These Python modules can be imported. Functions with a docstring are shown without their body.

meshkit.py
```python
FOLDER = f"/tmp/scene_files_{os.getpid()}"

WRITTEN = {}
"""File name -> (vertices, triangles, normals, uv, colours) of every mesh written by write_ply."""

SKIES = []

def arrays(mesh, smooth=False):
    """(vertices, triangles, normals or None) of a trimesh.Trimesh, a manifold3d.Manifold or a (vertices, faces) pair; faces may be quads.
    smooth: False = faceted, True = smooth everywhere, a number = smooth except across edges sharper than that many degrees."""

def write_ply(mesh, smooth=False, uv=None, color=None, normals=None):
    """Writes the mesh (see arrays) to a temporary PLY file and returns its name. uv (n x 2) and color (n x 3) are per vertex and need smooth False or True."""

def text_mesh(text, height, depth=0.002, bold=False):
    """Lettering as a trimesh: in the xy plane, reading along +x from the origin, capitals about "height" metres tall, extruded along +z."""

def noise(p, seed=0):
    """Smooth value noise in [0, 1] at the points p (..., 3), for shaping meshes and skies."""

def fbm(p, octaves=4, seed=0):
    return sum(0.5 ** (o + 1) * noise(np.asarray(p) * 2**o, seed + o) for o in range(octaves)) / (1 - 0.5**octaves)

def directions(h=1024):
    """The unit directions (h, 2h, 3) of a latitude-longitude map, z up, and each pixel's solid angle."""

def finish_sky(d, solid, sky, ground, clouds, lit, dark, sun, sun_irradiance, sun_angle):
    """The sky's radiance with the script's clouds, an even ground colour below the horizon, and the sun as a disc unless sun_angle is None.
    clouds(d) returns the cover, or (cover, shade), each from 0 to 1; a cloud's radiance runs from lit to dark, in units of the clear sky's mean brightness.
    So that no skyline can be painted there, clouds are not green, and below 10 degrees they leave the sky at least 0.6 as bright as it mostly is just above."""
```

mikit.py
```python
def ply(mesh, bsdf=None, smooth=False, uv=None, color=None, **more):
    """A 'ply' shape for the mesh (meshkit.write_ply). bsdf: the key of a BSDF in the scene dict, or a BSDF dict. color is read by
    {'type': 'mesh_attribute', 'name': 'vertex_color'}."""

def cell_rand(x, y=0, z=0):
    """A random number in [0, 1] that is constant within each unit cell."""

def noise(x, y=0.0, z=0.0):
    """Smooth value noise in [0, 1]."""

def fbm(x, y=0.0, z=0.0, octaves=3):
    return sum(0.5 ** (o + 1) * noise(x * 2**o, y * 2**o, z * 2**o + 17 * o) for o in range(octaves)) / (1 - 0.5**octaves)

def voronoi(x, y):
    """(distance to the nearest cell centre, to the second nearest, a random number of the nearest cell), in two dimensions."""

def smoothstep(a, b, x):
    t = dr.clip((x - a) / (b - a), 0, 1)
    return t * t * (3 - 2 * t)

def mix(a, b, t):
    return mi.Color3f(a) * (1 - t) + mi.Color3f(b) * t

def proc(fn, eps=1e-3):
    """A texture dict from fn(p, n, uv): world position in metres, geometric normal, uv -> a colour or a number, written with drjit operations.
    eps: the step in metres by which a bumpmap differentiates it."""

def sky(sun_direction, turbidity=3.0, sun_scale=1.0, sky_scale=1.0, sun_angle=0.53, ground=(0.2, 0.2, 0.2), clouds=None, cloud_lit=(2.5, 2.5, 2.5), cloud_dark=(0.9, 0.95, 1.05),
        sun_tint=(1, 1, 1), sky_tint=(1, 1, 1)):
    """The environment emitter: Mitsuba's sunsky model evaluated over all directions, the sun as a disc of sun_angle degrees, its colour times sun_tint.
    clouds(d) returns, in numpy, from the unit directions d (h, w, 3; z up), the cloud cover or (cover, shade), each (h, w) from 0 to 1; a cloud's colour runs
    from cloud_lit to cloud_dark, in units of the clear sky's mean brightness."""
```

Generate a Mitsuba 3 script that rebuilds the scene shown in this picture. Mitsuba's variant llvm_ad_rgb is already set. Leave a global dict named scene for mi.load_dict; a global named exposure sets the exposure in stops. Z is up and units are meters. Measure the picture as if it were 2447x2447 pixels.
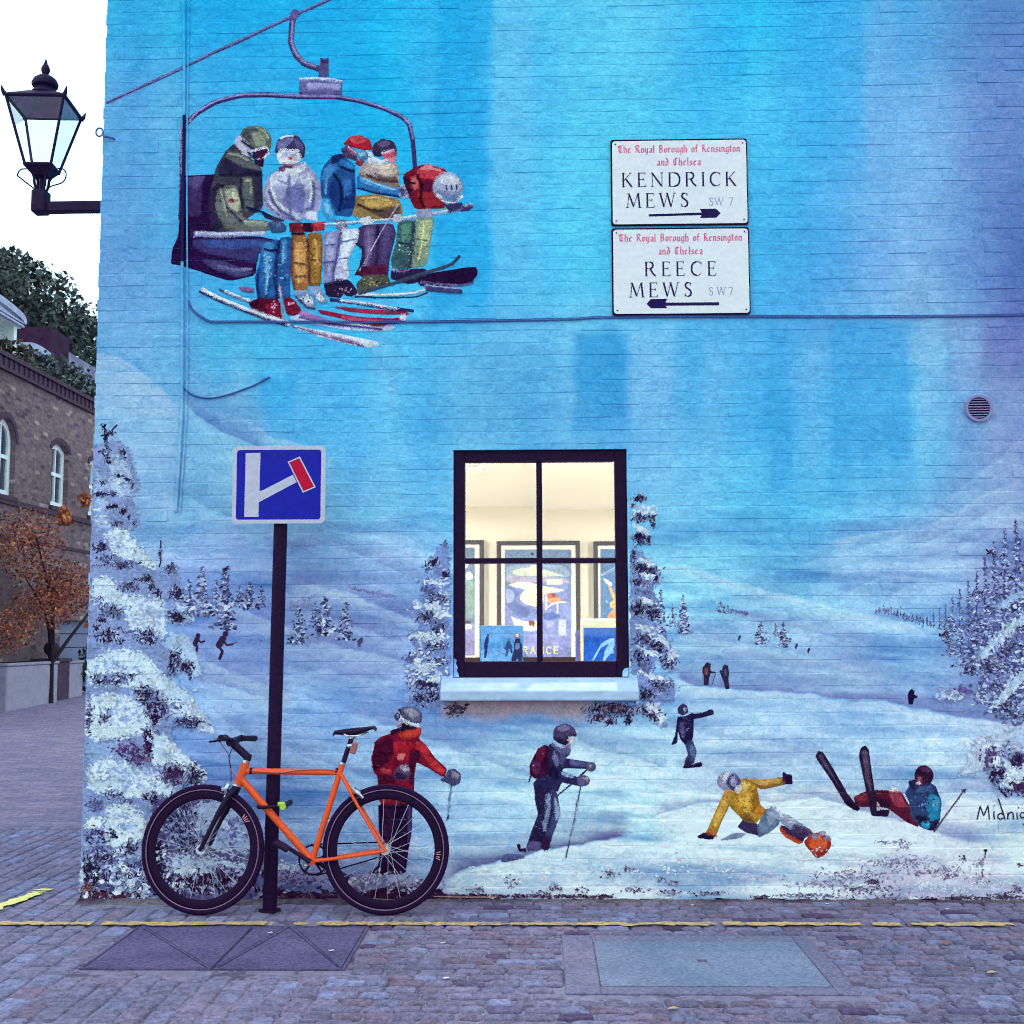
import math, random, bisect
import numpy as np, trimesh, shapely, mitsuba as mi, drjit as dr, mikit
from mikit import noise, fbm, smoothstep, mix, cell_rand
from shapely.geometry import Polygon, LineString, Point, box as sbox
from shapely.ops import unary_union
from shapely.strtree import STRtree

T = mi.ScalarTransform4f
scene, labels = {}, {}
rng = np.random.default_rng(7)

# ------------------------------------------------------------------ camera, daylight, exposure
EYE = (0.0, -7.17, 1.485)
scene['camera'] = {'type': 'perspective', 'fov': 45.0, 'fov_axis': 'x', 'near_clip': 0.05, 'far_clip': 400.0,
                   'to_world': T().look_at(origin=EYE, target=(EYE[0] - 0.112866, EYE[1] + 4.973563, EYE[2] + 0.50094), up=(0.005272, -0.100094, 0.994964))}
exposure = 1.35
# an overcast late afternoon: one even white-blue sky with a very soft brighter patch over the camera's left shoulder
scene['sky'] = mikit.sky((-0.35, -0.6, 0.75), turbidity=3, sun_scale=0.12, sun_angle=40, sky_scale=1.0, clouds=lambda d: 1.0, cloud_lit=(4.5, 6.4, 7.25), ground=(0.16, 0.16, 0.2))

# ------------------------------------------------------------------ colours
DAY = np.array([0.72, 0.97, 1.17])      # colour of the daylight on the wall: dividing by it turns a colour of the photograph into a pigment
LAMP = np.array([1.18, 1.08, 0.84])     # the same for the lamp-lit shop

def lin(c):
    c = np.asarray(c, float) / 255
    return np.where(c < 0.04045, c / 12.92, ((c + 0.055) / 1.055) ** 2.4)

def pig(*c, by=None, k=1.0):
    return np.clip(lin(c) / ((DAY if by is None else by) * k), 0.002, 0.92)

def hue(*c, k=1.0):            # the same as plain numbers, for the shader functions
    return pig(*c, k=k).tolist()

def rgb(a):
    return {'type': 'rgb', 'value': [float(v) for v in a]}

PAL=[[126,154,210,0],[166,200,238,0],[156,191,234,0],[159,194,236,0],[154,188,232,0],[194,226,250,0],[188,220,246,0],[156,192,238,0],[126,156,214,0],[178,214,246,0],[168,204,242,0],[45,32,88,0],[58,44,102,0],[38,28,72,0],[44,36,80,0],[26,16,56,0],[52,44,92,0],[86,98,156,0],[104,120,176,0],[72,80,136,0],[143,168,216,0],[42,28,84,0],[200,226,248,0],[156,188,234,0],[134,168,222,0],[140,174,226,0],[184,214,244,0],[132,168,220,0],[184,216,244,0],[124,152,208,0],[178,212,244,0],[164,202,240,0],[190,224,248,0],[196,228,250,0],[184,218,246,0],[186,220,246,0],[228,244,254,0],[132,168,218,0],[94,94,158,0],[51,16,64,0],[60,24,80,0],[42,16,80,0],[42,16,72,0],[74,58,120,0],[92,80,144,0],[58,42,96,0],[128,136,184,0],[106,90,144,0],[74,58,112,0],[60,36,88,0],[76,52,104,0],[90,74,128,0],[44,24,72,0],[180,210,242,0],[196,224,248,0],[156,188,232,0],[210,232,250,0],[52,18,60,0],[74,36,72,0],[40,16,60,0],[92,58,80,0],[108,74,88,0],[140,106,112,0],[216,236,252,0],[200,228,250,0],[156,190,234,0],[136,170,224,0],[204,230,250,0],[160,194,236,0],[138,172,224,0],[132,166,220,0],[140,172,220,0],[220,240,252,0],[212,234,250,0],[156,192,234,0],[208,232,250,0],[148,184,232,0],[86,86,143,0],[168,200,236,0],[152,184,228,0],[128,152,208,0],[138,168,220,0],[112,136,196,0],[168,196,236,0],[90,96,168,0],[48,16,64,0],[60,28,80,0],[42,12,60,0],[140,144,188,0],[122,128,180,0],[164,168,204,0],[58,26,72,0],[44,12,60,0],[60,28,76,0],[74,48,88,0],[90,74,96,0],[106,100,148,0],[84,72,138,0],[138,144,184,0],[64,48,108,0],[140,144,180,0],[108,108,148,0],[90,80,128,0],[168,176,204,0],[143,148,188,0],[168,180,212,0],[108,104,152,0],[156,164,196,0],[124,124,160,0],[92,80,128,0],[42,16,68,0],[58,32,80,0],[76,58,96,0],[114,144,208,0],[180,212,244,0],[74,68,96,0],[92,80,104,0],[56,48,72,0],[120,148,210,0],[180,214,244,0],[76,52,88,0],[58,32,72,0],[92,72,104,0],[44,20,64,0],[128,112,144,0],[60,36,80,0],[84,64,108,0],[74,68,136,0],[72,82,140,0],[96,112,168,0],[82,90,148,0],[116,134,188,0],[44,44,92,0],[52,52,106,0],[192,220,246,0],[144,170,220,0],[46,46,96,0],[40,40,88,0],[108,112,176,0],[90,90,162,0],[126,134,194,0],[84,80,154,0],[74,68,144,0],[106,104,172,0],[122,132,192,0],[108,116,182,0],[138,152,204,0],[122,136,196,0],[92,96,168,0],[74,84,144,0],[92,104,164,0],[106,120,180,0],[58,60,116,0],[80,92,152,0],[168,198,234,0],[188,216,244,0],[144,174,220,0],[136,164,216,0],[42,36,80,0],[52,48,94,0],[62,58,108,0],[170,205,242,0],[176,208,244,0],[152,188,234,0],[68,63,116,0],[156,192,236,0],[180,207,240,0],[192,218,246,0],[84,68,124,0],[60,44,102,0],[106,92,148,0],[60,60,112,0],[84,94,152,0],[112,132,184,0],[140,164,212,0],[166,196,232,0],[180,210,240,0],[124,152,204,0],[52,28,84,0],[36,16,68,0],[44,28,88,0],[60,44,108,0],[74,52,104,0],[90,72,124,0],[58,36,88,0],[212,232,250,0],[164,192,232,0],[224,240,252,0],[176,206,240,0],[216,236,250,0],[156,184,228,0],[180,208,240,0],[122,136,192,0],[84,72,154,0],[106,96,160,0],[142,144,182,0],[122,124,168,0],[158,162,196,0],[106,104,152,0],[76,64,102,0],[90,80,118,0],[58,46,82,0],[232,244,252,0],[196,220,244,0],[44,20,72,0],[74,58,102,0],[44,20,68,0],[106,92,128,0],[60,36,84,0],[122,116,160,0],[60,44,92,0],[224,239,252,0],[200,222,244,0],[196,216,242,0],[156,164,208,0],[180,188,224,0],[216,232,246,0],[184,154,156,0],[44,15,72,0],[76,60,120,0],[60,26,76,0],[124,18,52,0],[76,12,52,0],[156,28,54,0],[180,58,52,0],[176,42,60,0],[180,52,60,0],[74,12,56,0],[52,12,56,0],[204,116,128,0],[168,60,76,0],[140,40,52,0],[84,16,56,0],[88,74,112,0],[168,168,196,0],[48,32,80,0],[85,90,128,0],[138,146,176,0],[56,56,104,0],[58,60,120,0],[108,116,168,0],[48,48,92,0],[224,230,246,0],[220,228,244,0],[156,144,188,0],[44,26,68,0],[74,74,124,0],[60,80,136,0],[140,176,220,0],[58,56,120,0],[44,42,104,0],[44,44,98,0],[108,112,164,0],[74,79,138,0],[124,156,200,0],[86,92,148,0],[31,26,76,0],[60,16,64,0],[108,26,64,0],[92,42,92,0],[156,108,140,0],[160,140,176,0],[44,36,86,0],[118,144,190,0],[62,70,126,0],[140,171,212,0],[58,28,76,0],[84,88,140,0],[28,20,72,0],[76,68,114,0],[124,122,166,0],[47,36,80,0],[92,44,96,0],[207,212,234,0],[92,102,152,0],[168,180,216,0],[138,108,156,0],[88,90,134,0],[92,86,132,0],[160,162,192,0],[156,158,188,0],[68,96,156,0],[160,188,224,0],[44,18,72,0],[84,96,154,0],[140,160,204,0],[92,106,160,0],[28,22,68,0],[38,30,86,0],[84,84,138,0],[39,32,90,0],[48,40,92,0],[58,58,112,0],[144,152,188,0],[60,74,130,0],[92,116,168,0],[36,28,82,0],[56,40,88,0],[124,128,176,0],[92,96,144,0],[56,48,94,0],[63,40,88,0],[192,80,44,0],[94,122,156,0],[140,164,196,0],[130,152,188,0],[180,196,222,0],[74,60,108,0],[168,132,48,0],[207,168,68,0],[200,124,48,0],[140,104,40,0],[220,192,108,0],[124,92,48,0],[168,132,56,0],[207,170,84,0],[192,106,60,0],[140,104,52,0],[196,160,88,0],[44,20,80,0],[38,32,80,0],[140,150,190,0],[200,208,232,0],[84,88,142,0],[148,156,194,0],[48,48,108,0],[220,226,240,0],[192,148,76,0],[156,48,36,0],[200,90,52,0],[134,144,176,0],[124,136,176,0],[192,124,96,0],[128,152,192,0],[224,196,116,0],[140,108,44,0],[192,154,60,0],[50,32,72,0],[92,76,116,0],[92,28,60,0],[148,60,84,0],[124,48,72,0],[52,20,60,0],[200,168,188,0],[90,76,116,0],[36,18,60,0],[44,26,72,0],[200,204,220,0],[48,70,126,0],[63,92,152,0],[36,132,184,0],[80,168,212,0],[36,42,96,0],[28,32,80,0],[48,160,212,0],[52,22,60,0],[108,58,84,0],[140,92,112,0],[216,196,216,0],[84,48,92,0],[92,82,128,0],[60,52,96,0],[36,28,76,0],[76,120,180,0],[36,44,100,0],[92,140,192,0],[57,44,88,0],[124,80,72,0],[92,92,144,0],[47,44,88,0],[84,80,124,0],[34,10,72,0],[60,42,88,0],[76,74,128,0],[60,58,116,0],[53,53,95,0],[106,120,182,0],[64,72,140,0],[69,64,127,0],[138,140,198,0],[84,80,143,0],[58,50,118,0],[93,90,156,0],[95,99,162,0],[141,151,207,0],[180,210,244,0],[60,53,124,0],[59,53,128,0],[133,140,200,0],[75,69,142,0],[154,166,218,0],[44,13,80,0],[64,48,111,0],[85,79,142,0],[61,59,124,0],[58,85,160,0],[70,67,127,0],[106,106,156,0],[142,154,208,0],[196,212,242,0],[55,42,102,0],[63,69,88,0],[92,102,112,0],[46,42,82,0],[91,103,113,0],[50,50,86,0],[47,42,80,0],[93,111,110,0],[125,144,133,0],[67,80,90,0],[163,172,214,0],[61,28,76,0],[208,214,238,0],[46,23,70,0],[196,205,234,0],[100,111,114,0],[154,171,156,0],[180,196,174,0],[56,56,92,0],[140,156,146,0],[138,58,74,0],[55,86,142,0],[95,134,184,0],[60,52,88,0],[35,100,176,0],[43,92,164,0],[36,26,102,0],[29,44,124,0],[63,143,210,0],[124,192,238,0],[77,164,224,0],[29,79,156,0],[164,216,244,0],[90,174,234,0],[29,70,144,0],[92,12,56,0],[134,24,62,0],[124,26,60,0],[60,8,56,0],[180,162,200,0],[216,168,200,0],[228,196,220,0],[207,228,250,0],[49,42,114,0],[74,63,134,0],[184,212,242,0],[122,92,152,0],[178,182,220,0],[170,198,234,0],[74,63,140,0],[139,108,174,0],[198,220,244,0],[108,90,158,0],[122,74,140,0],[140,28,72,0],[180,64,108,0],[150,48,88,0],[200,205,234,0],[53,50,122,0],[188,212,240,0],[176,210,242,0],[58,58,128,0],[220,236,250,0],[147,159,207,0],[188,203,234,0],[106,114,178,0],[142,152,204,0],[219,230,248,0],[122,64,104,0],[60,58,108,0],[112,118,172,0],[85,86,142,0],[139,146,196,0],[214,223,242,0],[170,182,220,0],[200,60,88,0],[164,110,146,0],[168,182,222,0],[208,220,242,0],[194,208,238,0],[92,98,164,0],[124,30,52,0],[156,38,52,0],[192,68,82,0],[154,108,66,0],[200,154,92,0],[140,106,52,0],[176,140,72,0],[92,63,68,0],[74,58,60,0],[220,168,104,0],[185,138,84,0],[124,86,64,0],[224,188,132,0],[200,160,80,0],[138,106,52,0],[92,72,56,0],[124,152,200,0],[200,220,242,0],[60,60,114,0],[90,98,166,0],[106,114,180,0],[228,238,250,0],[124,132,192,0],[76,58,108,0],[220,232,246,0],[44,26,60,0],[224,184,120,0],[106,74,64,0],[90,72,56,0],[208,172,100,0],[42,38,72,0],[138,152,140,0],[36,32,74,0],[170,184,160,0],[46,58,68,0],[36,32,90,0],[26,26,80,0],[164,160,168,0],[132,112,100,0],[142,122,80,0],[180,156,92,0],[92,76,76,0],[200,194,184,0],[108,92,96,0],[59,50,90,0],[94,86,132,0],[176,76,112,0],[216,222,240,0],[200,207,232,0],[216,226,244,0],[192,124,148,0],[70,60,114,0],[107,98,154,0],[86,77,136,0],[88,28,70,0],[84,92,88,0],[138,140,92,0],[44,40,64,0],[108,112,80,0],[164,160,112,0],[51,42,92,0],[36,87,160,0],[23,58,134,0],[47,124,200,0],[58,134,208,0],[27,44,112,0],[47,106,184,0],[43,111,184,0],[84,162,220,0],[60,152,220,0],[112,184,234,0],[22,38,106,0],[156,32,56,0],[200,74,88,0],[160,106,148,0],[76,124,174,0],[122,176,212,0],[212,220,240,0],[140,60,92,0],[108,111,146,0],[160,164,192,0],[160,172,210,0],[80,80,140,0],[124,136,192,0],[180,198,234,0],[220,232,248,0],[156,171,220,0],[76,68,136,0],[47,32,80,0],[200,184,216,0],[124,24,52,0],[184,58,80,0],[196,96,108,0],[74,16,56,0],[153,40,56,0],[208,124,132,0],[92,18,64,0],[146,164,200,0],[192,207,232,0],[106,124,172,0],[223,232,248,0],[90,122,180,0],[120,164,212,0],[192,220,244,0],[60,58,120,0],[70,62,124,0],[58,100,112,0],[124,154,140,0],[164,188,156,0],[76,132,120,0],[44,56,96,0],[47,35,88,0],[140,154,208,0],[184,204,176,0],[46,80,100,0],[108,140,132,0],[136,150,188,0],[42,15,72,0],[108,106,164,0],[62,82,114,0],[63,74,134,0],[144,164,216,0],[18,32,88,0],[90,160,224,0],[90,100,168,0],[106,120,184,0],[76,60,76,0],[216,208,192,0],[74,58,48,0],[200,176,112,0],[128,120,168,0],[60,8,40,0],[216,128,140,0],[212,224,168,0],[36,64,76,0],[76,108,100,0],[92,144,196,0],[200,224,244,0],[196,214,236,0],[180,198,226,0],[168,168,210,0],[108,126,156,1],[142,160,176,1],[196,204,176,1],[228,224,184,1],[168,154,172,1],[128,136,184,1],[239,224,188,1],[100,112,160,1],[154,162,204,1],[90,95,152,1],[192,96,56,1],[124,44,32,1],[224,140,92,1],[242,234,216,1],[200,184,176,1],[216,204,224,1],[244,228,196,1],[124,56,40,1],[188,192,222,1],[156,158,208,1],[146,152,200,1],[232,224,192,1],[80,96,160,1],[240,232,120,1],[102,120,140,1],[124,148,136,1],[140,136,176,1],[232,224,208,1],[216,224,224,1],[240,232,212,1],[74,64,56,1],[82,117,156,1],[200,212,220,1],[244,236,216,1],[224,168,96,1],[232,180,112,1],[224,144,88,1],[240,240,240,1],[94,164,204,1],[120,180,216,1],[134,184,220,1],[76,136,184,1],[36,48,92,1],[52,80,124,1],[36,36,76,1],[108,128,164,1],[68,112,160,1],[232,72,72,1],[255,244,240,1],[28,82,164,1],[140,180,224,1],[140,162,208,0],[116,136,188,0],[159,182,220,0],[98,114,166,0]]
SOFT=[673,674,675,676]
FIG={
 'painted_fir_tree':[(0,[-2629,2607,-2597,2612,-2586,2616,-2545,2641,-2532,2643,-2491,2634,-2477,2627,-2429,2588,-2419,2574,-2406,2521,-2364,2398,-2353,2360,-2358,2348,-2399,2313,-2401,2299,-2373,2243,-2367,2221,-2353,2137,-2361,2123,-2428,2119,-2431,2111,-2383,2066,-2368,2048,-2320,1981,-2301,1960,-2229,1893,-2215,1871,-2199,1796,-2195,1740,-2188,1464,-2246,1421,-2619,1422,-2676,1461,-2667,1709,-2647,2016,-2643,2089,-2635,2577]),(1,[-2528,2557,-2475,2539,-2458,2524,-2409,2447,-2399,2426,-2386,2367,-2395,2363,-2466,2399,-2484,2412,-2527,2459,-2534,2478,-2536,2548]),(2,[-2611,2462,-2563,2426,-2555,2413,-2554,2366,-2561,2359,-2608,2359,-2616,2372,-2618,2454]),(3,[-2507,2461,-2435,2425,-2421,2407,-2401,2325,-2405,2312,-2452,2312,-2471,2318,-2542,2353,-2549,2372,-2522,2454]),(4,[-2597,2296,-2544,2284,-2534,2264,-2525,2153,-2534,2133,-2601,2116,-2611,2135,-2606,2275]),(5,[-2538,2100,-2492,2116,-2478,2117,-2437,2106,-2420,2094,-2330,1997,-2246,1900,-2242,1886,-2301,1897,-2319,1904,-2379,1942,-2397,1950,-2456,1962,-2471,1968,-2506,1994,-2516,2010,-2542,2086]),(6,[-2605,1825,-2527,1837,-2508,1827,-2465,1758,-2440,1744,-2324,1727,-2207,1704,-2192,1675,-2179,1508,-2190,1487,-2272,1516,-2297,1523,-2379,1540,-2394,1557,-2408,1643,-2425,1659,-2543,1682,-2608,1700,-2618,1717,-2618,1809]),(7,[-2627,2351,-2605,2398,-2596,2407,-2561,2419,-2553,2413,-2540,2366,-2549,2357,-2619,2346]),(8,[-2179,1902,-2127,1878,-2115,1861,-2096,1775,-2083,1742,-2019,1621,-2014,1595,-2045,1553,-2062,1556,-2142,1622,-2155,1641,-2159,1693,-2163,1704,-2187,1727,-2191,1752,-2188,1884]),(9,[-2143,1684,-2084,1672,-2067,1662,-2017,1610,-2013,1599,-2039,1582,-2050,1586,-2110,1639,-2146,1679]),(10,[-2146,1516,-2061,1493,-2043,1480,-2010,1423,-2023,1414,-2138,1415,-2157,1427,-2159,1507]),(11,[-2582,2729,-2566,2649,-2564,2590,-2550,2520,-2547,2516,-2543,2516,-2540,2518,-2539,2522,-2554,2592,-2556,2650,-2571,2731,-2573,2735,-2577,2736,-2581,2734]),(12,[-2556,2664,-2531,2682,-2515,2705,-2495,2725,-2493,2728,-2495,2732,-2499,2734,-2503,2733,-2523,2712,-2542,2687,-2562,2673,-2564,2669,-2563,2665,-2560,2663]),(1021,[-2222,2057,-2223,2009,-2218,1956,-2219,1941,-2228,1899,-2221,1897,-2212,1939,-2211,1956,-2216,2009,-2215,2058]),(2029,[-2608,1438,-2207,1437,-2147,1406,-2168,1209,-2164,1160,-2124,1050,-2120,1017,-2130,920,-2119,883,-2041,750,-2034,711,-2069,596,-2092,577,-2203,571,-2226,557,-2261,472,-2267,446,-2274,362,-2274,305,-2267,31,-2311,-12,-2600,-13,-2646,10,-2651,152,-2651,228,-2645,675,-2644,1040,-2648,1139,-2668,1397]),(2030,[-2213,1291,-2149,1242,-2044,1156,-2019,1132,-1946,1046,-1926,1021,-1877,944,-1879,934,-1942,942,-1962,952,-2026,1008,-2046,1019,-2108,1031,-2125,1043,-2170,1104,-2180,1123,-2201,1184,-2206,1207,-2221,1287]),(2031,[-2135,1437,-2026,1437,-2003,1417,-1964,1294,-1964,1272,-2002,1257,-2014,1263,-2046,1322,-2062,1334,-2128,1349,-2140,1362,-2151,1427]),(2032,[-2628,1341,-2563,1377,-2514,1402,-2496,1406,-2433,1412,-2410,1411,-2322,1399,-2294,1382,-2204,1289,-2187,1263,-2169,1189,-2175,1179,-2338,1192,-2367,1196,-2468,1216,-2500,1218,-2606,1211,-2625,1225,-2634,1321]),(2033,[-2628,1118,-2573,1149,-2556,1156,-2507,1169,-2483,1167,-2382,1142,-2354,1126,-2278,1053,-2263,1031,-2248,963,-2255,951,-2318,939,-2338,933,-2399,907,-2429,902,-2553,896,-2580,900,-2625,932,-2633,958,-2636,1092]),(2034,[-2242,960,-2160,912,-2134,893,-2052,820,-1941,731,-1925,715,-1914,677,-1926,677,-2015,714,-2045,723,-2144,747,-2169,751,-2224,751,-2236,777,-2253,941]),(2035,[-2602,748,-2559,780,-2545,786,-2495,792,-2470,787,-2357,751,-2238,717,-2212,705,-2137,657,-2121,642,-2100,592,-2112,583,-2206,577,-2392,576,-2438,581,-2582,611,-2605,631,-2608,728]),(2033,[-2481,531,-2389,544,-2363,539,-2294,490,-2281,468,-2268,372,-2274,350,-2327,308,-2343,292,-2397,230,-2417,238,-2488,346,-2499,382,-2496,509]),(2036,[-2591,451,-2542,458,-2532,454,-2518,424,-2520,417,-2552,404,-2562,402,-2593,405,-2598,410,-2599,444]),(2037,[-2609,875,-2485,887,-2457,885,-2400,861,-2393,850,-2404,808,-2418,800,-2492,797,-2516,792,-2596,758,-2611,767,-2627,859]),(2038,[-2580,299,-2487,287,-2464,276,-2413,216,-2389,203,-2287,179,-2269,153,-2256,10,-2300,-12,-2598,-13,-2646,2,-2652,97,-2646,116,-2597,140,-2590,163,-2594,282]),(3077,[-2186,567,-2007,604,-1963,598,-1867,524,-1824,503,-1653,448,-1622,410,-1600,226,-1614,189,-1726,134,-1726,118,-1612,72,-1600,56,-1637,-4,-1696,-14,-2034,-19,-2106,-8,-2221,64,-2243,90,-2264,182,-2261,240,-2221,517]),(3078,[-2117,225,-2066,253,-2041,256,-1937,247,-1723,214,-1687,203,-1630,167,-1645,165,-1796,193,-1832,191,-1906,154,-1936,147,-2049,138,-2073,141,-2111,168,-2118,178,-2124,215]),(3079,[-2005,518,-1873,555,-1825,552,-1654,496,-1622,459,-1590,274,-1613,248,-1793,267,-1840,281,-1955,355,-1979,384,-2020,494])],
 'painted_undergrowth':[(91,[-1883,13,-1677,68,-1626,75,-1513,67,-1245,34,-1193,31,-1081,40,-1041,46,-901,74,-843,78,-619,78,-576,70,-529,15,-486,7,-260,5,-225,3,-225,-9,-427,-13,-1711,-27,-1914,-25,-1915,0])],
 'painted_fir_tree_001':[(113,[-540,2024,-611,1959,-626,1943,-648,1907,-646,1895,-618,1852,-622,1839,-679,1804,-686,1790,-672,1740,-674,1724,-702,1674,-703,1654,-681,1575,-688,1555,-752,1506,-756,1487,-712,1415,-714,1394,-771,1331,-776,1300,-746,1173,-731,1144,-659,1088,-633,1084,-541,1112,-526,1143,-528,1950]),(114,[-604,1733,-546,1740,-537,1735,-537,1700,-544,1694,-587,1694,-596,1699,-610,1727])],
 'painted_fir_tree_002':[(118,[531,1992,602,1942,622,1923,678,1851,682,1828,652,1757,654,1735,696,1663,696,1643,652,1586,654,1567,710,1503,727,1477,782,1370,786,1345,757,1289,743,1289,680,1345,664,1345,628,1289,640,1273,753,1231,769,1211,761,1127,743,1111,637,1098,610,1108,547,1185,534,1214,515,1319,512,1415,519,1920]),(6,[563,2220,642,2235,658,2231,679,2195,674,2190,624,2198,607,2197,550,2183,542,2185,550,2214]),(119,[557,2104,607,2104,618,2100,640,2071,635,2068,574,2088,553,2102])],
 'painted_fir_tree_003':[(127,[-1968,1606,-1960,1606,-1967,1895,-1975,1895])],
 'painted_fir_tree_004':[(127,[-1830,1532,-1822,1532,-1829,1889,-1838,1889])],
 'painted_fir_tree_005':[(127,[-1695,1650,-1688,1650,-1691,1809,-1698,1809])],
 'painted_fir_tree_006':[(127,[-1623,1656,-1619,1656,-1621,1786,-1625,1786])],
 'painted_fir_tree_007':[(127,[-1401,1447,-1396,1447,-1399,1683,-1405,1683])],
 'painted_fir_tree_008':[(127,[-1250,1491,-1242,1491,-1245,1728,-1253,1728])],
 'painted_fir_tree_009':[(127,[-1130,1468,-1124,1468,-1126,1694,-1132,1694])],
 'painted_fir_tree_010':[(127,[-2042,1612,-2035,1612,-2040,1827,-2047,1827])],
 'painted_fir_tree_011':[(127,[-1888,1657,-1883,1657,-1886,1827,-1892,1827])],
 'painted_fir_tree_012':[(127,[-1751,1656,-1746,1656,-1749,1792,-1754,1792])],
 'painted_fir_tree_013':[(127,[-1306,1542,-1301,1542,-1303,1689,-1308,1689])],
 'painted_fir_tree_014':[(127,[817,1496,823,1496,826,1717,821,1717])],
 'painted_fir_tree_015':[(127,[690,1509,695,1509,698,1752,693,1752])],
 'painted_fir_tree_016':[(127,[1035,1620,1038,1620,1039,1691,1036,1691])],
 'painted_fir_tree_017':[(127,[1078,1613,1081,1613,1082,1663,1079,1663])],
 'painted_fir_tree_018':[(127,[1263,1439,1268,1439,1271,1576,1267,1576])],
 'painted_fir_tree_019':[(127,[1348,1474,1351,1474,1353,1557,1350,1557])],
 'painted_fir_tree_020':[(127,[1389,1417,1394,1417,1397,1563,1393,1563])],
 'painted_fir_tree_021':[(127,[759,1540,763,1540,765,1664,761,1664])],
 'painted_tree_line':[],
 'painted_fir_tree_022':[(127,[2248,1528,2251,1528,2255,1640,2253,1640])],
 'painted_fir_tree_023':[(127,[2284,1519,2287,1519,2292,1653,2289,1653])],
 'painted_fir_tree_024':[(127,[2316,1502,2319,1502,2326,1675,2323,1675])],
 'painted_fir_tree_025':[(127,[2354,1484,2358,1484,2366,1710,2363,1710])],
 'painted_fir_tree_026':[(127,[2396,1467,2400,1467,2411,1753,2407,1753])],
 'painted_fir_tree_027':[(127,[2442,1432,2447,1432,2461,1796,2456,1796])],
 'painted_fir_tree_028':[(127,[2488,1415,2494,1415,2512,1866,2506,1866])],
 'painted_fir_tree_029':[(127,[2537,1466,2543,1466,2563,1944,2557,1944])],
 'painted_fir_tree_030':[(127,[2591,1518,2597,1518,2619,2031,2612,2032])],
 'painted_fir_tree_031':[(127,[2653,1570,2660,1570,2682,2093,2675,2093])],
 'painted_fir_tree_032':[(127,[2718,1587,2725,1587,2750,2154,2743,2154])],
 'painted_fir_tree_033':[(127,[2336,1363,2341,1363,2349,1571,2344,1571])],
 'painted_fir_tree_034':[(127,[2393,1303,2399,1303,2408,1536,2402,1536])],
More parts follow.
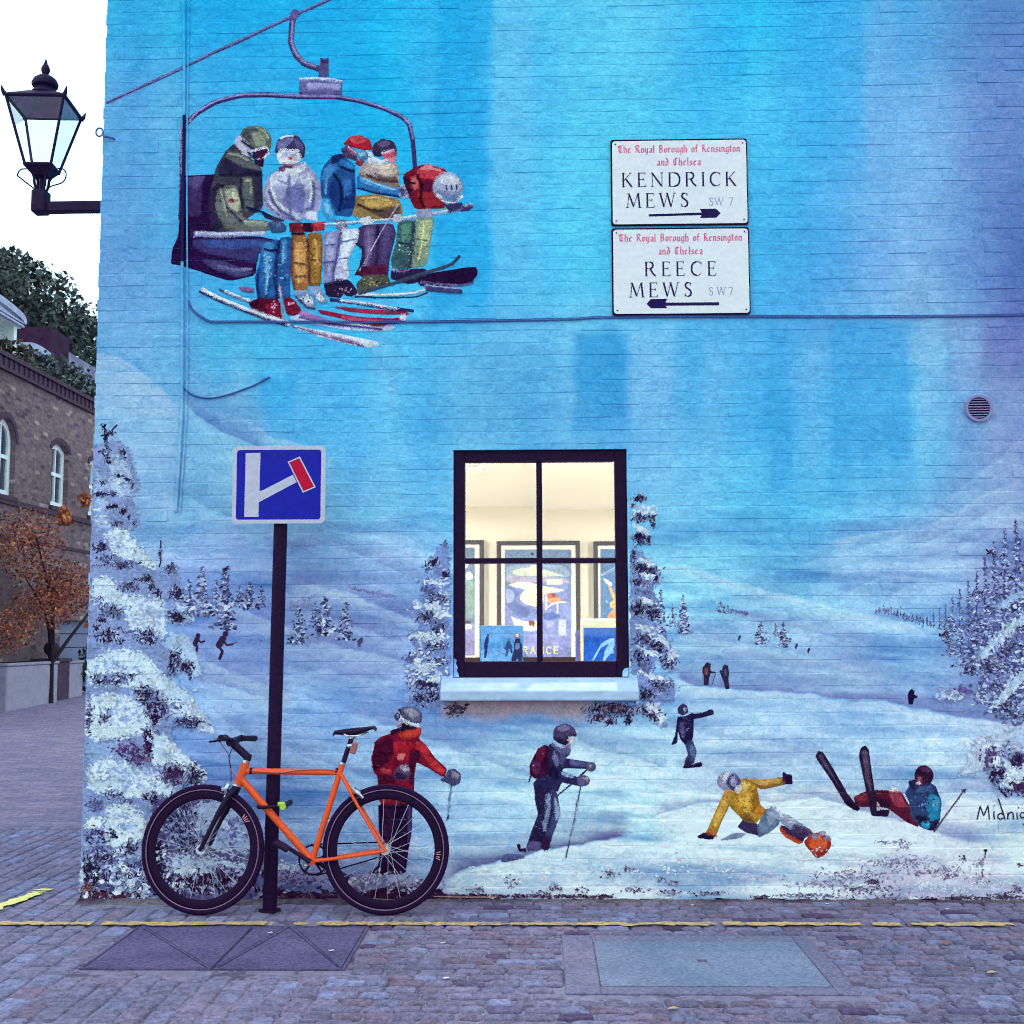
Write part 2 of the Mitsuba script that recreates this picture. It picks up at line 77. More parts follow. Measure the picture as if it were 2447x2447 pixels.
 'painted_fir_tree_035':[(127,[2451,1260,2458,1260,2470,1570,2464,1570])],
 'painted_fir_tree_036':[(127,[2517,1294,2523,1294,2536,1605,2530,1605])],
 'painted_fir_tree_037':[(127,[2580,1260,2587,1260,2602,1639,2596,1639])],
 'painted_fir_tree_038':[(127,[2654,1208,2658,1204,2662,1208,2682,1674,2678,1678,2674,1674])],
 'painted_fir_tree_039':[(127,[2753,1708,2731,1171,2734,1170,2738,1174,2761,1708,2760,1711,2757,1712])],
 'painted_fir_tree_040':[(127,[2521,1089,2528,1089,2539,1346,2532,1346])],
 'painted_fir_tree_041':[(127,[2596,1037,2599,1033,2603,1037,2615,1311,2611,1315,2607,1311])],
 'painted_fir_tree_042':[(127,[2687,978,2688,975,2691,973,2694,975,2695,978,2709,1294,2708,1297,2705,1298,2702,1297,2700,1294])],
 'painted_fir_tree_043':[(1161,[2518,1335,2523,1374,2530,1388,2568,1441,2585,1458,2677,1537,2765,1602,2779,1607,2777,1575,2765,1561,2671,1493,2569,1410,2561,1398,2546,1345,2540,1336,2520,1330]),(1162,[2585,1108,2656,1199,2704,1251,2718,1264,2758,1290,2764,1288,2763,1256,2755,1244,2694,1183,2606,1070,2598,1067,2579,1093]),(1163,[2632,1648,2681,1708,2700,1720,2773,1740,2784,1739,2783,1712,2774,1706,2714,1693,2699,1685,2665,1645,2655,1639,2629,1639]),(2166,[2377,704,2404,743,2411,759,2426,823,2437,842,2491,893,2510,904,2576,924,2597,926,2661,919,2667,914,2640,888,2628,883,2575,877,2562,865,2526,794,2513,773,2465,716,2448,706,2383,699]),(2167,[2590,639,2609,705,2620,719,2673,745,2688,750,2734,756,2741,752,2739,720,2732,709,2685,670,2673,657,2645,612,2634,608,2593,626]),(2083,[2644,924,2684,963,2698,965,2742,939,2748,925,2746,860,2736,852,2678,865,2665,873,2641,912])],
 'painted_snow_bank':[(1184,[2486,246,2492,245,2498,284,2492,284]),(1204,[2506,286,2502,280,2492,278,2485,282,2484,286,2488,292,2493,293,2502,292]),(1182,[2468,138,2474,138,2474,176,2468,176]),(1048,[2377,222,2381,222,2379,261,2374,261]),(1123,[-152,0,-105,3,-57,10,-10,-12,38,14,85,-1,133,-13,180,12,228,-3,275,-4,323,14,417,-7,464,1,512,-8,559,10,607,8,654,12,748,-13,796,-2,843,-8,890,4,937,-7,985,12,1032,7,1079,-4,1126,-6,1221,14,1268,8,1315,10,1362,8,1408,-8,1456,11,1502,-10,1549,-10,1597,15,1644,5,1691,2,1738,17,1785,5,1831,-11,1879,14,1925,0,1973,14,2019,0,2066,-9,2113,11,2160,18,2207,15,2253,2,2301,18,2347,16,2440,-9,2487,6,2534,7,2581,-1,2628,16,2674,1,2721,14,2719,-35,-105,-40]),(2216,[733,16,732,22,694,20,694,13]),(2217,[-257,20,-257,25,-611,29,-611,25])],
 'painted_skier':[(218,[-909,544,-762,549,-739,530,-739,403,-741,369,-758,277,-771,161,-798,146,-959,141,-977,148,-930,195,-923,224,-931,524]),(219,[-760,536,-743,545,-741,527,-746,403,-749,374,-760,319,-762,337,-763,507]),(220,[-897,528,-846,528,-838,504,-842,347,-846,308,-869,217,-876,209,-900,255,-904,294,-905,496]),(221,[-948,885,-925,906,-914,912,-872,926,-864,930,-860,942,-854,944,-706,963,-690,961,-687,940,-689,933,-701,905,-698,897,-662,865,-607,790,-547,736,-541,724,-550,690,-555,686,-575,692,-641,733,-708,770,-713,764,-724,713,-726,685,-728,560,-752,540,-902,539,-927,557,-934,668,-938,689,-957,712,-961,724,-970,776,-969,796,-954,870]),(222,[-941,885,-870,914,-857,909,-846,843,-848,826,-873,779,-880,769,-904,750,-954,725,-961,732,-967,798,-966,817,-954,872]),(223,[-836,883,-775,887,-759,884,-721,861,-715,850,-715,804,-725,795,-791,786,-806,788,-835,816,-840,828,-845,875]),(224,[-806,944,-706,959,-691,957,-696,928,-704,922,-746,909,-759,906,-797,905,-805,910,-819,938]),(225,[-707,886,-671,871,-662,863,-638,825,-638,817,-661,804,-670,807,-704,840,-709,850,-712,883]),(226,[-661,802,-632,797,-619,788,-562,734,-555,723,-564,702,-573,704,-620,741,-632,754,-661,796]),(227,[-745,833,-698,833,-691,827,-695,790,-700,781,-723,763,-728,746,-732,663,-735,650,-749,650,-752,672,-752,811]),(228,[-860,947,-810,964,-777,978,-771,978,-766,964,-771,960,-854,927,-860,927,-865,942]),(229,[-816,814,-787,817,-783,814,-789,792,-793,788,-814,784,-818,787,-820,810]),(230,[-912,733,-865,723,-858,720,-862,710,-868,709,-907,716,-914,719,-919,732]),(231,[-915,589,-773,589,-751,583,-751,547,-771,542,-901,541,-923,546,-935,583]),(232,[-918,697,-849,688,-839,683,-844,660,-855,656,-918,656,-928,661,-929,694]),(233,[-814,742,-777,755,-768,753,-753,727,-751,718,-756,690,-760,683,-785,669,-794,668,-827,672,-833,678,-839,706,-838,714,-823,737]),(234,[-803,748,-775,753,-769,750,-760,729,-762,726,-785,723,-791,726,-806,745]),(235,[-827,709,-762,693,-762,690,-785,671,-794,669,-824,674,-830,679,-832,706]),(236,[-819,1063,-800,1079,-791,1082,-753,1087,-742,1086,-709,1074,-701,1069,-684,1048,-682,1038,-686,998,-695,992,-745,997,-759,1001,-797,1026,-806,1033,-820,1056]),(237,[-785,1067,-747,1074,-736,1072,-702,1048,-701,1042,-736,1025,-747,1027,-785,1061]),(238,[-797,1026,-759,1002,-746,998,-698,993,-694,990,-713,976,-722,975,-765,985,-776,991,-800,1024]),(239,[-842,1035,-822,1054,-817,1054,-804,1033,-803,1027,-811,1009,-815,1007,-832,1007,-836,1010,-844,1029]),(240,[-832,1040,-821,1048,-818,1047,-813,1032,-814,1028,-824,1021,-826,1022,-832,1036]),(241,[-820,1070,-809,1075,-806,1071,-801,1040,-801,1035,-807,1030,-821,1065]),(242,[-809,1024,-788,1001,-751,985,-737,982,-699,978,-695,981,-698,985,-736,988,-749,992,-784,1007,-804,1029,-809,1029]),(243,[-791,995,-752,977,-738,973,-700,971,-700,977,-732,978,-744,980,-790,1000]),(242,[-819,1055,-806,1032,-807,1027,-815,1009,-810,1007,-802,1025,-801,1033,-815,1058]),(244,[-830,998,-796,998,-791,996,-796,976,-800,972,-823,967,-828,970,-834,994]),(245,[-782,990,-725,971,-716,967,-716,961,-792,955,-804,956,-814,964,-812,968,-794,989]),(246,[-530,721,-501,728,-492,725,-463,702,-459,693,-462,660,-467,652,-499,639,-508,639,-545,656,-574,666,-575,670,-550,684,-544,690,-536,716]),(100,[-505,717,-472,696,-469,691,-483,682,-488,682,-507,691,-510,696,-510,717]),(247,[-518,637,-539,453,-538,450,-535,448,-531,449,-529,452,-509,637,-510,641,-513,642,-516,641]),(248,[-517,631,-537,468,-534,468,-514,631])],
 'painted_skier_001':[(249,[172,652,85,582,85,577,90,577,175,646,175,651]),(250,[263,737,213,691,213,686,218,685,239,703,269,732,269,737]),(251,[50,875,84,868,95,863,142,836,160,820,160,814,142,797,146,793,259,773,272,769,306,753,310,746,297,721,291,719,265,732,245,734,148,738,131,737,119,725,127,719,189,694,208,688,264,680,272,675,272,650,266,645,227,636,209,638,133,654,120,656,112,647,95,608,77,604,-24,612,-41,618,-45,648,-43,656,21,728,29,745,44,869]),(252,[78,831,98,786,100,774,91,749,87,750,69,784,68,795,74,832]),(253,[115,832,141,824,143,817,135,784,130,776,113,759,111,766,111,824]),(254,[129,715,176,698,183,694,179,684,171,685,126,699,119,703,121,715]),(255,[177,781,245,767,255,762,250,748,240,747,176,755,166,760,167,780]),(256,[49,744,83,736,90,728,98,687,92,681,50,690,44,698,44,739]),(257,[-12,851,18,867,25,868,43,862,45,852,40,780,43,717,34,704,-25,680,-38,679,-62,698,-65,708,-65,750,-63,762,-47,795,-20,843]),(258,[-8,845,13,853,18,848,22,806,19,797,-8,780,-14,780,-26,793,-26,801,-13,838]),(259,[-45,777,-11,769,-7,760,-11,715,-17,708,-46,712,-51,721,-51,771]),(260,[-36,750,-39,744,-46,743,-51,747,-52,750,-49,756,-46,758,-39,756]),(261,[14,820,12,816,8,815,5,820,8,824,12,823]),(123,[-73,662,-71,658,-67,660,-58,690,-60,694,-64,692]),(262,[-29,625,44,620,56,603,60,505,55,473,1,286,-13,276,-81,276,-87,289,-53,392,-23,466,-21,486,-33,536,-36,553,-39,616]),(263,[30,592,54,592,57,579,54,501,49,476,20,393,14,385,10,414,11,427,25,481,27,501,26,579]),(264,[59,613,84,604,90,588,107,497,107,476,90,435,53,334,38,282,33,277,8,279,6,288,18,344,54,458,59,490,56,597]),(265,[80,564,105,494,106,478,85,449,82,453,77,568]),(266,[19,355,48,363,51,354,40,288,34,278,8,279,5,289,13,345]),(267,[-61,321,-11,321,-4,316,-8,283,-18,278,-77,277,-84,283,-71,316]),(268,[56,593,56,504,52,477,34,408,39,407,57,476,61,503,61,593]),(269,[71,947,83,968,89,973,119,986,128,987,159,985,167,982,188,963,193,956,203,931,200,923,172,902,143,869,133,868,87,889,72,903,69,910,70,939]),(270,[95,965,129,980,139,980,165,966,164,962,129,945,119,945,94,960]),(271,[80,909,127,901,137,901,167,917,196,925,197,922,171,893,143,869,134,868,100,881,92,886,75,907]),(272,[192,893,190,886,185,880,178,877,170,877,163,880,158,886,156,893,158,900,163,906,170,909,178,909,185,906,190,900]),(273,[155,895,162,876,166,873,170,874,187,880,190,884,193,907,189,912,169,910,163,907]),(274,[60,875,170,844,172,840,163,819,155,816,117,821,105,828,63,870]),(275,[81,869,104,865,130,854,131,852,114,850,107,852]),(276,[138,866,163,866,167,864,167,849,164,847,147,850,143,852,135,864]),(277,[312,744,310,733,302,723,291,718,280,718,269,723,262,733,259,744,262,756,269,766,280,771,292,771,303,766,310,756]),(278,[277,668,273,655,264,644,250,638,234,638,221,644,211,655,208,668,211,681,221,692,235,698,250,698,264,692,273,681]),(279,[236,685,262,685,266,683,270,666,268,664,247,671,234,683]),(280,[289,748,286,741,278,740,272,744,271,748,275,755,278,757,286,755]),(281,[222,642,180,435,134,240,137,235,141,238,191,455,228,638,225,642]),(282,[208,555,185,435,162,332,164,332,192,455,210,554]),(283,[-140,305,-126,308,-120,300,-119,282,-116,281,-95,285,-91,284,-87,271,-91,269,-125,269,-132,274,-140,300]),(284,[-225,246,-196,254,-183,255,-133,251,-121,249,-96,239,-101,235,-160,220,-223,211,-230,214,-230,241])],
 'painted_snowboarder':[(288,[821,1030,866,1047,873,1041,871,968,866,911,860,898,831,871,823,871,800,898,794,908,783,945,780,943,777,892,773,883,752,873,748,872,744,874,765,928,769,947,778,1018,783,1029,809,1027]),(289,[794,980,811,995,814,988,816,925,816,914,808,906,805,913,794,968]),(290,[863,1014,921,1022,977,1037,985,1043,987,1053,981,1061,971,1062,916,1047,859,1040,851,1035,848,1025,852,1017]),(291,[987,1049,985,1043,979,1037,972,1034,963,1034,956,1037,951,1043,949,1049,951,1056,956,1062,964,1065,972,1065,980,1062,985,1056]),(292,[785,1082,806,1099,813,1100,832,1092,836,1086,841,1055,838,1048,814,1039,807,1039,787,1048,783,1053,782,1075]),(293,[814,1078,832,1073,835,1070,830,1057,828,1055,816,1059,814,1062,812,1076]),(294,[827,874,859,892,867,887,883,840,883,825,871,776,862,767,821,755,817,761,834,814,834,828,823,866]),(295,[851,862,875,854,878,846,873,799,870,794,857,809,854,818,848,857]),(296,[807,740,813,753,820,756,860,760,903,773,910,773,917,766,918,763,911,752,897,748,818,739]),(297,[818,782,842,790,846,787,847,759,844,755,820,752,816,756,815,777])],
 'painted_snowboarder_001':[(300,[1111,415,1137,448,1151,450,1213,433,1224,422,1233,368,1225,362,1169,377,1154,383,1113,407]),(301,[1348,403,1356,420,1373,415,1476,367,1489,355,1471,324,1458,324,1396,355,1382,364,1351,395]),(302,[1355,400,1383,370,1397,360,1459,328,1466,322,1450,318,1439,322,1385,351,1373,360,1350,388,1347,393,1350,403]),(303,[1228,432,1261,503,1275,513,1332,505,1342,495,1348,441,1341,426,1292,386,1277,376,1231,353,1223,358,1223,412]),(304,[1283,498,1322,494,1328,488,1327,453,1322,445,1290,426,1284,432,1277,490]),(305,[1302,520,1362,489,1497,412,1516,399,1531,375,1528,369,1495,352,1474,359,1373,421,1354,437,1323,487,1297,519]),(306,[1315,520,1441,439,1443,433,1396,437,1379,448,1318,514]),(307,[1440,419,1506,396,1518,389,1525,372,1521,368,1490,354,1475,356,1417,387,1411,396,1427,419]),(308,[1145,680,1208,669,1220,653,1234,560,1240,540,1264,507,1262,493,1219,439,1202,435,1132,466,1114,478,1074,518,1067,533,1062,587,1068,600,1116,623,1125,633,1134,675]),(309,[1152,621,1198,582,1203,567,1188,511,1174,507,1104,538,1099,553,1138,617]),(310,[1212,503,1261,513,1266,509,1248,477,1240,475,1209,498]),(311,[1219,617,1232,555,1229,537,1198,491,1192,493,1186,555,1189,573,1213,619]),(312,[1141,666,1180,654,1184,648,1168,621,1162,618,1142,625,1139,632,1136,663]),(313,[1127,473,1166,482,1177,477,1208,439,1205,434,1158,442,1147,446,1124,468]),(314,[1071,596,1065,534,1059,513,1022,444,987,359,977,350,933,358,931,370,960,442,1003,534,1036,599,1044,606,1068,606]),(315,[1042,571,1055,540,1052,525,1007,447,983,408,979,408,980,447,985,463,1037,571]),(316,[939,390,982,378,988,373,982,354,975,352,934,358,928,363,932,388]),(317,[1161,682,1255,673,1283,674,1362,686,1377,684,1393,656,1378,647,1266,623,1243,623,1153,678]),(318,[1170,681,1256,669,1282,669,1362,678,1371,678,1355,664,1340,659,1261,644,1238,647,1167,678]),(319,[1369,708,1376,717,1379,717,1393,705,1418,699,1422,693,1426,657,1420,651,1383,650,1376,657]),(320,[885,358,917,374,929,374,972,359,978,354,970,339,959,338,889,346,881,354]),(321,[1118,668,1113,647,1100,630,1080,618,1057,614,1034,618,1015,630,1002,647,998,668,1003,688,1016,705,1036,717,1059,721,1082,717,1102,705,1114,688]),(322,[1020,691,1048,708,1058,710,1089,704,1090,701,1066,681,1035,660,1029,661,1018,685]),(323,[1133,662,1129,643,1117,628,1101,620,1084,620,1068,628,1057,643,1054,662,1058,680,1069,695,1085,704,1103,704,1119,695,1129,680]),(324,[1107,664,1105,653,1100,644,1093,640,1085,640,1078,644,1073,653,1072,664,1074,674,1079,683,1086,688,1094,688,1101,683,1105,674]),(325,[1086,700,1060,671,1059,661,1070,633,1077,624,1103,611,1106,618,1085,627,1079,633,1066,662,1069,670,1092,696]),(326,[1106,629,1126,640,1130,639,1133,620,1131,614,1111,598,1107,600,1104,623]),(327,[1045,616,1077,612,1081,609,1072,593,1068,591,1048,595,1045,598,1041,614]),(328,[1527,371,1567,380,1579,378,1619,355,1627,347,1634,316,1631,305,1605,265,1594,256,1555,240,1541,246,1496,300,1488,312,1482,328,1486,336,1516,365]),(329,[1550,350,1604,338,1612,331,1603,296,1595,289,1556,282,1545,284,1514,307,1513,316,1537,347]),(330,[1606,377,1603,372,1597,367,1588,365,1578,365,1569,367,1563,372,1561,377,1563,382,1569,386,1578,389,1589,389,1598,386,1604,382]),(331,[1630,350,1628,343,1624,338,1618,336,1612,336,1606,338,1602,343,1601,349,1603,356,1607,361,1613,363,1619,363,1625,361,1629,356]),(331,[1558,358,1556,351,1552,346,1546,344,1540,344,1534,346,1530,351,1529,358,1531,364,1535,369,1541,371,1547,371,1553,369,1557,364]),(332,[1577,349,1573,342,1564,340,1558,345,1557,349,1561,357,1565,359,1574,357]),(333,[1014,336,1077,371,1096,376,1151,372,1155,369,1123,349,1104,344,1017,333])],
 'painted_skier_002':[(337,[1559,803,1573,828,1578,831,1598,827,1609,814,1658,732,1719,620,1734,595,1787,525,1793,513,1775,504,1766,506,1728,531,1714,549,1642,672,1568,782]),(338,[1573,807,1592,811,1601,800,1690,631,1582,789]),(339,[1772,579,1822,602,1838,607,1892,615,1964,614,2028,607,2041,596,2077,534,2126,424,2123,414,2068,437,2046,451,1962,513,1929,522,1803,522,1781,529,1767,569]),(340,[1969,605,2018,615,2031,605,2059,535,2057,524,2010,523,1997,532,1966,594]),(341,[1782,578,1830,593,1839,592,1846,569,1840,563,1801,552,1792,553,1777,572]),(342,[1868,574,1939,566,1952,560,1967,529,1961,524,1906,524,1892,531,1862,569]),(343,[1898,544,1915,536,1917,532,1913,517,1910,516,1897,523,1895,527,1896,542]),(337,[1805,814,1817,847,1822,853,1838,861,1843,860,1858,844,1862,831,1868,760,1884,632,1896,498,1894,480,1868,473,1860,495,1806,792]),(344,[1827,832,1847,831,1851,814,1867,607,1865,606,1843,668,1838,696,1826,813]),(345,[1732,549,1794,522,1802,515,1790,499,1781,500,1739,526,1731,532,1724,550]),(346,[1878,496,1956,507,1967,504,1958,473,1947,469,1885,471,1874,474,1866,491]),(347,[1978,627,2009,631,2015,629,2023,614,2019,611,1987,607,1981,609,1974,624]),(348,[2061,611,2102,658,2122,663,2209,649,2228,636,2256,566,2259,541,2248,455,2241,435,2207,397,2194,393,2148,408,2134,418,2095,466,2088,482,2082,535,2078,550,2058,597]),(349,[2119,646,2189,638,2202,632,2217,601,2209,595,2146,587,2133,593,2111,640]),(350,[2205,592,2245,578,2251,562,2247,475,2241,459,2201,444,2192,451,2178,514,2178,533,2196,585]),(351,[2221,573,2240,557,2242,549,2233,510,2228,507,2211,522,2209,531,2217,569]),(352,[2082,668,2114,672,2121,667,2135,632,2131,625,2092,617,2085,622,2078,661]),(353,[2121,471,2183,456,2194,446,2200,400,2194,395,2148,410,2137,420,2115,466]),(354,[2151,433,2182,433,2187,430,2182,408,2177,405,2152,410,2148,413,2146,430]),(355,[2221,694,2216,673,2203,655,2186,643,2165,639,2145,643,2128,655,2117,673,2113,694,2118,715,2130,733,2148,745,2169,749,2189,745,2206,733,2217,715]),(356,[2124,696,2155,684,2160,678,2154,647,2150,644,2127,655,2123,662,2120,693]),(357,[2132,687,2147,679,2149,675,2145,660,2142,658,2130,662,2129,665,2129,685]),(358,[2150,653,2148,649,2144,647,2130,645,2118,649,2117,653,2119,657,2123,659,2130,661,2144,659,2148,657]),(359,[2147,740,2178,743,2186,741,2201,721,2198,718,2167,718,2159,721,2144,736]),(360,[2386,617,2296,500,2208,387,2214,382,2393,612]),(361,[2374,614,2400,618,2394,598]),(362,[2207,435,2231,451,2234,448,2228,418,2225,410,2209,395,2206,397,2203,428])],
 'painted_distant_skier':[(366,[928,1299,945,1322,955,1331,976,1320,972,1299,975,1280,1003,1274,1001,1268,972,1266,964,1242,960,1200,934,1200,932,1258,925,1278]),(367,[939,1299,960,1294,957,1258,940,1258]),(368,[988,1237,977,1198,981,1196,992,1236,1003,1269,999,1271])],
 'painted_distant_skier_001':[(369,[1038,1278,1042,1304,1055,1318,1073,1309,1079,1268,1074,1236,1079,1179,1057,1178,1044,1226,1024,1278,1031,1287]),(370,[1049,1289,1067,1286,1066,1252,1051,1257])],
 'painted_distant_skier_002':[(371,[2092,1141,2099,1161,2114,1175,2131,1163,2127,1143,2145,1134,2145,1128,2126,1118,2118,1086,2094,1088])],
 'painted_distant_skier_003':[(372,[-2017,1453,-2017,1442,-2009,1434,-1998,1434,-1991,1442,-1978,1476,-1978,1486,-1986,1494,-1997,1494,-2004,1486]),(372,[-1973,1498,-1975,1492,-1978,1487,-1984,1485,-1990,1485,-1995,1487,-1999,1492,-2001,1498,-1999,1504,-1996,1508,-1990,1511,-1984,1511,-1979,1508,-1975,1504]),(372,[-1974,1453,-1968,1451,-1945,1460,-1950,1470,-1969,1462,-1985,1478,-1992,1471]),(372,[-1997,1428,-2003,1406,-2002,1401,-1998,1398,-1993,1399,-1990,1403,-1983,1427,-1985,1433,-2001,1454,-2006,1456,-2011,1455,-2013,1450,-2012,1445])],
 'painted_distant_skier_004':[(372,[-1881,1450,-1883,1436,-1874,1425,-1860,1423,-1849,1431,-1825,1471,-1823,1485,-1832,1496,-1846,1498,-1857,1490]),(372,[-1811,1507,-1812,1500,-1817,1494,-1824,1491,-1831,1491,-1838,1494,-1843,1500,-1845,1508,-1843,1515,-1839,1521,-1832,1524,-1824,1524,-1817,1521,-1813,1515]),(372,[-1824,1437,-1821,1435,-1818,1435,-1784,1443,-1781,1446,-1780,1450,-1783,1454,-1787,1454,-1817,1446,-1836,1472,-1840,1475,-1844,1474,-1846,1470,-1845,1466]),(372,[-1853,1401,-1867,1365,-1867,1358,-1862,1354,-1855,1354,-1851,1358,-1836,1399,-1837,1407,-1860,1440,-1866,1444,-1872,1443,-1876,1437,-1874,1431]),(102,[-1755,1457,-1757,1463,-1800,1449,-1798,1444])],
 'painted_distant_skier_005':[(373,[-1062,1463,-1048,1478,-1036,1488,-1026,1479,-1030,1457,-1042,1446,-1039,1431,-1053,1433])],
 'painted_distant_skier_006':[(374,[1133,1459,1138,1480,1145,1485,1151,1482,1149,1469,1144,1463,1145,1454,1136,1455])],
 'painted_distant_skier_007':[(374,[1457,1412,1462,1433,1469,1438,1476,1435,1473,1422,1468,1416,1469,1407,1460,1408])],
 'painted_distant_skier_008':[(374,[1527,1386,1531,1406,1539,1412,1545,1409,1543,1396,1537,1390,1538,1380,1530,1381])],
 'painted_signature':[(375,[2460,451,2476,512,2488,476,2491,471,2494,471,2499,473,2518,513,2520,447,2528,448,2525,520,2523,528,2519,529,2515,525,2495,483,2480,525,2478,527,2475,527,2471,523,2452,452]),(375,[2548,496,2546,472,2549,451,2557,452,2554,476,2556,496]),(375,[2609,475,2593,487,2588,487,2576,481,2570,475,2568,461,2569,455,2584,445,2591,447,2606,454,2602,461,2585,454,2576,460,2578,471,2580,474,2590,479,2604,468]),(375,[2574,561,2595,496,2608,446,2616,448,2603,499,2582,565]),(375,[2630,448,2633,471,2646,485,2652,482,2653,479,2655,447,2663,448,2661,481,2656,489,2644,493,2634,484,2632,488,2628,488,2626,485,2622,448]),(375,[2676,484,2675,462,2678,446,2686,448,2683,466,2684,484]),(375,[2729,486,2709,489,2701,485,2693,473,2692,468,2701,453,2708,451,2729,458,2726,465,2706,459,2700,469,2707,481,2727,478]),(375,[2708,419,2743,402,2751,406,2765,421,2758,426,2744,411,2712,427]),(375,[2558,525,2556,521,2551,520,2547,525,2552,529,2556,529]),(375,[2694,511,2692,507,2687,506,2683,511,2688,516,2692,515])],
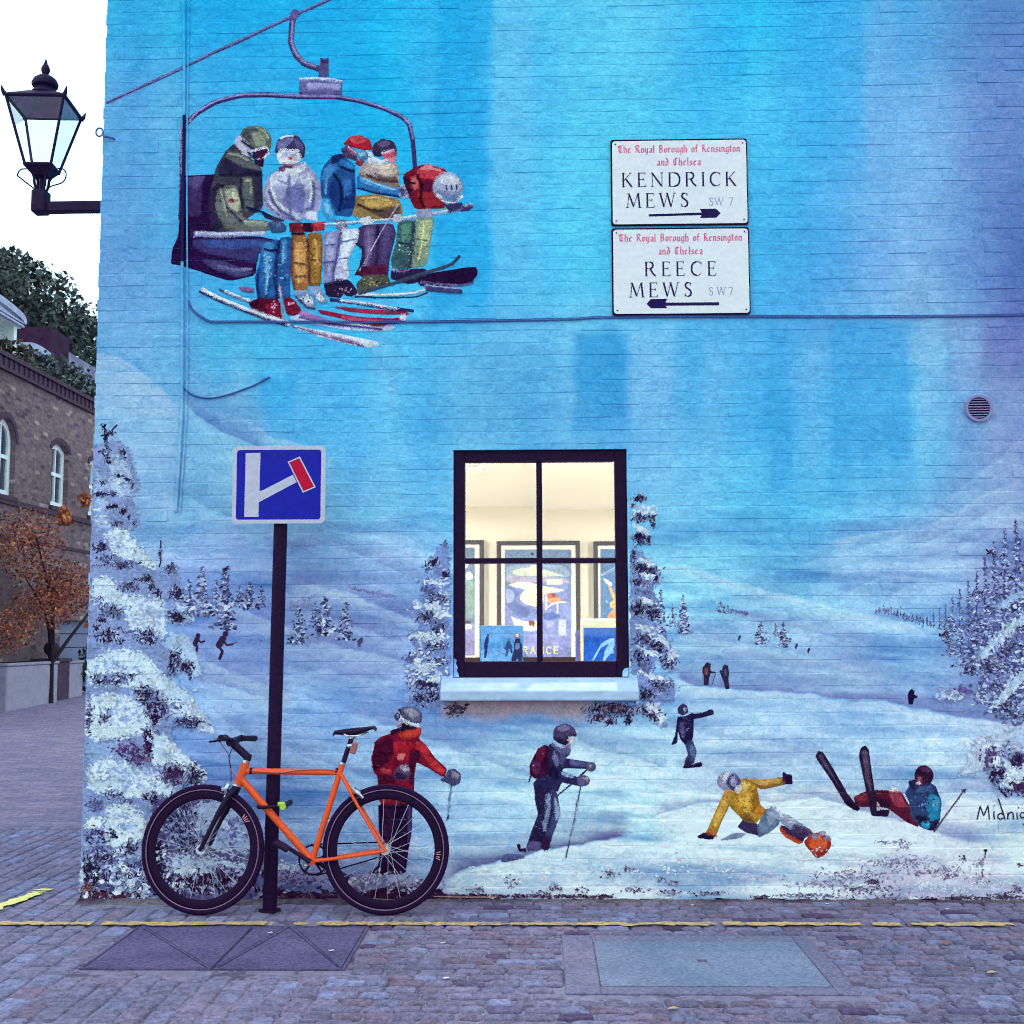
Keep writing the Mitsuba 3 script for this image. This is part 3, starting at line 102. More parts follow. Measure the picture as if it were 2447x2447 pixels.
 'painted_chairlift':[(376,[-2611,4716,-2261,4882,-2011,5004,-1777,5108,-1484,5249,-1239,5361,-1235,5365,-1235,5372,-1239,5376,-1246,5376,-1370,5321,-1509,5256,-1740,5143,-2019,5019,-2268,4897,-2621,4730,-2625,4725,-2625,4719,-2620,4714]),(377,[-2616,4714,-2419,4808,-2226,4898,-2013,5001,-1778,5104,-1486,5246,-1241,5358,-1244,5364,-1489,5252,-1781,5110,-2016,5007,-2229,4904,-2422,4814,-2619,4720]),(378,[-1498,5284,-1513,5203,-1518,5094,-1516,5074,-1512,5061,-1489,5005,-1472,4981,-1433,4941,-1419,4932,-1345,4903,-1315,4895,-1302,4897,-1294,4908,-1296,4922,-1307,4930,-1345,4941,-1402,4963,-1417,4974,-1447,5005,-1458,5021,-1479,5072,-1483,5094,-1478,5197,-1463,5277,-1466,5291,-1477,5299,-1490,5297]),(379,[-1497,5226,-1500,5096,-1498,5076,-1494,5066,-1471,5016,-1457,4997,-1418,4960,-1399,4949,-1344,4927,-1342,4934,-1396,4956,-1414,4966,-1452,5002,-1465,5019,-1490,5078,-1493,5113,-1489,5226]),(380,[-1317,4979,-1270,4980,-1266,4865,-1331,4866,-1324,4915]),(381,[-1318,4975,-1269,4978,-1269,4956,-1316,4953]),(382,[-1450,5267,-1453,5255,-1460,5245,-1471,5240,-1484,5240,-1495,5246,-1503,5256,-1505,5268,-1503,5281,-1495,5291,-1484,5296,-1472,5296,-1461,5290,-1453,5280]),(383,[-1445,4851,-1183,4836,-1185,4751,-1446,4763]),(384,[-1380,4827,-1219,4818,-1195,4813,-1203,4786,-1215,4784,-1288,4798,-1309,4798,-1373,4791,-1386,4794,-1402,4824]),(385,[-1441,4847,-1350,4851,-1310,4847,-1186,4830,-1182,4831,-1179,4835,-1181,4840,-1185,4843,-1308,4860,-1350,4864,-1444,4860,-1448,4857,-1450,4853,-1447,4848]),(386,[-1444,4753,-1289,4748,-1185,4742,-1184,4751,-1288,4756,-1444,4762]),(387,[-2133,4253,-2133,4446,-2128,4544,-2126,4558,-2120,4575,-2073,4626,-2048,4646,-1956,4702,-1915,4716,-1825,4739,-1806,4743,-1777,4746,-1632,4743,-1461,4729,-1255,4725,-1223,4723,-1120,4706,-1076,4697,-966,4662,-925,4647,-841,4606,-823,4594,-792,4563,-785,4544,-767,4460,-758,4373,-752,4282,-747,4272,-738,4269,-729,4273,-726,4283,-732,4375,-741,4463,-747,4495,-763,4564,-770,4577,-777,4586,-814,4621,-829,4630,-902,4665,-941,4681,-1070,4723,-1117,4733,-1221,4750,-1255,4752,-1460,4757,-1631,4771,-1778,4773,-1810,4770,-1831,4765,-1941,4737,-1969,4726,-2050,4678,-2081,4655,-2134,4602,-2142,4591,-2151,4567,-2154,4547,-2160,4418,-2160,4251,-2156,4241,-2146,4237,-2137,4241]),(388,[-2137,4380,-2136,4537,-2130,4561,-2123,4574,-2073,4646,-2056,4662,-2043,4670,-1975,4711,-1936,4728,-1827,4756,-1808,4760,-1778,4763,-1632,4761,-1426,4745,-1255,4742,-1204,4738,-1119,4724,-1074,4714,-964,4679,-922,4663,-846,4627,-820,4612,-779,4569,-770,4546,-752,4471,-745,4472,-766,4559,-773,4573,-779,4581,-816,4618,-843,4634,-919,4670,-962,4686,-1072,4721,-1100,4728,-1203,4745,-1255,4750,-1426,4753,-1631,4768,-1778,4771,-1809,4768,-1829,4763,-1939,4735,-1964,4725,-2047,4677,-2061,4668,-2078,4652,-2129,4578,-2137,4564,-2144,4538,-2145,4381]),(389,[-2156,4271,-2164,3993,-2162,3986,-2155,3983,-2148,3985,-2145,3992,-2137,4272,-2140,4279,-2147,4282,-2153,4280]),(390,[-2156,4272,-2151,4272,-2160,4576,-2165,4576]),(391,[-2134,4251,-2005,4257,-1973,4259,-1902,4268,-1888,4226,-1875,3957,-1896,3913,-2047,3902,-2072,3897,-2080,3877,-2033,3873,-1731,3870,-1666,3866,-1555,3840,-1540,3833,-1555,3817,-1667,3769,-1683,3748,-1689,3651,-1709,3632,-1827,3607,-1866,3610,-2124,3696,-2147,3703,-2195,3711,-2202,3723,-2197,3790,-2192,3809,-2167,3866,-2161,3896,-2153,4035,-2153,4080,-2154,4227]),(392,[-2122,4221,-2035,4236,-2022,4219,-2031,4011,-2044,4002,-2122,4003,-2134,4029,-2136,4192]),(393,[-2116,4241,-2021,4248,-2008,4245,-2052,4170,-2062,4168,-2112,4211,-2129,4236]),(394,[-2011,3857,-1638,3853,-1581,3848,-1597,3820,-1608,3810,-1663,3778,-1673,3766,-1680,3717,-1706,3715,-1910,3760,-2038,3793,-2060,3806,-2069,3851]),(395,[-1972,3851,-1687,3850,-1644,3845,-1659,3811,-1682,3805,-1808,3802,-1846,3803,-1957,3812,-1980,3818,-2012,3847]),(396,[-1999,3733,-1895,3724,-1859,3713,-1731,3655,-1722,3644,-1793,3630,-1813,3632,-1888,3662,-1952,3683,-1968,3692,-2009,3729]),(397,[-1910,3684,-1845,3667,-1816,3663,-1721,3667,-1717,3669,-1716,3673,-1718,3678,-1722,3679,-1804,3676,-1832,3677,-1908,3697,-1913,3696,-1916,3692,-1915,3687]),(398,[-2069,3879,-1903,3872,-1774,3876,-1642,3877,-1632,3881,-1629,3891,-1633,3900,-1643,3904,-1775,3904,-1903,3900,-2071,3907,-2080,3903,-2084,3893,-2081,3883]),(399,[-2048,3895,-1901,3889,-1653,3893,-1649,3894,-1648,3898,-1649,3902,-1653,3903,-1902,3899,-2050,3905,-2054,3904,-2055,3900,-2054,3897]),(400,[-2077,3882,-2073,3879,-2069,3878,-2065,3881,-2065,3886,-2076,3919,-2079,3922,-2084,3923,-2088,3919,-2088,3915])],
 'painted_chairlift__painted_rider':[(401,[-1885,4406,-1846,4447,-1830,4446,-1757,4404,-1743,4391,-1726,4349,-1717,4338,-1672,4304,-1664,4282,-1654,4064,-1664,4044,-1765,3969,-1769,3959,-1768,3910,-1790,3903,-1933,3904,-1959,3922,-1979,4037,-1981,4070,-1974,4168,-1968,4199,-1943,4297,-1934,4321,-1907,4370]),(402,[-1870,4400,-1826,4408,-1809,4402,-1744,4360,-1727,4347,-1678,4301,-1675,4290,-1707,4270,-1724,4270,-1804,4287,-1830,4289,-1910,4286,-1917,4299,-1883,4385]),(403,[-1881,4365,-1808,4319,-1781,4307,-1685,4281,-1669,4275,-1665,4258,-1680,4257,-1812,4268,-1916,4269,-1928,4282,-1897,4360]),(404,[-1778,4238,-1739,4254,-1730,4232,-1711,4076,-1714,4048,-1753,4024,-1764,4031,-1789,4096,-1792,4122,-1786,4220]),(405,[-1705,4248,-1667,4264,-1661,4242,-1656,4086,-1661,4059,-1692,4043,-1699,4065,-1710,4221]),(406,[-1975,4165,-1927,4181,-1921,4168,-1927,4070,-1924,4039,-1898,3941,-1901,3923,-1947,3909,-1957,3924,-1979,4037,-1982,4068,-1982,4149]),(407,[-1797,4522,-1773,4550,-1761,4557,-1705,4567,-1690,4565,-1649,4546,-1639,4537,-1614,4499,-1610,4485,-1610,4436,-1612,4424,-1627,4400,-1640,4399,-1704,4416,-1723,4424,-1780,4458,-1790,4469,-1799,4511]),(408,[-1719,4523,-1671,4531,-1661,4526,-1640,4489,-1638,4477,-1650,4445,-1658,4440,-1698,4440,-1707,4450,-1724,4512]),(409,[-1791,4516,-1768,4545,-1761,4543,-1740,4501,-1738,4488,-1745,4447,-1751,4444,-1784,4465,-1790,4473,-1794,4507]),(410,[-1823,4496,-1799,4500,-1786,4491,-1733,4429,-1726,4413,-1732,4376,-1738,4373,-1772,4394,-1826,4444,-1832,4456,-1827,4490]),(411,[-1712,4412,-1642,4424,-1630,4421,-1624,4387,-1628,4378,-1661,4355,-1672,4353,-1712,4365,-1719,4372,-1722,4405]),(412,[-1635,4426,-1624,4397,-1664,4352,-1723,4363,-1724,4355,-1663,4344,-1660,4345,-1617,4393,-1616,4397,-1631,4434,-1730,4409,-1728,4402]),(413,[-1706,4346,-1658,4357,-1651,4352,-1657,4311,-1662,4306,-1692,4321,-1699,4326,-1711,4342]),(414,[-1816,4452,-1792,4452,-1783,4444,-1751,4394,-1749,4386,-1773,4387,-1782,4395,-1815,4444]),(415,[-1908,4184,-1832,4192,-1817,4179,-1797,4088,-1772,3991,-1752,3978,-1640,3969,-1620,3961,-1603,3918,-1621,3910,-1748,3899,-1780,3900,-1860,3922,-1882,3941,-1938,4039,-1943,4070,-1923,4168]),(416,[-1875,4167,-1823,4171,-1812,4160,-1793,4086,-1792,4068,-1807,4027,-1816,4025,-1857,4054,-1865,4072,-1881,4154]),(417,[-1841,4149,-1813,4140,-1808,4131,-1799,4082,-1800,4072,-1815,4056,-1821,4065,-1842,4138]),(418,[-1921,4094,-1850,4022,-1798,3973,-1787,3965,-1768,3957,-1751,3954,-1644,3940,-1643,3948,-1750,3962,-1765,3965,-1783,3972,-1844,4029,-1915,4100]),(419,[-1752,3971,-1645,3964,-1627,3961,-1623,3946,-1639,3944,-1742,3945,-1759,3948,-1768,3969]),(420,[-1824,4096,-1826,4092,-1831,4089,-1847,4087,-1860,4092,-1862,4096,-1860,4101,-1855,4104,-1847,4106,-1831,4104,-1826,4100]),(421,[-1615,3957,-1568,3973,-1554,3970,-1514,3937,-1508,3928,-1514,3904,-1525,3899,-1590,3893,-1603,3900,-1620,3947]),(422,[-1597,3961,-1565,3969,-1557,3967,-1537,3951,-1537,3946,-1556,3934,-1565,3936,-1597,3956]),(423,[-1658,4031,-1610,4002,-1592,3994,-1528,3973,-1523,3968,-1555,3960,-1570,3962,-1634,3983,-1647,3993,-1663,4029]),(424,[-1645,3839,-1565,3850,-1554,3837,-1563,3744,-1567,3636,-1565,3608,-1552,3510,-1566,3493,-1662,3486,-1679,3502,-1690,3608,-1689,3638,-1669,3718,-1665,3744,-1658,3824]),(425,[-1544,3859,-1488,3866,-1479,3851,-1477,3745,-1484,3570,-1479,3504,-1487,3494,-1543,3494,-1555,3510,-1571,3608,-1571,3652,-1555,3829]),(426,[-1560,3835,-1574,3721,-1579,3612,-1576,3579,-1563,3496,-1561,3491,-1556,3490,-1551,3492,-1550,3497,-1564,3593,-1565,3624,-1560,3720,-1546,3835,-1547,3840,-1552,3843,-1557,3842]),(427,[-1677,3667,-1688,3601,-1689,3574,-1674,3491,-1671,3486,-1665,3485,-1661,3488,-1659,3493,-1673,3564,-1675,3589,-1662,3666,-1664,3671,-1668,3674,-1674,3673]),(428,[-1635,3828,-1595,3835,-1590,3824,-1605,3637,-1610,3629,-1635,3662,-1639,3686,-1641,3807]),(428,[-1533,3847,-1510,3851,-1506,3839,-1509,3763,-1512,3748,-1528,3732,-1531,3743,-1536,3833]),(1435,[-1722,3468,-1683,3492,-1662,3495,-1567,3491,-1549,3482,-1529,3430,-1526,3414,-1534,3365,-1542,3360,-1684,3417,-1700,3427,-1725,3459]),(1436,[-1625,3457,-1562,3473,-1550,3468,-1538,3419,-1537,3407,-1549,3380,-1557,3378,-1597,3399,-1607,3408,-1631,3449]),(1437,[-1517,3491,-1476,3495,-1462,3487,-1418,3430,-1413,3417,-1425,3392,-1435,3389,-1490,3394,-1502,3406,-1520,3479]),(1438,[-1721,3467,-1674,3486,-1668,3481,-1675,3432,-1682,3429,-1722,3459]),(1439,[-1525,3366,-1493,3358,-1489,3354,-1497,3338,-1501,3337,-1521,3345,-1525,3349,-1529,3365]),(2442,[-2009,3541,-1932,3499,-1895,3481,-1648,3379,-1491,3329,-1482,3330,-1477,3336,-1478,3345,-1485,3351,-1616,3392,-1654,3406,-1886,3502,-1922,3519,-2001,3562,-2009,3563,-2016,3557,-2017,3548]),(2443,[-2027,3538,-1892,3472,-1739,3409,-1622,3364,-1499,3326,-1497,3332,-1643,3378,-1871,3470,-1914,3489,-2024,3544]),(2444,[-1908,3546,-1815,3506,-1720,3467,-1716,3476,-1905,3555]),(2445,[-1866,3535,-1778,3495,-1720,3476,-1715,3477,-1712,3480,-1713,3485,-1717,3488,-1787,3512,-1863,3547,-1867,3548,-1871,3544,-1871,3540]),(2446,[-1781,3566,-1710,3557,-1699,3553,-1698,3533,-1707,3531,-1763,3539,-1774,3544,-1790,3564]),(2447,[-1548,3570,-1534,3464,-1524,3359,-1518,3359,-1531,3496,-1542,3571]),(2511,[-1790,4230,-1792,4158,-1790,4131,-1774,4052,-1768,4053,-1782,4121,-1785,4147,-1783,4230]),(2511,[-1957,4160,-1930,4186,-1920,4188,-1889,4185,-1888,4191,-1920,4194,-1932,4192,-1962,4165]),(2419,[-1912,4161,-1872,3999,-1867,4000,-1907,4162]),(2511,[-1747,4389,-1702,4347,-1668,4308,-1663,4312,-1710,4364,-1743,4394]),(2512,[-1861,4384,-1804,4374,-1788,4366,-1746,4340,-1743,4346,-1785,4372,-1803,4380,-1861,4391]),(2512,[-1762,4211,-1737,4219,-1732,4206,-1725,4138,-1719,4138,-1727,4206,-1729,4215,-1733,4223,-1739,4225,-1764,4216]),(2513,[-1922,4256,-1784,4253,-1669,4261,-1670,4268,-1807,4259,-1922,4262]),(2514,[-1696,4546,-1653,4526,-1645,4516,-1630,4481,-1625,4484,-1640,4518,-1650,4530,-1695,4551]),(2515,[-1790,4466,-1745,4434,-1716,4416,-1713,4421,-1788,4470]),(2516,[-1751,4049,-1661,4019,-1603,3992,-1601,3998,-1673,4030,-1749,4055]),(2517,[-1641,3791,-1617,3781,-1605,3779,-1561,3784,-1562,3790,-1605,3785,-1615,3787,-1640,3797]),(2429,[-1627,3752,-1621,3615,-1628,3519,-1623,3518,-1616,3601,-1615,3636,-1622,3752]),(2429,[-1529,3708,-1524,3708,-1522,3814,-1527,3815])],
 'painted_chairlift__painted_ski':[(448,[-1478,3376,-1416,3406,-1391,3404,-1296,3363,-1256,3354,-1099,3335,-1048,3333,-884,3340,-857,3336,-856,3305,-865,3298,-930,3285,-968,3285,-1149,3299,-1202,3307,-1397,3348,-1476,3368]),(449,[-1427,3375,-1313,3344,-1262,3333,-930,3292,-929,3302,-1237,3340,-1292,3349,-1425,3384]),(450,[-1440,3416,-1393,3411,-1367,3403,-1248,3358,-1236,3350,-1275,3345,-1296,3348,-1391,3375,-1411,3384,-1443,3412]),(451,[-1432,3323,-1212,3281,-986,3232,-958,3223,-945,3204,-953,3200,-1012,3192,-1046,3197,-1203,3233,-1252,3247,-1402,3296,-1430,3307,-1462,3326]),(452,[-1468,3321,-1212,3244,-1033,3191,-1031,3199,-1466,3329]),(453,[-1321,3272,-1075,3207,-1070,3208,-1067,3212,-1068,3217,-1072,3220,-1320,3285,-1325,3284,-1328,3280,-1327,3275]),(454,[-1284,3417,-1103,3380,-1051,3373,-902,3363,-868,3363,-799,3372,-789,3369,-795,3344,-817,3337,-950,3317,-990,3319,-1281,3392,-1304,3400,-1312,3419]),(455,[-1159,3380,-1042,3363,-932,3354,-932,3352,-1010,3340,-1039,3341,-1160,3368,-1176,3380]),(456,[-1196,3438,-1047,3423,-814,3407,-783,3403,-766,3390,-782,3388,-901,3388,-945,3390,-1102,3404,-1138,3410,-1209,3436]),(457,[-784,3371,-786,3364,-791,3357,-800,3354,-809,3354,-817,3358,-823,3364,-825,3372,-823,3379,-817,3386,-809,3389,-800,3389,-791,3385,-786,3379]),(458,[-1235,3471,-1091,3451,-905,3418,-751,3401,-744,3403,-741,3409,-743,3416,-749,3419,-903,3437,-1089,3470,-1235,3490,-1242,3488,-1245,3482,-1243,3475]),(459,[-1180,3476,-1007,3450,-838,3420,-837,3429,-1037,3464,-1179,3484]),(460,[-1078,3506,-889,3500,-838,3502,-719,3515,-671,3532,-666,3536,-666,3541,-670,3545,-675,3546,-723,3529,-857,3516,-914,3516,-1081,3521,-1086,3519,-1088,3513,-1086,3508]),(461,[-1097,3495,-936,3486,-744,3490,-720,3493,-710,3496,-661,3517,-664,3523,-712,3502,-745,3496,-936,3493,-1096,3502]),(462,[-1066,3512,-858,3510,-735,3520,-735,3525,-841,3516,-888,3514,-1066,3518])],
 'painted_chairlift__painted_rider_001':[(463,[-1559,4291,-1519,4315,-1501,4320,-1421,4332,-1401,4326,-1352,4281,-1340,4264,-1312,4207,-1307,4180,-1303,4065,-1308,4040,-1346,3991,-1359,3983,-1407,3982,-1543,3993,-1571,4001,-1635,4044,-1647,4064,-1656,4146,-1654,4169,-1629,4234,-1618,4250]),(464,[-1595,4267,-1524,4274,-1504,4273,-1448,4256,-1444,4244,-1475,4187,-1490,4181,-1554,4198,-1570,4197,-1609,4173,-1615,4181,-1608,4254]),(464,[-1430,4254,-1374,4262,-1363,4255,-1346,4206,-1350,4193,-1389,4161,-1401,4167,-1434,4241]),(465,[-1493,4181,-1446,4197,-1433,4191,-1400,4142,-1398,4119,-1412,4021,-1422,4007,-1470,4016,-1485,4024,-1533,4065,-1536,4084,-1505,4166]),(466,[-1370,4179,-1338,4195,-1332,4180,-1321,4065,-1324,4045,-1357,4029,-1364,4045,-1373,4159]),(467,[-1545,4304,-1517,4309,-1448,4303,-1435,4306,-1403,4334,-1399,4332,-1407,4292,-1417,4281,-1472,4257,-1486,4255,-1518,4263,-1526,4269,-1546,4298]),(468,[-1559,4305,-1519,4317,-1514,4314,-1522,4286,-1527,4280,-1551,4277,-1556,4279,-1564,4300]),(469,[-1586,4423,-1571,4474,-1561,4485,-1513,4505,-1498,4507,-1450,4498,-1438,4489,-1408,4444,-1404,4427,-1408,4368,-1429,4360,-1555,4370,-1576,4377,-1587,4410]),(470,[-1560,4464,-1513,4490,-1502,4492,-1477,4482,-1480,4474,-1519,4433,-1530,4426,-1562,4418,-1567,4422,-1568,4455]),(471,[-1463,4477,-1426,4451,-1420,4441,-1415,4400,-1419,4397,-1447,4422,-1454,4433,-1466,4474]),(472,[-1575,4385,-1550,4406,-1535,4409,-1463,4403,-1449,4396,-1432,4356,-1436,4347,-1474,4324,-1488,4322,-1544,4335,-1556,4342,-1576,4376]),(473,[-1577,4378,-1558,4332,-1554,4330,-1480,4316,-1423,4351,-1445,4406,-1449,4409,-1548,4413,-1552,4411,-1576,4383]),(474,[-1536,4394,-1472,4389,-1460,4385,-1452,4364,-1461,4362,-1525,4367,-1536,4371,-1545,4392]),(475,[-1476,4357,-1481,4352,-1494,4351,-1504,4355,-1505,4358,-1500,4363,-1494,4364,-1482,4362]),(476,[-1530,4329,-1486,4322,-1478,4318,-1470,4303,-1474,4300,-1508,4296,-1516,4299,-1534,4326]),(477,[-1631,4178,-1598,4179,-1589,4166,-1564,4085,-1542,4063,-1430,4012,-1414,3999,-1423,3971,-1441,3968,-1544,3982,-1569,3992,-1627,4043,-1637,4066,-1637,4163]),(478,[-1612,4157,-1588,4148,-1580,4137,-1555,4071,-1540,4055,-1468,4022,-1469,4018,-1548,4027,-1567,4034,-1608,4067,-1614,4082,-1615,4148]),(479,[-1387,4044,-1339,4019,-1329,4010,-1319,3972,-1327,3967,-1384,3972,-1393,3982,-1394,4039]),(480,[-1652,4102,-1610,4043,-1592,4027,-1547,3993,-1518,3982,-1435,3962,-1434,3969,-1517,3989,-1543,3999,-1587,4032,-1604,4048,-1647,4107]),(481,[-1487,3954,-1422,3957,-1410,3950,-1402,3904,-1411,3897,-1477,3897,-1489,3904,-1496,3946]),(482,[-1351,3953,-1286,3965,-1277,3959,-1281,3913,-1290,3906,-1342,3906,-1352,3912,-1360,3946]),(257,[-1407,3952,-1362,3952,-1355,3945,-1351,3904,-1357,3898,-1396,3897,-1404,3903,-1412,3945]),(483,[-1336,3952,-1304,3957,-1299,3955,-1299,3942,-1303,3939,-1331,3931,-1336,3932,-1340,3949]),(484,[-1466,3894,-1409,3893,-1398,3886,-1381,3841,-1378,3800,-1372,3580,-1381,3544,-1449,3537,-1462,3546,-1479,3612,-1481,3642,-1476,3881]),(485,[-1452,3816,-1413,3832,-1405,3814,-1391,3685,-1392,3654,-1415,3590,-1423,3590,-1447,3655,-1452,3683,-1458,3796]),(486,[-1371,3892,-1306,3888,-1295,3874,-1290,3793,-1291,3754,-1297,3592,-1306,3566,-1359,3567,-1368,3586,-1380,3709,-1381,3748,-1382,3873]),(487,[-1345,3853,-1313,3836,-1308,3808,-1310,3647,-1314,3626,-1338,3659,-1343,3687,-1349,3832]),(488,[-1479,3856,-1483,3738,-1482,3635,-1477,3605,-1462,3545,-1459,3541,-1454,3540,-1450,3543,-1450,3548,-1465,3608,-1469,3635,-1471,3759,-1467,3856,-1468,3861,-1472,3863,-1477,3861]),(489,[-1385,3843,-1379,3678,-1371,3574,-1369,3569,-1364,3568,-1360,3570,-1359,3574,-1369,3719,-1373,3845,-1375,3850,-1379,3851,-1383,3849]),(1497,[-1443,3536,-1393,3537,-1378,3529,-1335,3475,-1329,3462,-1333,3434,-1340,3430,-1380,3439,-1394,3448,-1443,3496,-1451,3508,-1451,3532]),(1497,[-1361,3556,-1310,3557,-1297,3547,-1261,3477,-1260,3465,-1288,3456,-1300,3462,-1348,3507,-1357,3519,-1367,3551]),(1498,[-1392,3496,-1360,3499,-1354,3495,-1341,3463,-1344,3457,-1371,3453,-1378,3458,-1394,3490]),(1498,[-1310,3521,-1282,3493,-1279,3487,-1291,3475,-1297,3476,-1321,3496,-1323,3503,-1316,3523]),(1499,[-1451,3502,-1401,3448,-1383,3433,-1332,3422,-1331,3428,-1380,3438,-1397,3452,-1447,3506]),(2500,[-1621,4156,-1596,4088,-1589,4075,-1554,4033,-1534,4016,-1463,3979,-1459,3986,-1530,4023,-1548,4038,-1583,4080,-1593,4100,-1614,4159]),(2500,[-1356,4209,-1351,4131,-1358,4057,-1361,4050,-1364,4048,-1395,4037,-1393,4030,-1361,4042,-1355,4046,-1351,4055,-1344,4131,-1349,4209]),(2501,[-1499,4248,-1504,4185,-1505,4158,-1497,4065,-1489,4006,-1482,4007,-1491,4066,-1498,4159,-1498,4184,-1492,4248]),(2502,[-1608,4173,-1584,4109,-1572,4086,-1522,4031,-1517,4036,-1567,4090,-1578,4111,-1602,4175]),(2502,[-1373,4230,-1366,4139,-1373,4081,-1366,4080,-1360,4131,-1360,4153,-1366,4231]),(2503,[-1512,4198,-1510,4203,-1563,4225,-1565,4220]),(2503,[-1395,4185,-1397,4190,-1459,4170,-1458,4165]),(2504,[-1482,4298,-1481,4304,-1527,4313,-1528,4307]),(2505,[-1556,4479,-1519,4494,-1507,4495,-1474,4493,-1474,4498,-1507,4501,-1520,4499,-1559,4484]),(2506,[-1402,3885,-1402,3891,-1480,3890,-1479,3883]),(2507,[-1443,3813,-1432,3677,-1436,3580,-1431,3580,-1427,3663,-1427,3698,-1438,3814]),(2508,[-1390,3694,-1389,3699,-1457,3710,-1457,3705]),(2508,[-1388,3623,-1389,3629,-1456,3625,-1456,3620]),(2509,[-1303,3716,-1302,3721,-1367,3730,-1367,3725]),(2510,[-1323,3706,-1318,3706,-1328,3834,-1333,3834])],
 'painted_chairlift__painted_rider_002':[(518,[-1039,4333,-951,4324,-927,4324,-864,4331,-851,4322,-833,4256,-831,4239,-839,4197,-857,4193,-962,4210,-991,4219,-1071,4254,-1079,4269,-1056,4326]),(519,[-1064,4254,-848,4193,-836,4187,-828,4171,-841,4169,-932,4172,-960,4177,-1048,4211,-1064,4222,-1081,4254]),(520,[-1088,4121,-993,4128,-960,4125,-849,4100,-829,4085,-811,4020,-816,4004,-864,3971,-893,3967,-1028,3977,-1057,3981,-1109,3999,-1116,4010,-1104,4114]),(521,[-1030,4099,-967,4107,-946,4104,-883,4079,-880,4071,-928,4047,-946,4045,-1018,4053,-1030,4060,-1039,4093]),(522,[-1003,4025,-839,4051,-830,4046,-822,4006,-832,3996,-903,3976,-926,3979,-1006,4017]),(523,[-948,4302,-885,4310,-872,4305,-856,4263,-858,4253,-890,4229,-901,4229,-941,4254,-949,4263,-957,4296]),(524,[-981,4256,-934,4239,-917,4236,-862,4235,-852,4231,-844,4207,-854,4204,-925,4209,-943,4215,-983,4253]),(525,[-999,4402,-992,4437,-984,4446,-945,4470,-931,4472,-883,4462,-872,4454,-851,4414,-849,4402,-853,4368,-869,4363,-964,4364,-982,4368,-998,4393]),(526,[-963,4444,-924,4458,-914,4458,-890,4443,-892,4438,-932,4422,-942,4422,-966,4439]),(527,[-927,4387,-873,4400,-863,4396,-853,4360,-861,4352,-916,4339,-926,4343,-934,4379]),(528,[-971,4341,-937,4329,-853,4348,-855,4356,-937,4338,-967,4348,-1019,4381,-1024,4374]),(529,[-862,4398,-863,4405,-941,4386,-939,4380]),(530,[-1020,4358,-949,4335,-938,4329,-945,4312,-955,4311,-1012,4322,-1022,4328,-1030,4357]),(531,[-900,4350,-860,4358,-855,4356,-863,4336,-868,4332,-892,4331,-897,4333,-905,4347]),(532,[-1046,3939,-896,3945,-869,3939,-852,3890,-854,3863,-884,3742,-890,3710,-895,3630,-917,3617,-1055,3619,-1073,3638,-1051,3759,-1052,3784,-1084,3825,-1087,3844,-1072,3925]),(533,[-1032,3917,-993,3925,-987,3908,-994,3795,-999,3763,-1022,3675,-1027,3675,-1037,3794,-1038,3899]),(534,[-928,3926,-889,3925,-885,3907,-904,3794,-920,3711,-924,3729,-933,3899]),(21,[-967,3926,-967,3792,-980,3629,-978,3624,-974,3622,-969,3623,-967,3628,-953,3818,-954,3926,-956,3930,-960,3932,-965,3930]),(535,[-1047,3683,-919,3690,-901,3683,-908,3634,-932,3626,-1077,3627,-1096,3634,-1071,3676]),(536,[-1081,3581,-1042,3622,-1019,3629,-915,3628,-896,3621,-880,3581,-889,3571,-961,3546,-1064,3515,-1077,3519,-1086,3567]),(1541,[-1097,3825,-1057,3788,-1054,3775,-1055,3762,-1062,3661,-1061,3658,-1057,3656,-1053,3657,-1051,3660,-1044,3761,-1044,3777,-1047,3792,-1054,3801,-1091,3833,-1095,3835,-1099,3833,-1100,3829]),(1607,[-1032,4246,-965,4219,-938,4211,-843,4198,-842,4204,-925,4215,-954,4221,-1030,4251]),(1608,[-999,4299,-942,4286,-921,4283,-863,4292,-864,4297,-921,4289,-942,4291,-999,4304]),(1609,[-1081,4063,-1033,4038,-1011,4030,-935,4019,-935,4024,-1010,4035,-1031,4043,-1080,4069]),(1610,[-1059,4096,-985,4104,-960,4101,-894,4083,-893,4088,-959,4106,-985,4109,-1061,4101]),(1611,[-1020,3905,-1014,3799,-1018,3766,-1039,3683,-1034,3681,-1013,3765,-1009,3798,-1015,3905])],
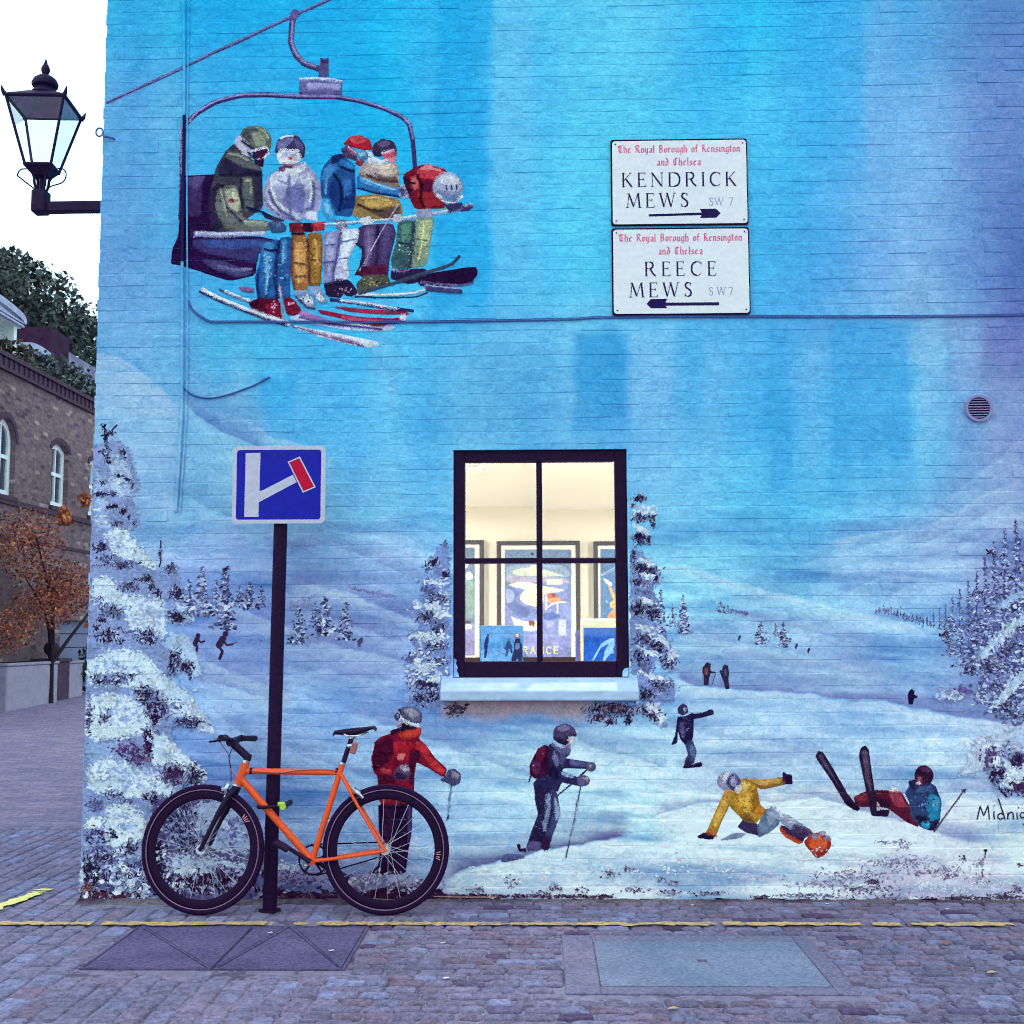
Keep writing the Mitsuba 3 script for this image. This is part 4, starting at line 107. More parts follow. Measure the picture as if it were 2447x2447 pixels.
 'painted_chairlift__painted_rider_003':[(542,[-1287,4313,-1247,4362,-1235,4371,-1195,4383,-1179,4376,-1115,4322,-1104,4301,-1098,4219,-1092,4083,-1095,4057,-1119,3999,-1135,3991,-1214,4000,-1236,4016,-1297,4108,-1307,4139,-1308,4245,-1306,4267,-1295,4300]),(543,[-1222,4218,-1114,4217,-1097,4196,-1096,4066,-1109,4044,-1193,4037,-1212,4047,-1253,4121,-1257,4143,-1242,4208]),(544,[-1178,4351,-1113,4310,-1103,4299,-1108,4273,-1119,4273,-1179,4298,-1188,4309,-1189,4351]),(545,[-1285,4290,-1238,4330,-1228,4332,-1212,4299,-1215,4286,-1254,4237,-1265,4228,-1293,4220,-1297,4227,-1293,4276]),(546,[-1235,4371,-1195,4383,-1185,4382,-1161,4366,-1163,4360,-1236,4318,-1241,4322,-1241,4363]),(547,[-1180,4208,-1132,4216,-1124,4207,-1124,4141,-1130,4129,-1169,4113,-1177,4122,-1186,4195]),(548,[-1075,4244,-991,4210,-847,4165,-828,4154,-820,4120,-838,4117,-959,4135,-991,4142,-1074,4167,-1088,4181,-1088,4240]),(549,[-1060,4228,-980,4198,-857,4157,-852,4153,-916,4160,-942,4166,-1045,4200,-1063,4209,-1071,4229]),(550,[-1300,4101,-1265,4100,-1255,4090,-1223,4008,-1211,3965,-1216,3960,-1261,3968,-1272,3978,-1298,4029,-1303,4044,-1306,4093]),(551,[-1282,4078,-1262,4070,-1256,4060,-1240,4011,-1241,4005,-1265,4013,-1270,4022,-1283,4071]),(552,[-1089,4164,-1002,4137,-964,4128,-827,4106,-826,4115,-945,4133,-986,4141,-1086,4172]),(553,[-1170,4449,-1142,4482,-1130,4489,-1082,4498,-1067,4495,-1017,4468,-1008,4457,-996,4414,-1001,4407,-1046,4404,-1062,4407,-1132,4429,-1168,4442]),(554,[-1130,4478,-1082,4490,-1070,4489,-1038,4468,-1040,4462,-1088,4446,-1100,4447,-1133,4472]),(126,[-1184,4416,-1153,4438,-1142,4437,-1109,4403,-1101,4390,-1084,4341,-1092,4337,-1158,4362,-1170,4372,-1187,4407]),(555,[-1143,4426,-1111,4413,-1105,4406,-1101,4373,-1103,4370,-1123,4387,-1129,4394,-1145,4423]),(556,[-1089,4390,-1040,4398,-1031,4393,-1021,4355,-1026,4348,-1067,4341,-1076,4345,-1094,4383]),(557,[-1079,4385,-1047,4390,-1042,4389,-1038,4375,-1041,4372,-1069,4368,-1075,4369,-1083,4382]),(528,[-1097,4384,-1093,4390,-1143,4430,-1148,4424]),(558,[-1033,4393,-1004,4380,-1003,4378,-1008,4361,-1001,4359,-996,4377,-999,4385,-1031,4401]),(559,[-1088,4339,-1046,4339,-1043,4334,-1060,4305,-1067,4303,-1095,4317,-1099,4322,-1095,4337]),(560,[-1208,3972,-1159,3975,-1150,3969,-1142,3922,-1145,3912,-1178,3897,-1187,3898,-1211,3923,-1215,3932,-1216,3966]),(561,[-1196,3961,-1168,3965,-1163,3962,-1159,3942,-1161,3937,-1181,3930,-1186,3932,-1198,3957]),(562,[-818,4184,-765,4190,-755,4185,-743,4142,-747,4131,-784,4103,-795,4101,-828,4115,-833,4125,-828,4175]),(558,[-786,4175,-761,4175,-756,4171,-754,4142,-757,4136,-776,4128,-781,4133,-789,4170]),(563,[-838,4161,-815,4169,-808,4165,-792,4132,-794,4125,-817,4112,-824,4116,-840,4154]),(564,[-1270,3894,-1194,3905,-1183,3892,-1190,3794,-1194,3755,-1216,3600,-1227,3576,-1272,3576,-1280,3594,-1291,3709,-1292,3747,-1284,3872]),(565,[-1170,3917,-1081,3916,-1069,3907,-1076,3851,-1084,3828,-1131,3739,-1137,3711,-1128,3621,-1138,3605,-1210,3598,-1220,3615,-1186,3897]),(566,[-1135,3906,-1087,3901,-1081,3893,-1093,3849,-1100,3833,-1135,3777,-1142,3755,-1149,3675,-1154,3670,-1178,3718,-1179,3739,-1160,3841,-1145,3898]),(567,[-1261,3877,-1221,3885,-1216,3869,-1223,3764,-1227,3732,-1250,3636,-1255,3633,-1268,3714,-1270,3745,-1267,3858]),(568,[-1189,3885,-1202,3780,-1226,3656,-1229,3578,-1228,3574,-1224,3572,-1220,3574,-1218,3578,-1215,3654,-1191,3778,-1178,3885,-1179,3889,-1183,3891,-1187,3890]),(569,[-1276,3578,-1227,3585,-1212,3579,-1164,3530,-1160,3519,-1177,3495,-1189,3492,-1252,3501,-1265,3511,-1281,3567]),(569,[-1211,3606,-1138,3597,-1120,3587,-1080,3532,-1079,3520,-1112,3499,-1127,3500,-1190,3529,-1203,3542,-1219,3599]),(1603,[-1232,4259,-1194,4201,-1188,4178,-1180,4118,-1183,4093,-1199,4025,-1192,4024,-1175,4102,-1174,4118,-1181,4179,-1188,4203,-1193,4212,-1227,4263]),(1604,[-1264,4261,-1278,4192,-1281,4133,-1276,4133,-1272,4203,-1258,4261]),(1603,[-1189,4301,-1143,4278,-1105,4268,-1103,4274,-1149,4287,-1187,4307]),(1605,[-1193,3819,-1194,3824,-1282,3815,-1281,3809]),(1605,[-1213,3711,-1213,3716,-1286,3708,-1285,3703]),(1606,[-1089,3850,-1090,3855,-1184,3835,-1182,3830]),(1606,[-1140,3733,-1141,3739,-1198,3729,-1197,3723]),(1429,[-1052,4224,-949,4180,-864,4151,-862,4156,-965,4191,-1050,4229])],
 'painted_chairlift__painted_rider_004':[(571,[-792,4261,-737,4293,-721,4300,-673,4312,-653,4310,-574,4284,-558,4276,-541,4247,-548,4239,-613,4215,-624,4201,-623,4136,-614,4118,-557,4068,-551,4057,-568,4040,-591,4037,-717,4034,-741,4041,-765,4087,-766,4101,-751,4142,-756,4157,-806,4215,-812,4228,-803,4252]),(572,[-716,4289,-636,4296,-616,4293,-567,4268,-567,4259,-616,4227,-636,4223,-715,4232,-728,4240,-728,4281]),(573,[-763,4226,-724,4242,-717,4236,-717,4178,-721,4167,-745,4151,-751,4157,-767,4215]),(574,[-806,4242,-775,4217,-767,4205,-751,4156,-751,4142,-766,4101,-773,4103,-797,4152,-802,4170,-810,4235]),(575,[-715,4136,-636,4127,-617,4118,-577,4068,-586,4059,-681,4048,-700,4057,-724,4126]),(576,[-680,4304,-641,4308,-634,4305,-634,4284,-639,4280,-671,4272,-677,4275,-685,4299]),(577,[-698,4202,-643,4205,-635,4198,-643,4145,-650,4138,-690,4146,-698,4154,-706,4195]),(578,[-451,4168,-456,4137,-472,4109,-495,4089,-524,4078,-555,4079,-585,4090,-609,4111,-624,4139,-630,4170,-624,4202,-609,4230,-585,4250,-556,4261,-525,4260,-496,4249,-472,4228,-456,4200]),(579,[-584,4234,-528,4246,-513,4242,-474,4204,-472,4197,-504,4190,-516,4188,-564,4189,-574,4194,-590,4227]),(580,[-611,4155,-568,4138,-550,4135,-479,4134,-469,4130,-476,4106,-489,4102,-560,4103,-577,4110,-613,4151]),(171,[-551,4149,-542,4151,-548,4179,-557,4177]),(171,[-522,4153,-513,4155,-517,4183,-526,4181]),(171,[-491,4155,-481,4157,-486,4182,-495,4181]),(581,[-603,4110,-566,4078,-548,4073,-504,4070,-493,4074,-486,4078,-451,4109,-450,4112,-451,4116,-454,4118,-458,4117,-492,4087,-505,4081,-547,4084,-562,4088,-597,4118,-601,4120,-604,4118,-606,4114]),(582,[-563,4104,-480,4106,-470,4103,-484,4082,-494,4079,-546,4081,-557,4084,-574,4101]),(583,[-798,3991,-593,4023,-540,4033,-413,4064,-391,4067,-383,4050,-391,4044,-448,4023,-482,4015,-800,3963,-820,3963,-829,3983]),(584,[-820,3979,-615,4008,-547,4020,-404,4057,-406,4064,-529,4032,-586,4020,-821,3987]),(585,[-543,4062,-467,4073,-456,4069,-464,4028,-474,4021,-531,4012,-542,4017,-554,4054]),(586,[-448,4049,-393,4050,-388,4047,-412,4028,-421,4024,-461,4018,-466,4020,-458,4045]),(587,[-829,3958,-757,3965,-745,3950,-745,3844,-748,3808,-767,3686,-782,3665,-858,3658,-871,3665,-880,3715,-877,3736,-854,3816,-849,3844,-842,3941]),(588,[-723,3978,-635,3985,-623,3970,-661,3706,-676,3684,-754,3669,-765,3686,-753,3846,-739,3959]),(589,[-697,3956,-642,3964,-636,3951,-651,3862,-658,3840,-690,3792,-697,3795,-713,3860,-715,3880,-707,3945]),(590,[-813,3936,-770,3944,-763,3934,-767,3861,-773,3844,-804,3812,-810,3822,-819,3920]),(591,[-749,3954,-757,3814,-773,3675,-772,3670,-767,3668,-763,3669,-760,3673,-742,3838,-736,3955,-738,3960,-742,3962,-746,3960]),(592,[-854,3658,-696,3665,-670,3659,-662,3619,-674,3608,-753,3576,-780,3575,-868,3600,-882,3611,-879,3651]),(593,[-870,3654,-815,3648,-776,3651,-777,3661,-823,3658,-870,3664]),(1597,[-726,4026,-655,4033,-643,4029,-634,3992,-643,3985,-706,3976,-719,3980,-735,4019]),(1598,[-717,3597,-670,3626,-638,3635,-446,3666,-382,3670,-370,3666,-363,3637,-365,3626,-389,3585,-400,3576,-449,3560,-486,3558,-674,3560,-707,3564,-722,3588]),(1599,[-705,3577,-551,3561,-466,3555,-441,3558,-388,3572,-390,3580,-443,3566,-466,3563,-550,3570,-704,3586]),(1600,[-1060,3510,-850,3572,-533,3675,-512,3684,-503,3691,-466,3732,-464,3738,-466,3744,-472,3746,-478,3744,-514,3704,-520,3699,-538,3691,-855,3588,-1068,3525,-1073,3521,-1074,3515,-1070,3510]),(1601,[-659,3555,-573,3542,-467,3534,-454,3531,-454,3513,-467,3511,-547,3516,-659,3527,-673,3532,-673,3553]),(1602,[-673,3561,-552,3545,-467,3538,-466,3544,-570,3553,-673,3567]),(1612,[-730,4242,-703,4175,-701,4162,-708,4102,-707,4090,-688,4044,-683,4047,-699,4085,-702,4101,-695,4153,-697,4176,-725,4246]),(1613,[-706,4279,-658,4281,-639,4280,-583,4267,-582,4272,-631,4284,-650,4287,-707,4285]),(1612,[-739,4186,-737,4191,-789,4216,-791,4211]),(1614,[-688,3944,-699,3818,-718,3722,-713,3721,-692,3838,-682,3944]),(1615,[-768,3815,-767,3820,-840,3831,-840,3826]),(1616,[-664,3835,-664,3840,-747,3852,-747,3846])],
 'painted_chairlift__painted_rail':[(617,[-1287,3935,-1190,3938,-1032,3952,-825,3966,-820,3968,-819,3973,-821,3978,-826,3979,-1034,3966,-1192,3952,-1289,3949,-1293,3947,-1295,3942,-1293,3937]),(618,[-1288,3946,-879,3974,-830,3977,-831,3983,-1289,3951]),(619,[-1063,3980,-1015,3994,-1005,3990,-987,3953,-992,3946,-1041,3937,-1051,3941,-1067,3973]),(620,[-864,4000,-826,4004,-820,3999,-818,3962,-824,3956,-860,3950,-866,3955,-870,3994]),(621,[-840,4071,-951,3883,-1071,3658,-1063,3653,-922,3916,-832,4066])],
 'framed_poster__print':[(622,[-307,2237,271,2235,263,1299,-310,1301]),(623,[-264,2098,-84,2109,-22,2109,188,2096,227,2083,263,2011,239,1998,53,1986,-16,1987,-261,2000,-299,2013,-293,2085]),(624,[-236,2061,-80,2084,-36,2082,192,2011,183,2007,45,2001,-5,2002,-185,2008,-219,2015,-255,2051]),(625,[-77,2096,-17,2102,-6,2094,6,2034,-5,2023,-83,2018,-94,2026,-88,2086]),(626,[-293,1999,-224,2008,-192,2006,-54,1988,-18,1987,72,1998,102,1998,204,1986,226,1979,263,1949,239,1943,52,1931,-13,1932,-241,1944,-280,1953,-301,1992]),(627,[-235,1948,200,1958,268,1880,264,1378,195,1299,-237,1300,-306,1378,-304,1869]),(628,[-277,1933,-222,1948,-199,1951,-109,1953,-85,1950,0,1924,71,1912,210,1884,212,1880,164,1868,141,1864,45,1853,29,1840,23,1768,14,1754,-34,1740,-53,1741,-124,1762,-141,1770,-173,1800,-177,1810,-168,1846,-162,1856,-132,1886,-137,1893,-222,1910,-277,1928]),(629,[-275,1923,-222,1902,-209,1893,-183,1857,-184,1846,-217,1810,-219,1801,-201,1777,-187,1768,-115,1738,-101,1728,-84,1692,-85,1681,-115,1649,-130,1645,-189,1654,-206,1664,-266,1730,-296,1754,-299,1778,-285,1907]),(630,[-294,1897,-252,1885,-242,1879,-225,1849,-223,1837,-229,1796,-237,1786,-285,1768,-294,1782,-299,1883]),(631,[-203,1755,-131,1737,-116,1728,-91,1692,-93,1682,-130,1652,-143,1652,-191,1682,-201,1695,-212,1749]),(632,[66,1852,96,1858,107,1857,142,1845,148,1839,148,1815,138,1811,72,1811,61,1816,62,1846]),(633,[101,1857,125,1854,129,1850,128,1830,125,1827,101,1828,97,1832,97,1854]),(634,[74,1812,151,1815,167,1813,188,1798,185,1792,146,1771,130,1770,71,1782,61,1787,61,1808]),(635,[43,1707,79,1743,92,1751,140,1769,161,1772,244,1775,248,1777,189,1786,170,1785,110,1771,94,1764,52,1737,44,1729,38,1706]),(636,[41,1851,59,1851,62,1837,61,1747,58,1730,40,1712,37,1727,38,1834]),(637,[142,1788,155,1788,156,1774,152,1691,150,1678,141,1678,139,1691,140,1774]),(638,[-254,1663,-206,1636,-191,1630,-144,1618,-124,1617,-46,1619,-27,1615,14,1582,14,1572,-28,1546,-41,1540,-83,1528,-97,1528,-145,1537,-161,1543,-214,1573,-227,1588,-257,1657]),(639,[-101,1621,-60,1622,-53,1619,-49,1596,-49,1589,-57,1565,-60,1564,-71,1578,-76,1579,-91,1571,-95,1575,-106,1615]),(640,[166,1630,216,1627,223,1609,216,1500,207,1484,161,1496,154,1514,158,1615]),(641,[59,1616,104,1619,112,1612,114,1568,108,1560,63,1557,56,1564,53,1609]),(642,[-272,1480,-87,1503,-19,1505,226,1492,265,1477,264,1394,196,1379,-234,1368,-302,1380,-301,1463]),(643,[55,1977,192,1976,192,1933,54,1929]),(644,[31,1680,91,1692,109,1690,169,1666,169,1657,109,1628,91,1624,37,1630,28,1637,22,1673]),(645,[-219,1398,-220,1401,-223,1402,-226,1401,-228,1398,-228,1337,-226,1334,-223,1333,-220,1334,-219,1337]),(645,[-223,1393,-184,1395,-183,1398,-184,1401,-187,1402,-223,1402,-226,1401,-228,1398,-226,1395]),(645,[-223,1366,-193,1367,-191,1370,-193,1373,-196,1374,-223,1374,-226,1373,-228,1370,-226,1367]),(645,[-151,1398,-152,1401,-155,1402,-158,1401,-159,1398,-160,1337,-158,1334,-155,1333,-152,1334,-151,1337]),(645,[-130,1393,-125,1388,-125,1379,-130,1374,-155,1374,-158,1373,-159,1370,-158,1367,-155,1365,-126,1366,-116,1377,-116,1390,-126,1401,-129,1402,-158,1401,-159,1398,-158,1395,-155,1393]),(645,[-142,1367,-115,1332,-112,1333,-110,1336,-111,1339,-135,1372,-138,1374,-141,1373,-143,1370]),(645,[-66,1385,-49,1335,-47,1333,-41,1335,-62,1399,-64,1401,-67,1401,-69,1399,-91,1338,-88,1333,-83,1335]),(645,[-54,1355,-50,1358,-54,1362,-78,1362,-82,1358,-78,1355]),(645,[-14,1397,-16,1400,-19,1401,-22,1400,-23,1397,-23,1336,-22,1333,-19,1332,-16,1333,-15,1336]),(645,[16,1334,18,1332,22,1333,23,1335,23,1339,-15,1399,-18,1401,-21,1401,-23,1398,-22,1395]),(645,[24,1397,23,1400,20,1401,17,1400,15,1397,15,1336,16,1333,19,1332,22,1333,24,1336]),(645,[79,1400,75,1401,59,1396,48,1379,48,1352,59,1337,75,1332,78,1333,90,1343,92,1346,91,1349,88,1351,85,1350,74,1341,65,1343,56,1356,56,1377,65,1390,75,1392,85,1383,88,1382,91,1383,92,1386,91,1389]),(645,[122,1340,122,1393,151,1392,154,1394,155,1397,154,1400,118,1401,115,1400,113,1397,113,1336,114,1333,150,1332,153,1333,155,1336,153,1339,150,1340]),(645,[118,1365,148,1366,149,1369,148,1372,145,1373,118,1373,115,1372,113,1369,114,1366])],
 'framed_poster_001__print':[(646,[-878,2257,-569,2256,-569,1327,-875,1328]),(647,[-840,1925,-606,1972,-569,1939,-569,1688,-605,1643,-839,1608,-876,1641,-876,1880]),(648,[-876,1572,-569,1602,-569,1327,-875,1328]),(649,[-668,2090,-644,2117,-637,2120,-619,2111,-620,2104,-644,2072,-650,2069,-669,2084]),(650,[-601,2053,-607,2056,-659,1942,-652,1939]),(650,[-590,1984,-587,1990,-646,2014,-649,2008]),(650,[-651,2027,-652,1997,-626,1973,-623,1972,-591,1984,-589,1987,-585,2018,-586,2022,-618,2045,-622,2046,-649,2030]),(651,[-709,1601,-649,1595,-594,1587,-589,1583,-595,1559,-607,1553,-676,1542,-692,1543,-728,1561,-732,1568,-720,1598]),(652,[-662,1622,-605,1620,-597,1617,-603,1601,-612,1598,-663,1598,-671,1601,-671,1619])],
 'framed_poster_002__print':[(653,[525,2237,821,2235,809,1317,516,1318]),(654,[528,2012,734,2122,732,2125,526,2016]),(654,[646,2058,733,2102,732,2106,645,2061,526,2004,528,2001]),(655,[548,1983,570,1976,615,1947,621,1939,620,1915,616,1913,586,1929,568,1941,563,1948,547,1979]),(656,[585,1925,609,1907,616,1897,636,1855,670,1807,674,1796,673,1760,668,1760,632,1796,624,1810,583,1921]),(657,[605,1775,644,1805,660,1806,719,1788,729,1775,728,1710,713,1703,618,1727,602,1736,599,1766]),(658,[594,1683,642,1724,659,1727,718,1703,727,1683,726,1582,706,1570,582,1594,565,1608,583,1667]),(659,[565,1792,578,1788,579,1786,573,1772,571,1773,564,1790])],
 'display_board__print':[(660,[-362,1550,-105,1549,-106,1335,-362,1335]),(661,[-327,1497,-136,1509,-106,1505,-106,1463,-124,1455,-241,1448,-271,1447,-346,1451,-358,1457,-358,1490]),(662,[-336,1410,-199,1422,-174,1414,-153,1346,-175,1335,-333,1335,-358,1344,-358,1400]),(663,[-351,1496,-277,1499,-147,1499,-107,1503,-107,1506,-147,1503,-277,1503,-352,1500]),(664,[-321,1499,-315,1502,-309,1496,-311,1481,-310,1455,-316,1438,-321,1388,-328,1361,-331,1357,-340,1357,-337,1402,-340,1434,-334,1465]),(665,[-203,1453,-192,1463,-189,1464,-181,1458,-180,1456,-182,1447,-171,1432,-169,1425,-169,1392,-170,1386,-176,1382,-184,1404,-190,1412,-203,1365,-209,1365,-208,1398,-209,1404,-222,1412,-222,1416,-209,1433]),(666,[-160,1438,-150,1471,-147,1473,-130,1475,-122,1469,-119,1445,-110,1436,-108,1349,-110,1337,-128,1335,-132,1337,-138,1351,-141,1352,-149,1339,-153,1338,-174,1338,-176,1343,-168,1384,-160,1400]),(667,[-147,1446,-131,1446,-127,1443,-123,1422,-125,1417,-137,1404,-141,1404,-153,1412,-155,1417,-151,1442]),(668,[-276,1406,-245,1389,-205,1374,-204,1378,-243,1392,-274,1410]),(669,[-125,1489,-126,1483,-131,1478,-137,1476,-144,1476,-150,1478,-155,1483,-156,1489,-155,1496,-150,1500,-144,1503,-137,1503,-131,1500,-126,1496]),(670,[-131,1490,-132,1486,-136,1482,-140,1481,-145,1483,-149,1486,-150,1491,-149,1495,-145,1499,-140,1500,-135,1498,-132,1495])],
 'display_box__sign':[(671,[267,1536,519,1535,516,1265,265,1266]),(672,[313,1330,338,1382,372,1438,406,1461,440,1474,454,1468,454,1424,445,1404,454,1382,428,1375,405,1354,399,1329,380,1329,394,1393,418,1438,372,1416,322,1330])],
}
FIRS={'painted_fir_tree_003':(np.float64(-1.971),np.float64(1.606),np.float64(1.895),np.float64(0.0664),110,86,87),'painted_fir_tree_004':(np.float64(-1.833),np.float64(1.532),np.float64(1.889),np.float64(0.0709),120,86,87),'painted_fir_tree_005':(np.float64(-1.695),np.float64(1.65),np.float64(1.809),np.float64(0.0525),60,86,87),'painted_fir_tree_006':(np.float64(-1.623),np.float64(1.656),np.float64(1.786),np.float64(0.0342),40,86,87),'painted_fir_tree_007':(np.float64(-1.402),np.float64(1.447),np.float64(1.683),np.float64(0.0478),90,86,87),'painted_fir_tree_008':(np.float64(-1.249),np.float64(1.491),np.float64(1.728),np.float64(0.0614),100,86,87),'painted_fir_tree_009':(np.float64(-1.129),np.float64(1.468),np.float64(1.694),np.float64(0.0522),90,86,87),'painted_fir_tree_010':(np.float64(-2.044),np.float64(1.612),np.float64(1.827),np.float64(0.0572),50,86,87),'painted_fir_tree_011':(np.float64(-1.889),np.float64(1.657),np.float64(1.827),np.float64(0.0457),40,86,87),'painted_fir_tree_012':(np.float64(-1.751),np.float64(1.656),np.float64(1.792),np.float64(0.0457),36,86,87),'painted_fir_tree_013':(np.float64(-1.305),np.float64(1.542),np.float64(1.689),np.float64(0.0387),50,86,87),'painted_fir_tree_014':(np.float64(0.824),np.float64(1.496),np.float64(1.717),np.float64(0.0449),90,88,87),'painted_fir_tree_015':(np.float64(0.696),np.float64(1.509),np.float64(1.752),np.float64(0.0424),70,88,87),'painted_fir_tree_016':(np.float64(1.038),np.float64(1.62),np.float64(1.691),np.float64(0.0249),34,88,87),'painted_fir_tree_017':(np.float64(1.081),np.float64(1.613),np.float64(1.663),np.float64(0.0199),24,88,87),'painted_fir_tree_018':(np.float64(1.269),np.float64(1.439),np.float64(1.576),np.float64(0.0372),70,88,87),'painted_fir_tree_019':(np.float64(1.352),np.float64(1.474),np.float64(1.557),np.float64(0.0248),36,88,87),'painted_fir_tree_020':(np.float64(1.395),np.float64(1.417),np.float64(1.563),np.float64(0.0372),80,88,87),'painted_fir_tree_021':(np.float64(0.763),np.float64(1.54),np.float64(1.664),np.float64(0.0324),30,88,87),'painted_fir_tree_022':(np.float64(2.254),np.float64(1.528),np.float64(1.64),np.float64(0.019),26,89,90),'painted_fir_tree_023':(np.float64(2.291),np.float64(1.519),np.float64(1.653),np.float64(0.0225),32,89,90),'painted_fir_tree_024':(np.float64(2.324),np.float64(1.502),np.float64(1.675),np.float64(0.0259),40,89,90),'painted_fir_tree_025':(np.float64(2.364),np.float64(1.484),np.float64(1.71),np.float64(0.0311),50,89,90),'painted_fir_tree_026':(np.float64(2.409),np.float64(1.467),np.float64(1.753),np.float64(0.0363),60,89,90),'painted_fir_tree_027':(np.float64(2.459),np.float64(1.432),np.float64(1.796),np.float64(0.0432),80,89,90),'painted_fir_tree_028':(np.float64(2.509),np.float64(1.415),np.float64(1.866),np.float64(0.0467),90,89,90),'painted_fir_tree_029':(np.float64(2.56),np.float64(1.466),np.float64(1.944),np.float64(0.0502),100,89,90),'painted_fir_tree_030':(np.float64(2.615),np.float64(1.518),np.float64(2.032),np.float64(0.0537),110,89,90),'painted_fir_tree_031':(np.float64(2.679),np.float64(1.57),np.float64(2.093),np.float64(0.0572),120,89,90),'painted_fir_tree_032':(np.float64(2.746),np.float64(1.587),np.float64(2.154),np.float64(0.0607),130,89,90),'painted_fir_tree_033':(np.float64(2.346),np.float64(1.363),np.float64(1.571),np.float64(0.0414),70,89,90),'painted_fir_tree_034':(np.float64(2.405),np.float64(1.303),np.float64(1.536),np.float64(0.0465),80,89,90),'painted_fir_tree_035':(np.float64(2.467),np.float64(1.26),np.float64(1.57),np.float64(0.0534),90,89,90),'painted_fir_tree_036':(np.float64(2.533),np.float64(1.294),np.float64(1.605),np.float64(0.0534),90,89,90),'painted_fir_tree_037':(np.float64(2.599),np.float64(1.26),np.float64(1.639),np.float64(0.0569),100,89,90),'painted_fir_tree_038':(np.float64(2.678),np.float64(1.208),np.float64(1.674),np.float64(0.0655),120,89,90),'painted_fir_tree_039':(np.float64(2.757),np.float64(1.174),np.float64(1.708),np.float64(0.0689),130,89,90),'painted_fir_tree_040':(np.float64(2.535),np.float64(1.089),np.float64(1.346),np.float64(0.0601),90,89,90),'painted_fir_tree_041':(np.float64(2.611),np.float64(1.037),np.float64(1.311),np.float64(0.0652),100,89,90),'painted_fir_tree_042':(np.float64(2.705),np.float64(0.978),np.float64(1.294),np.float64(0.072),120,89,90)}
DABCOL=[(13,14,15,16),(13,14,15,16,17,18,19),(17,18,19,20),(22,23,24),(22,23,25),(26,27),(28,27),(39,40,41),(40,),(17,18,19),(39,42),(43,44,45,46),(47,48),(49,50,51,52),(17,18,19,13,14,15,16),(53,54,55,56,17,18,19),(57,58,59,60),(53,54,55,56),(61,62),(63,),(64,65,66),(67,68,69),(67,68,70),(71,72),(73,74),(75,76),(13,14,15,16,17,18,19,80),(81,82,83,84),(85,86,87),(88,89,90),(53,54,55,56,13,14,15,16),(92,93,94,95),(96,97,98,99),(100,101,102,103),(104,105,106),(107,108,109),(110,111,112),(17,18,19,53,54,55,56),(115,116,117),(120,121,122,123,124),(121,123),(125,126),(138,139,140),(141,142,143),(144,145),(146,147),(144,148),(158,159,160),(159,164),(159,164,150),(54,165),(168,169,170),(171,172,173,174,175,176,177),(178,179),(180,181),(182,183,184),(178,),(185,186),(187,188),(189,),(190,191,192),(193,194),(195,196,197,198),(195,196,197,198,199,200,201),(199,200,201,195,196,197,198),(199,200,201),(189,202,203),(205,206,207,208),(109,209,210,100),(211,212),(211,213),(214,215),(285,286,287),(298,268,299),(334,335,336),(363,364,365),(429,430,431,432),(433,434),(440,441),(440,),(490,491,492,493),(494,495,496),(292,462),(537,538,539,540),(570,276),(594,595,596),(128,129,130,131,132,133),(83,134,135),(128,129,130,131,136,137),(149,150,151,152,153),(154,155,156,157)]
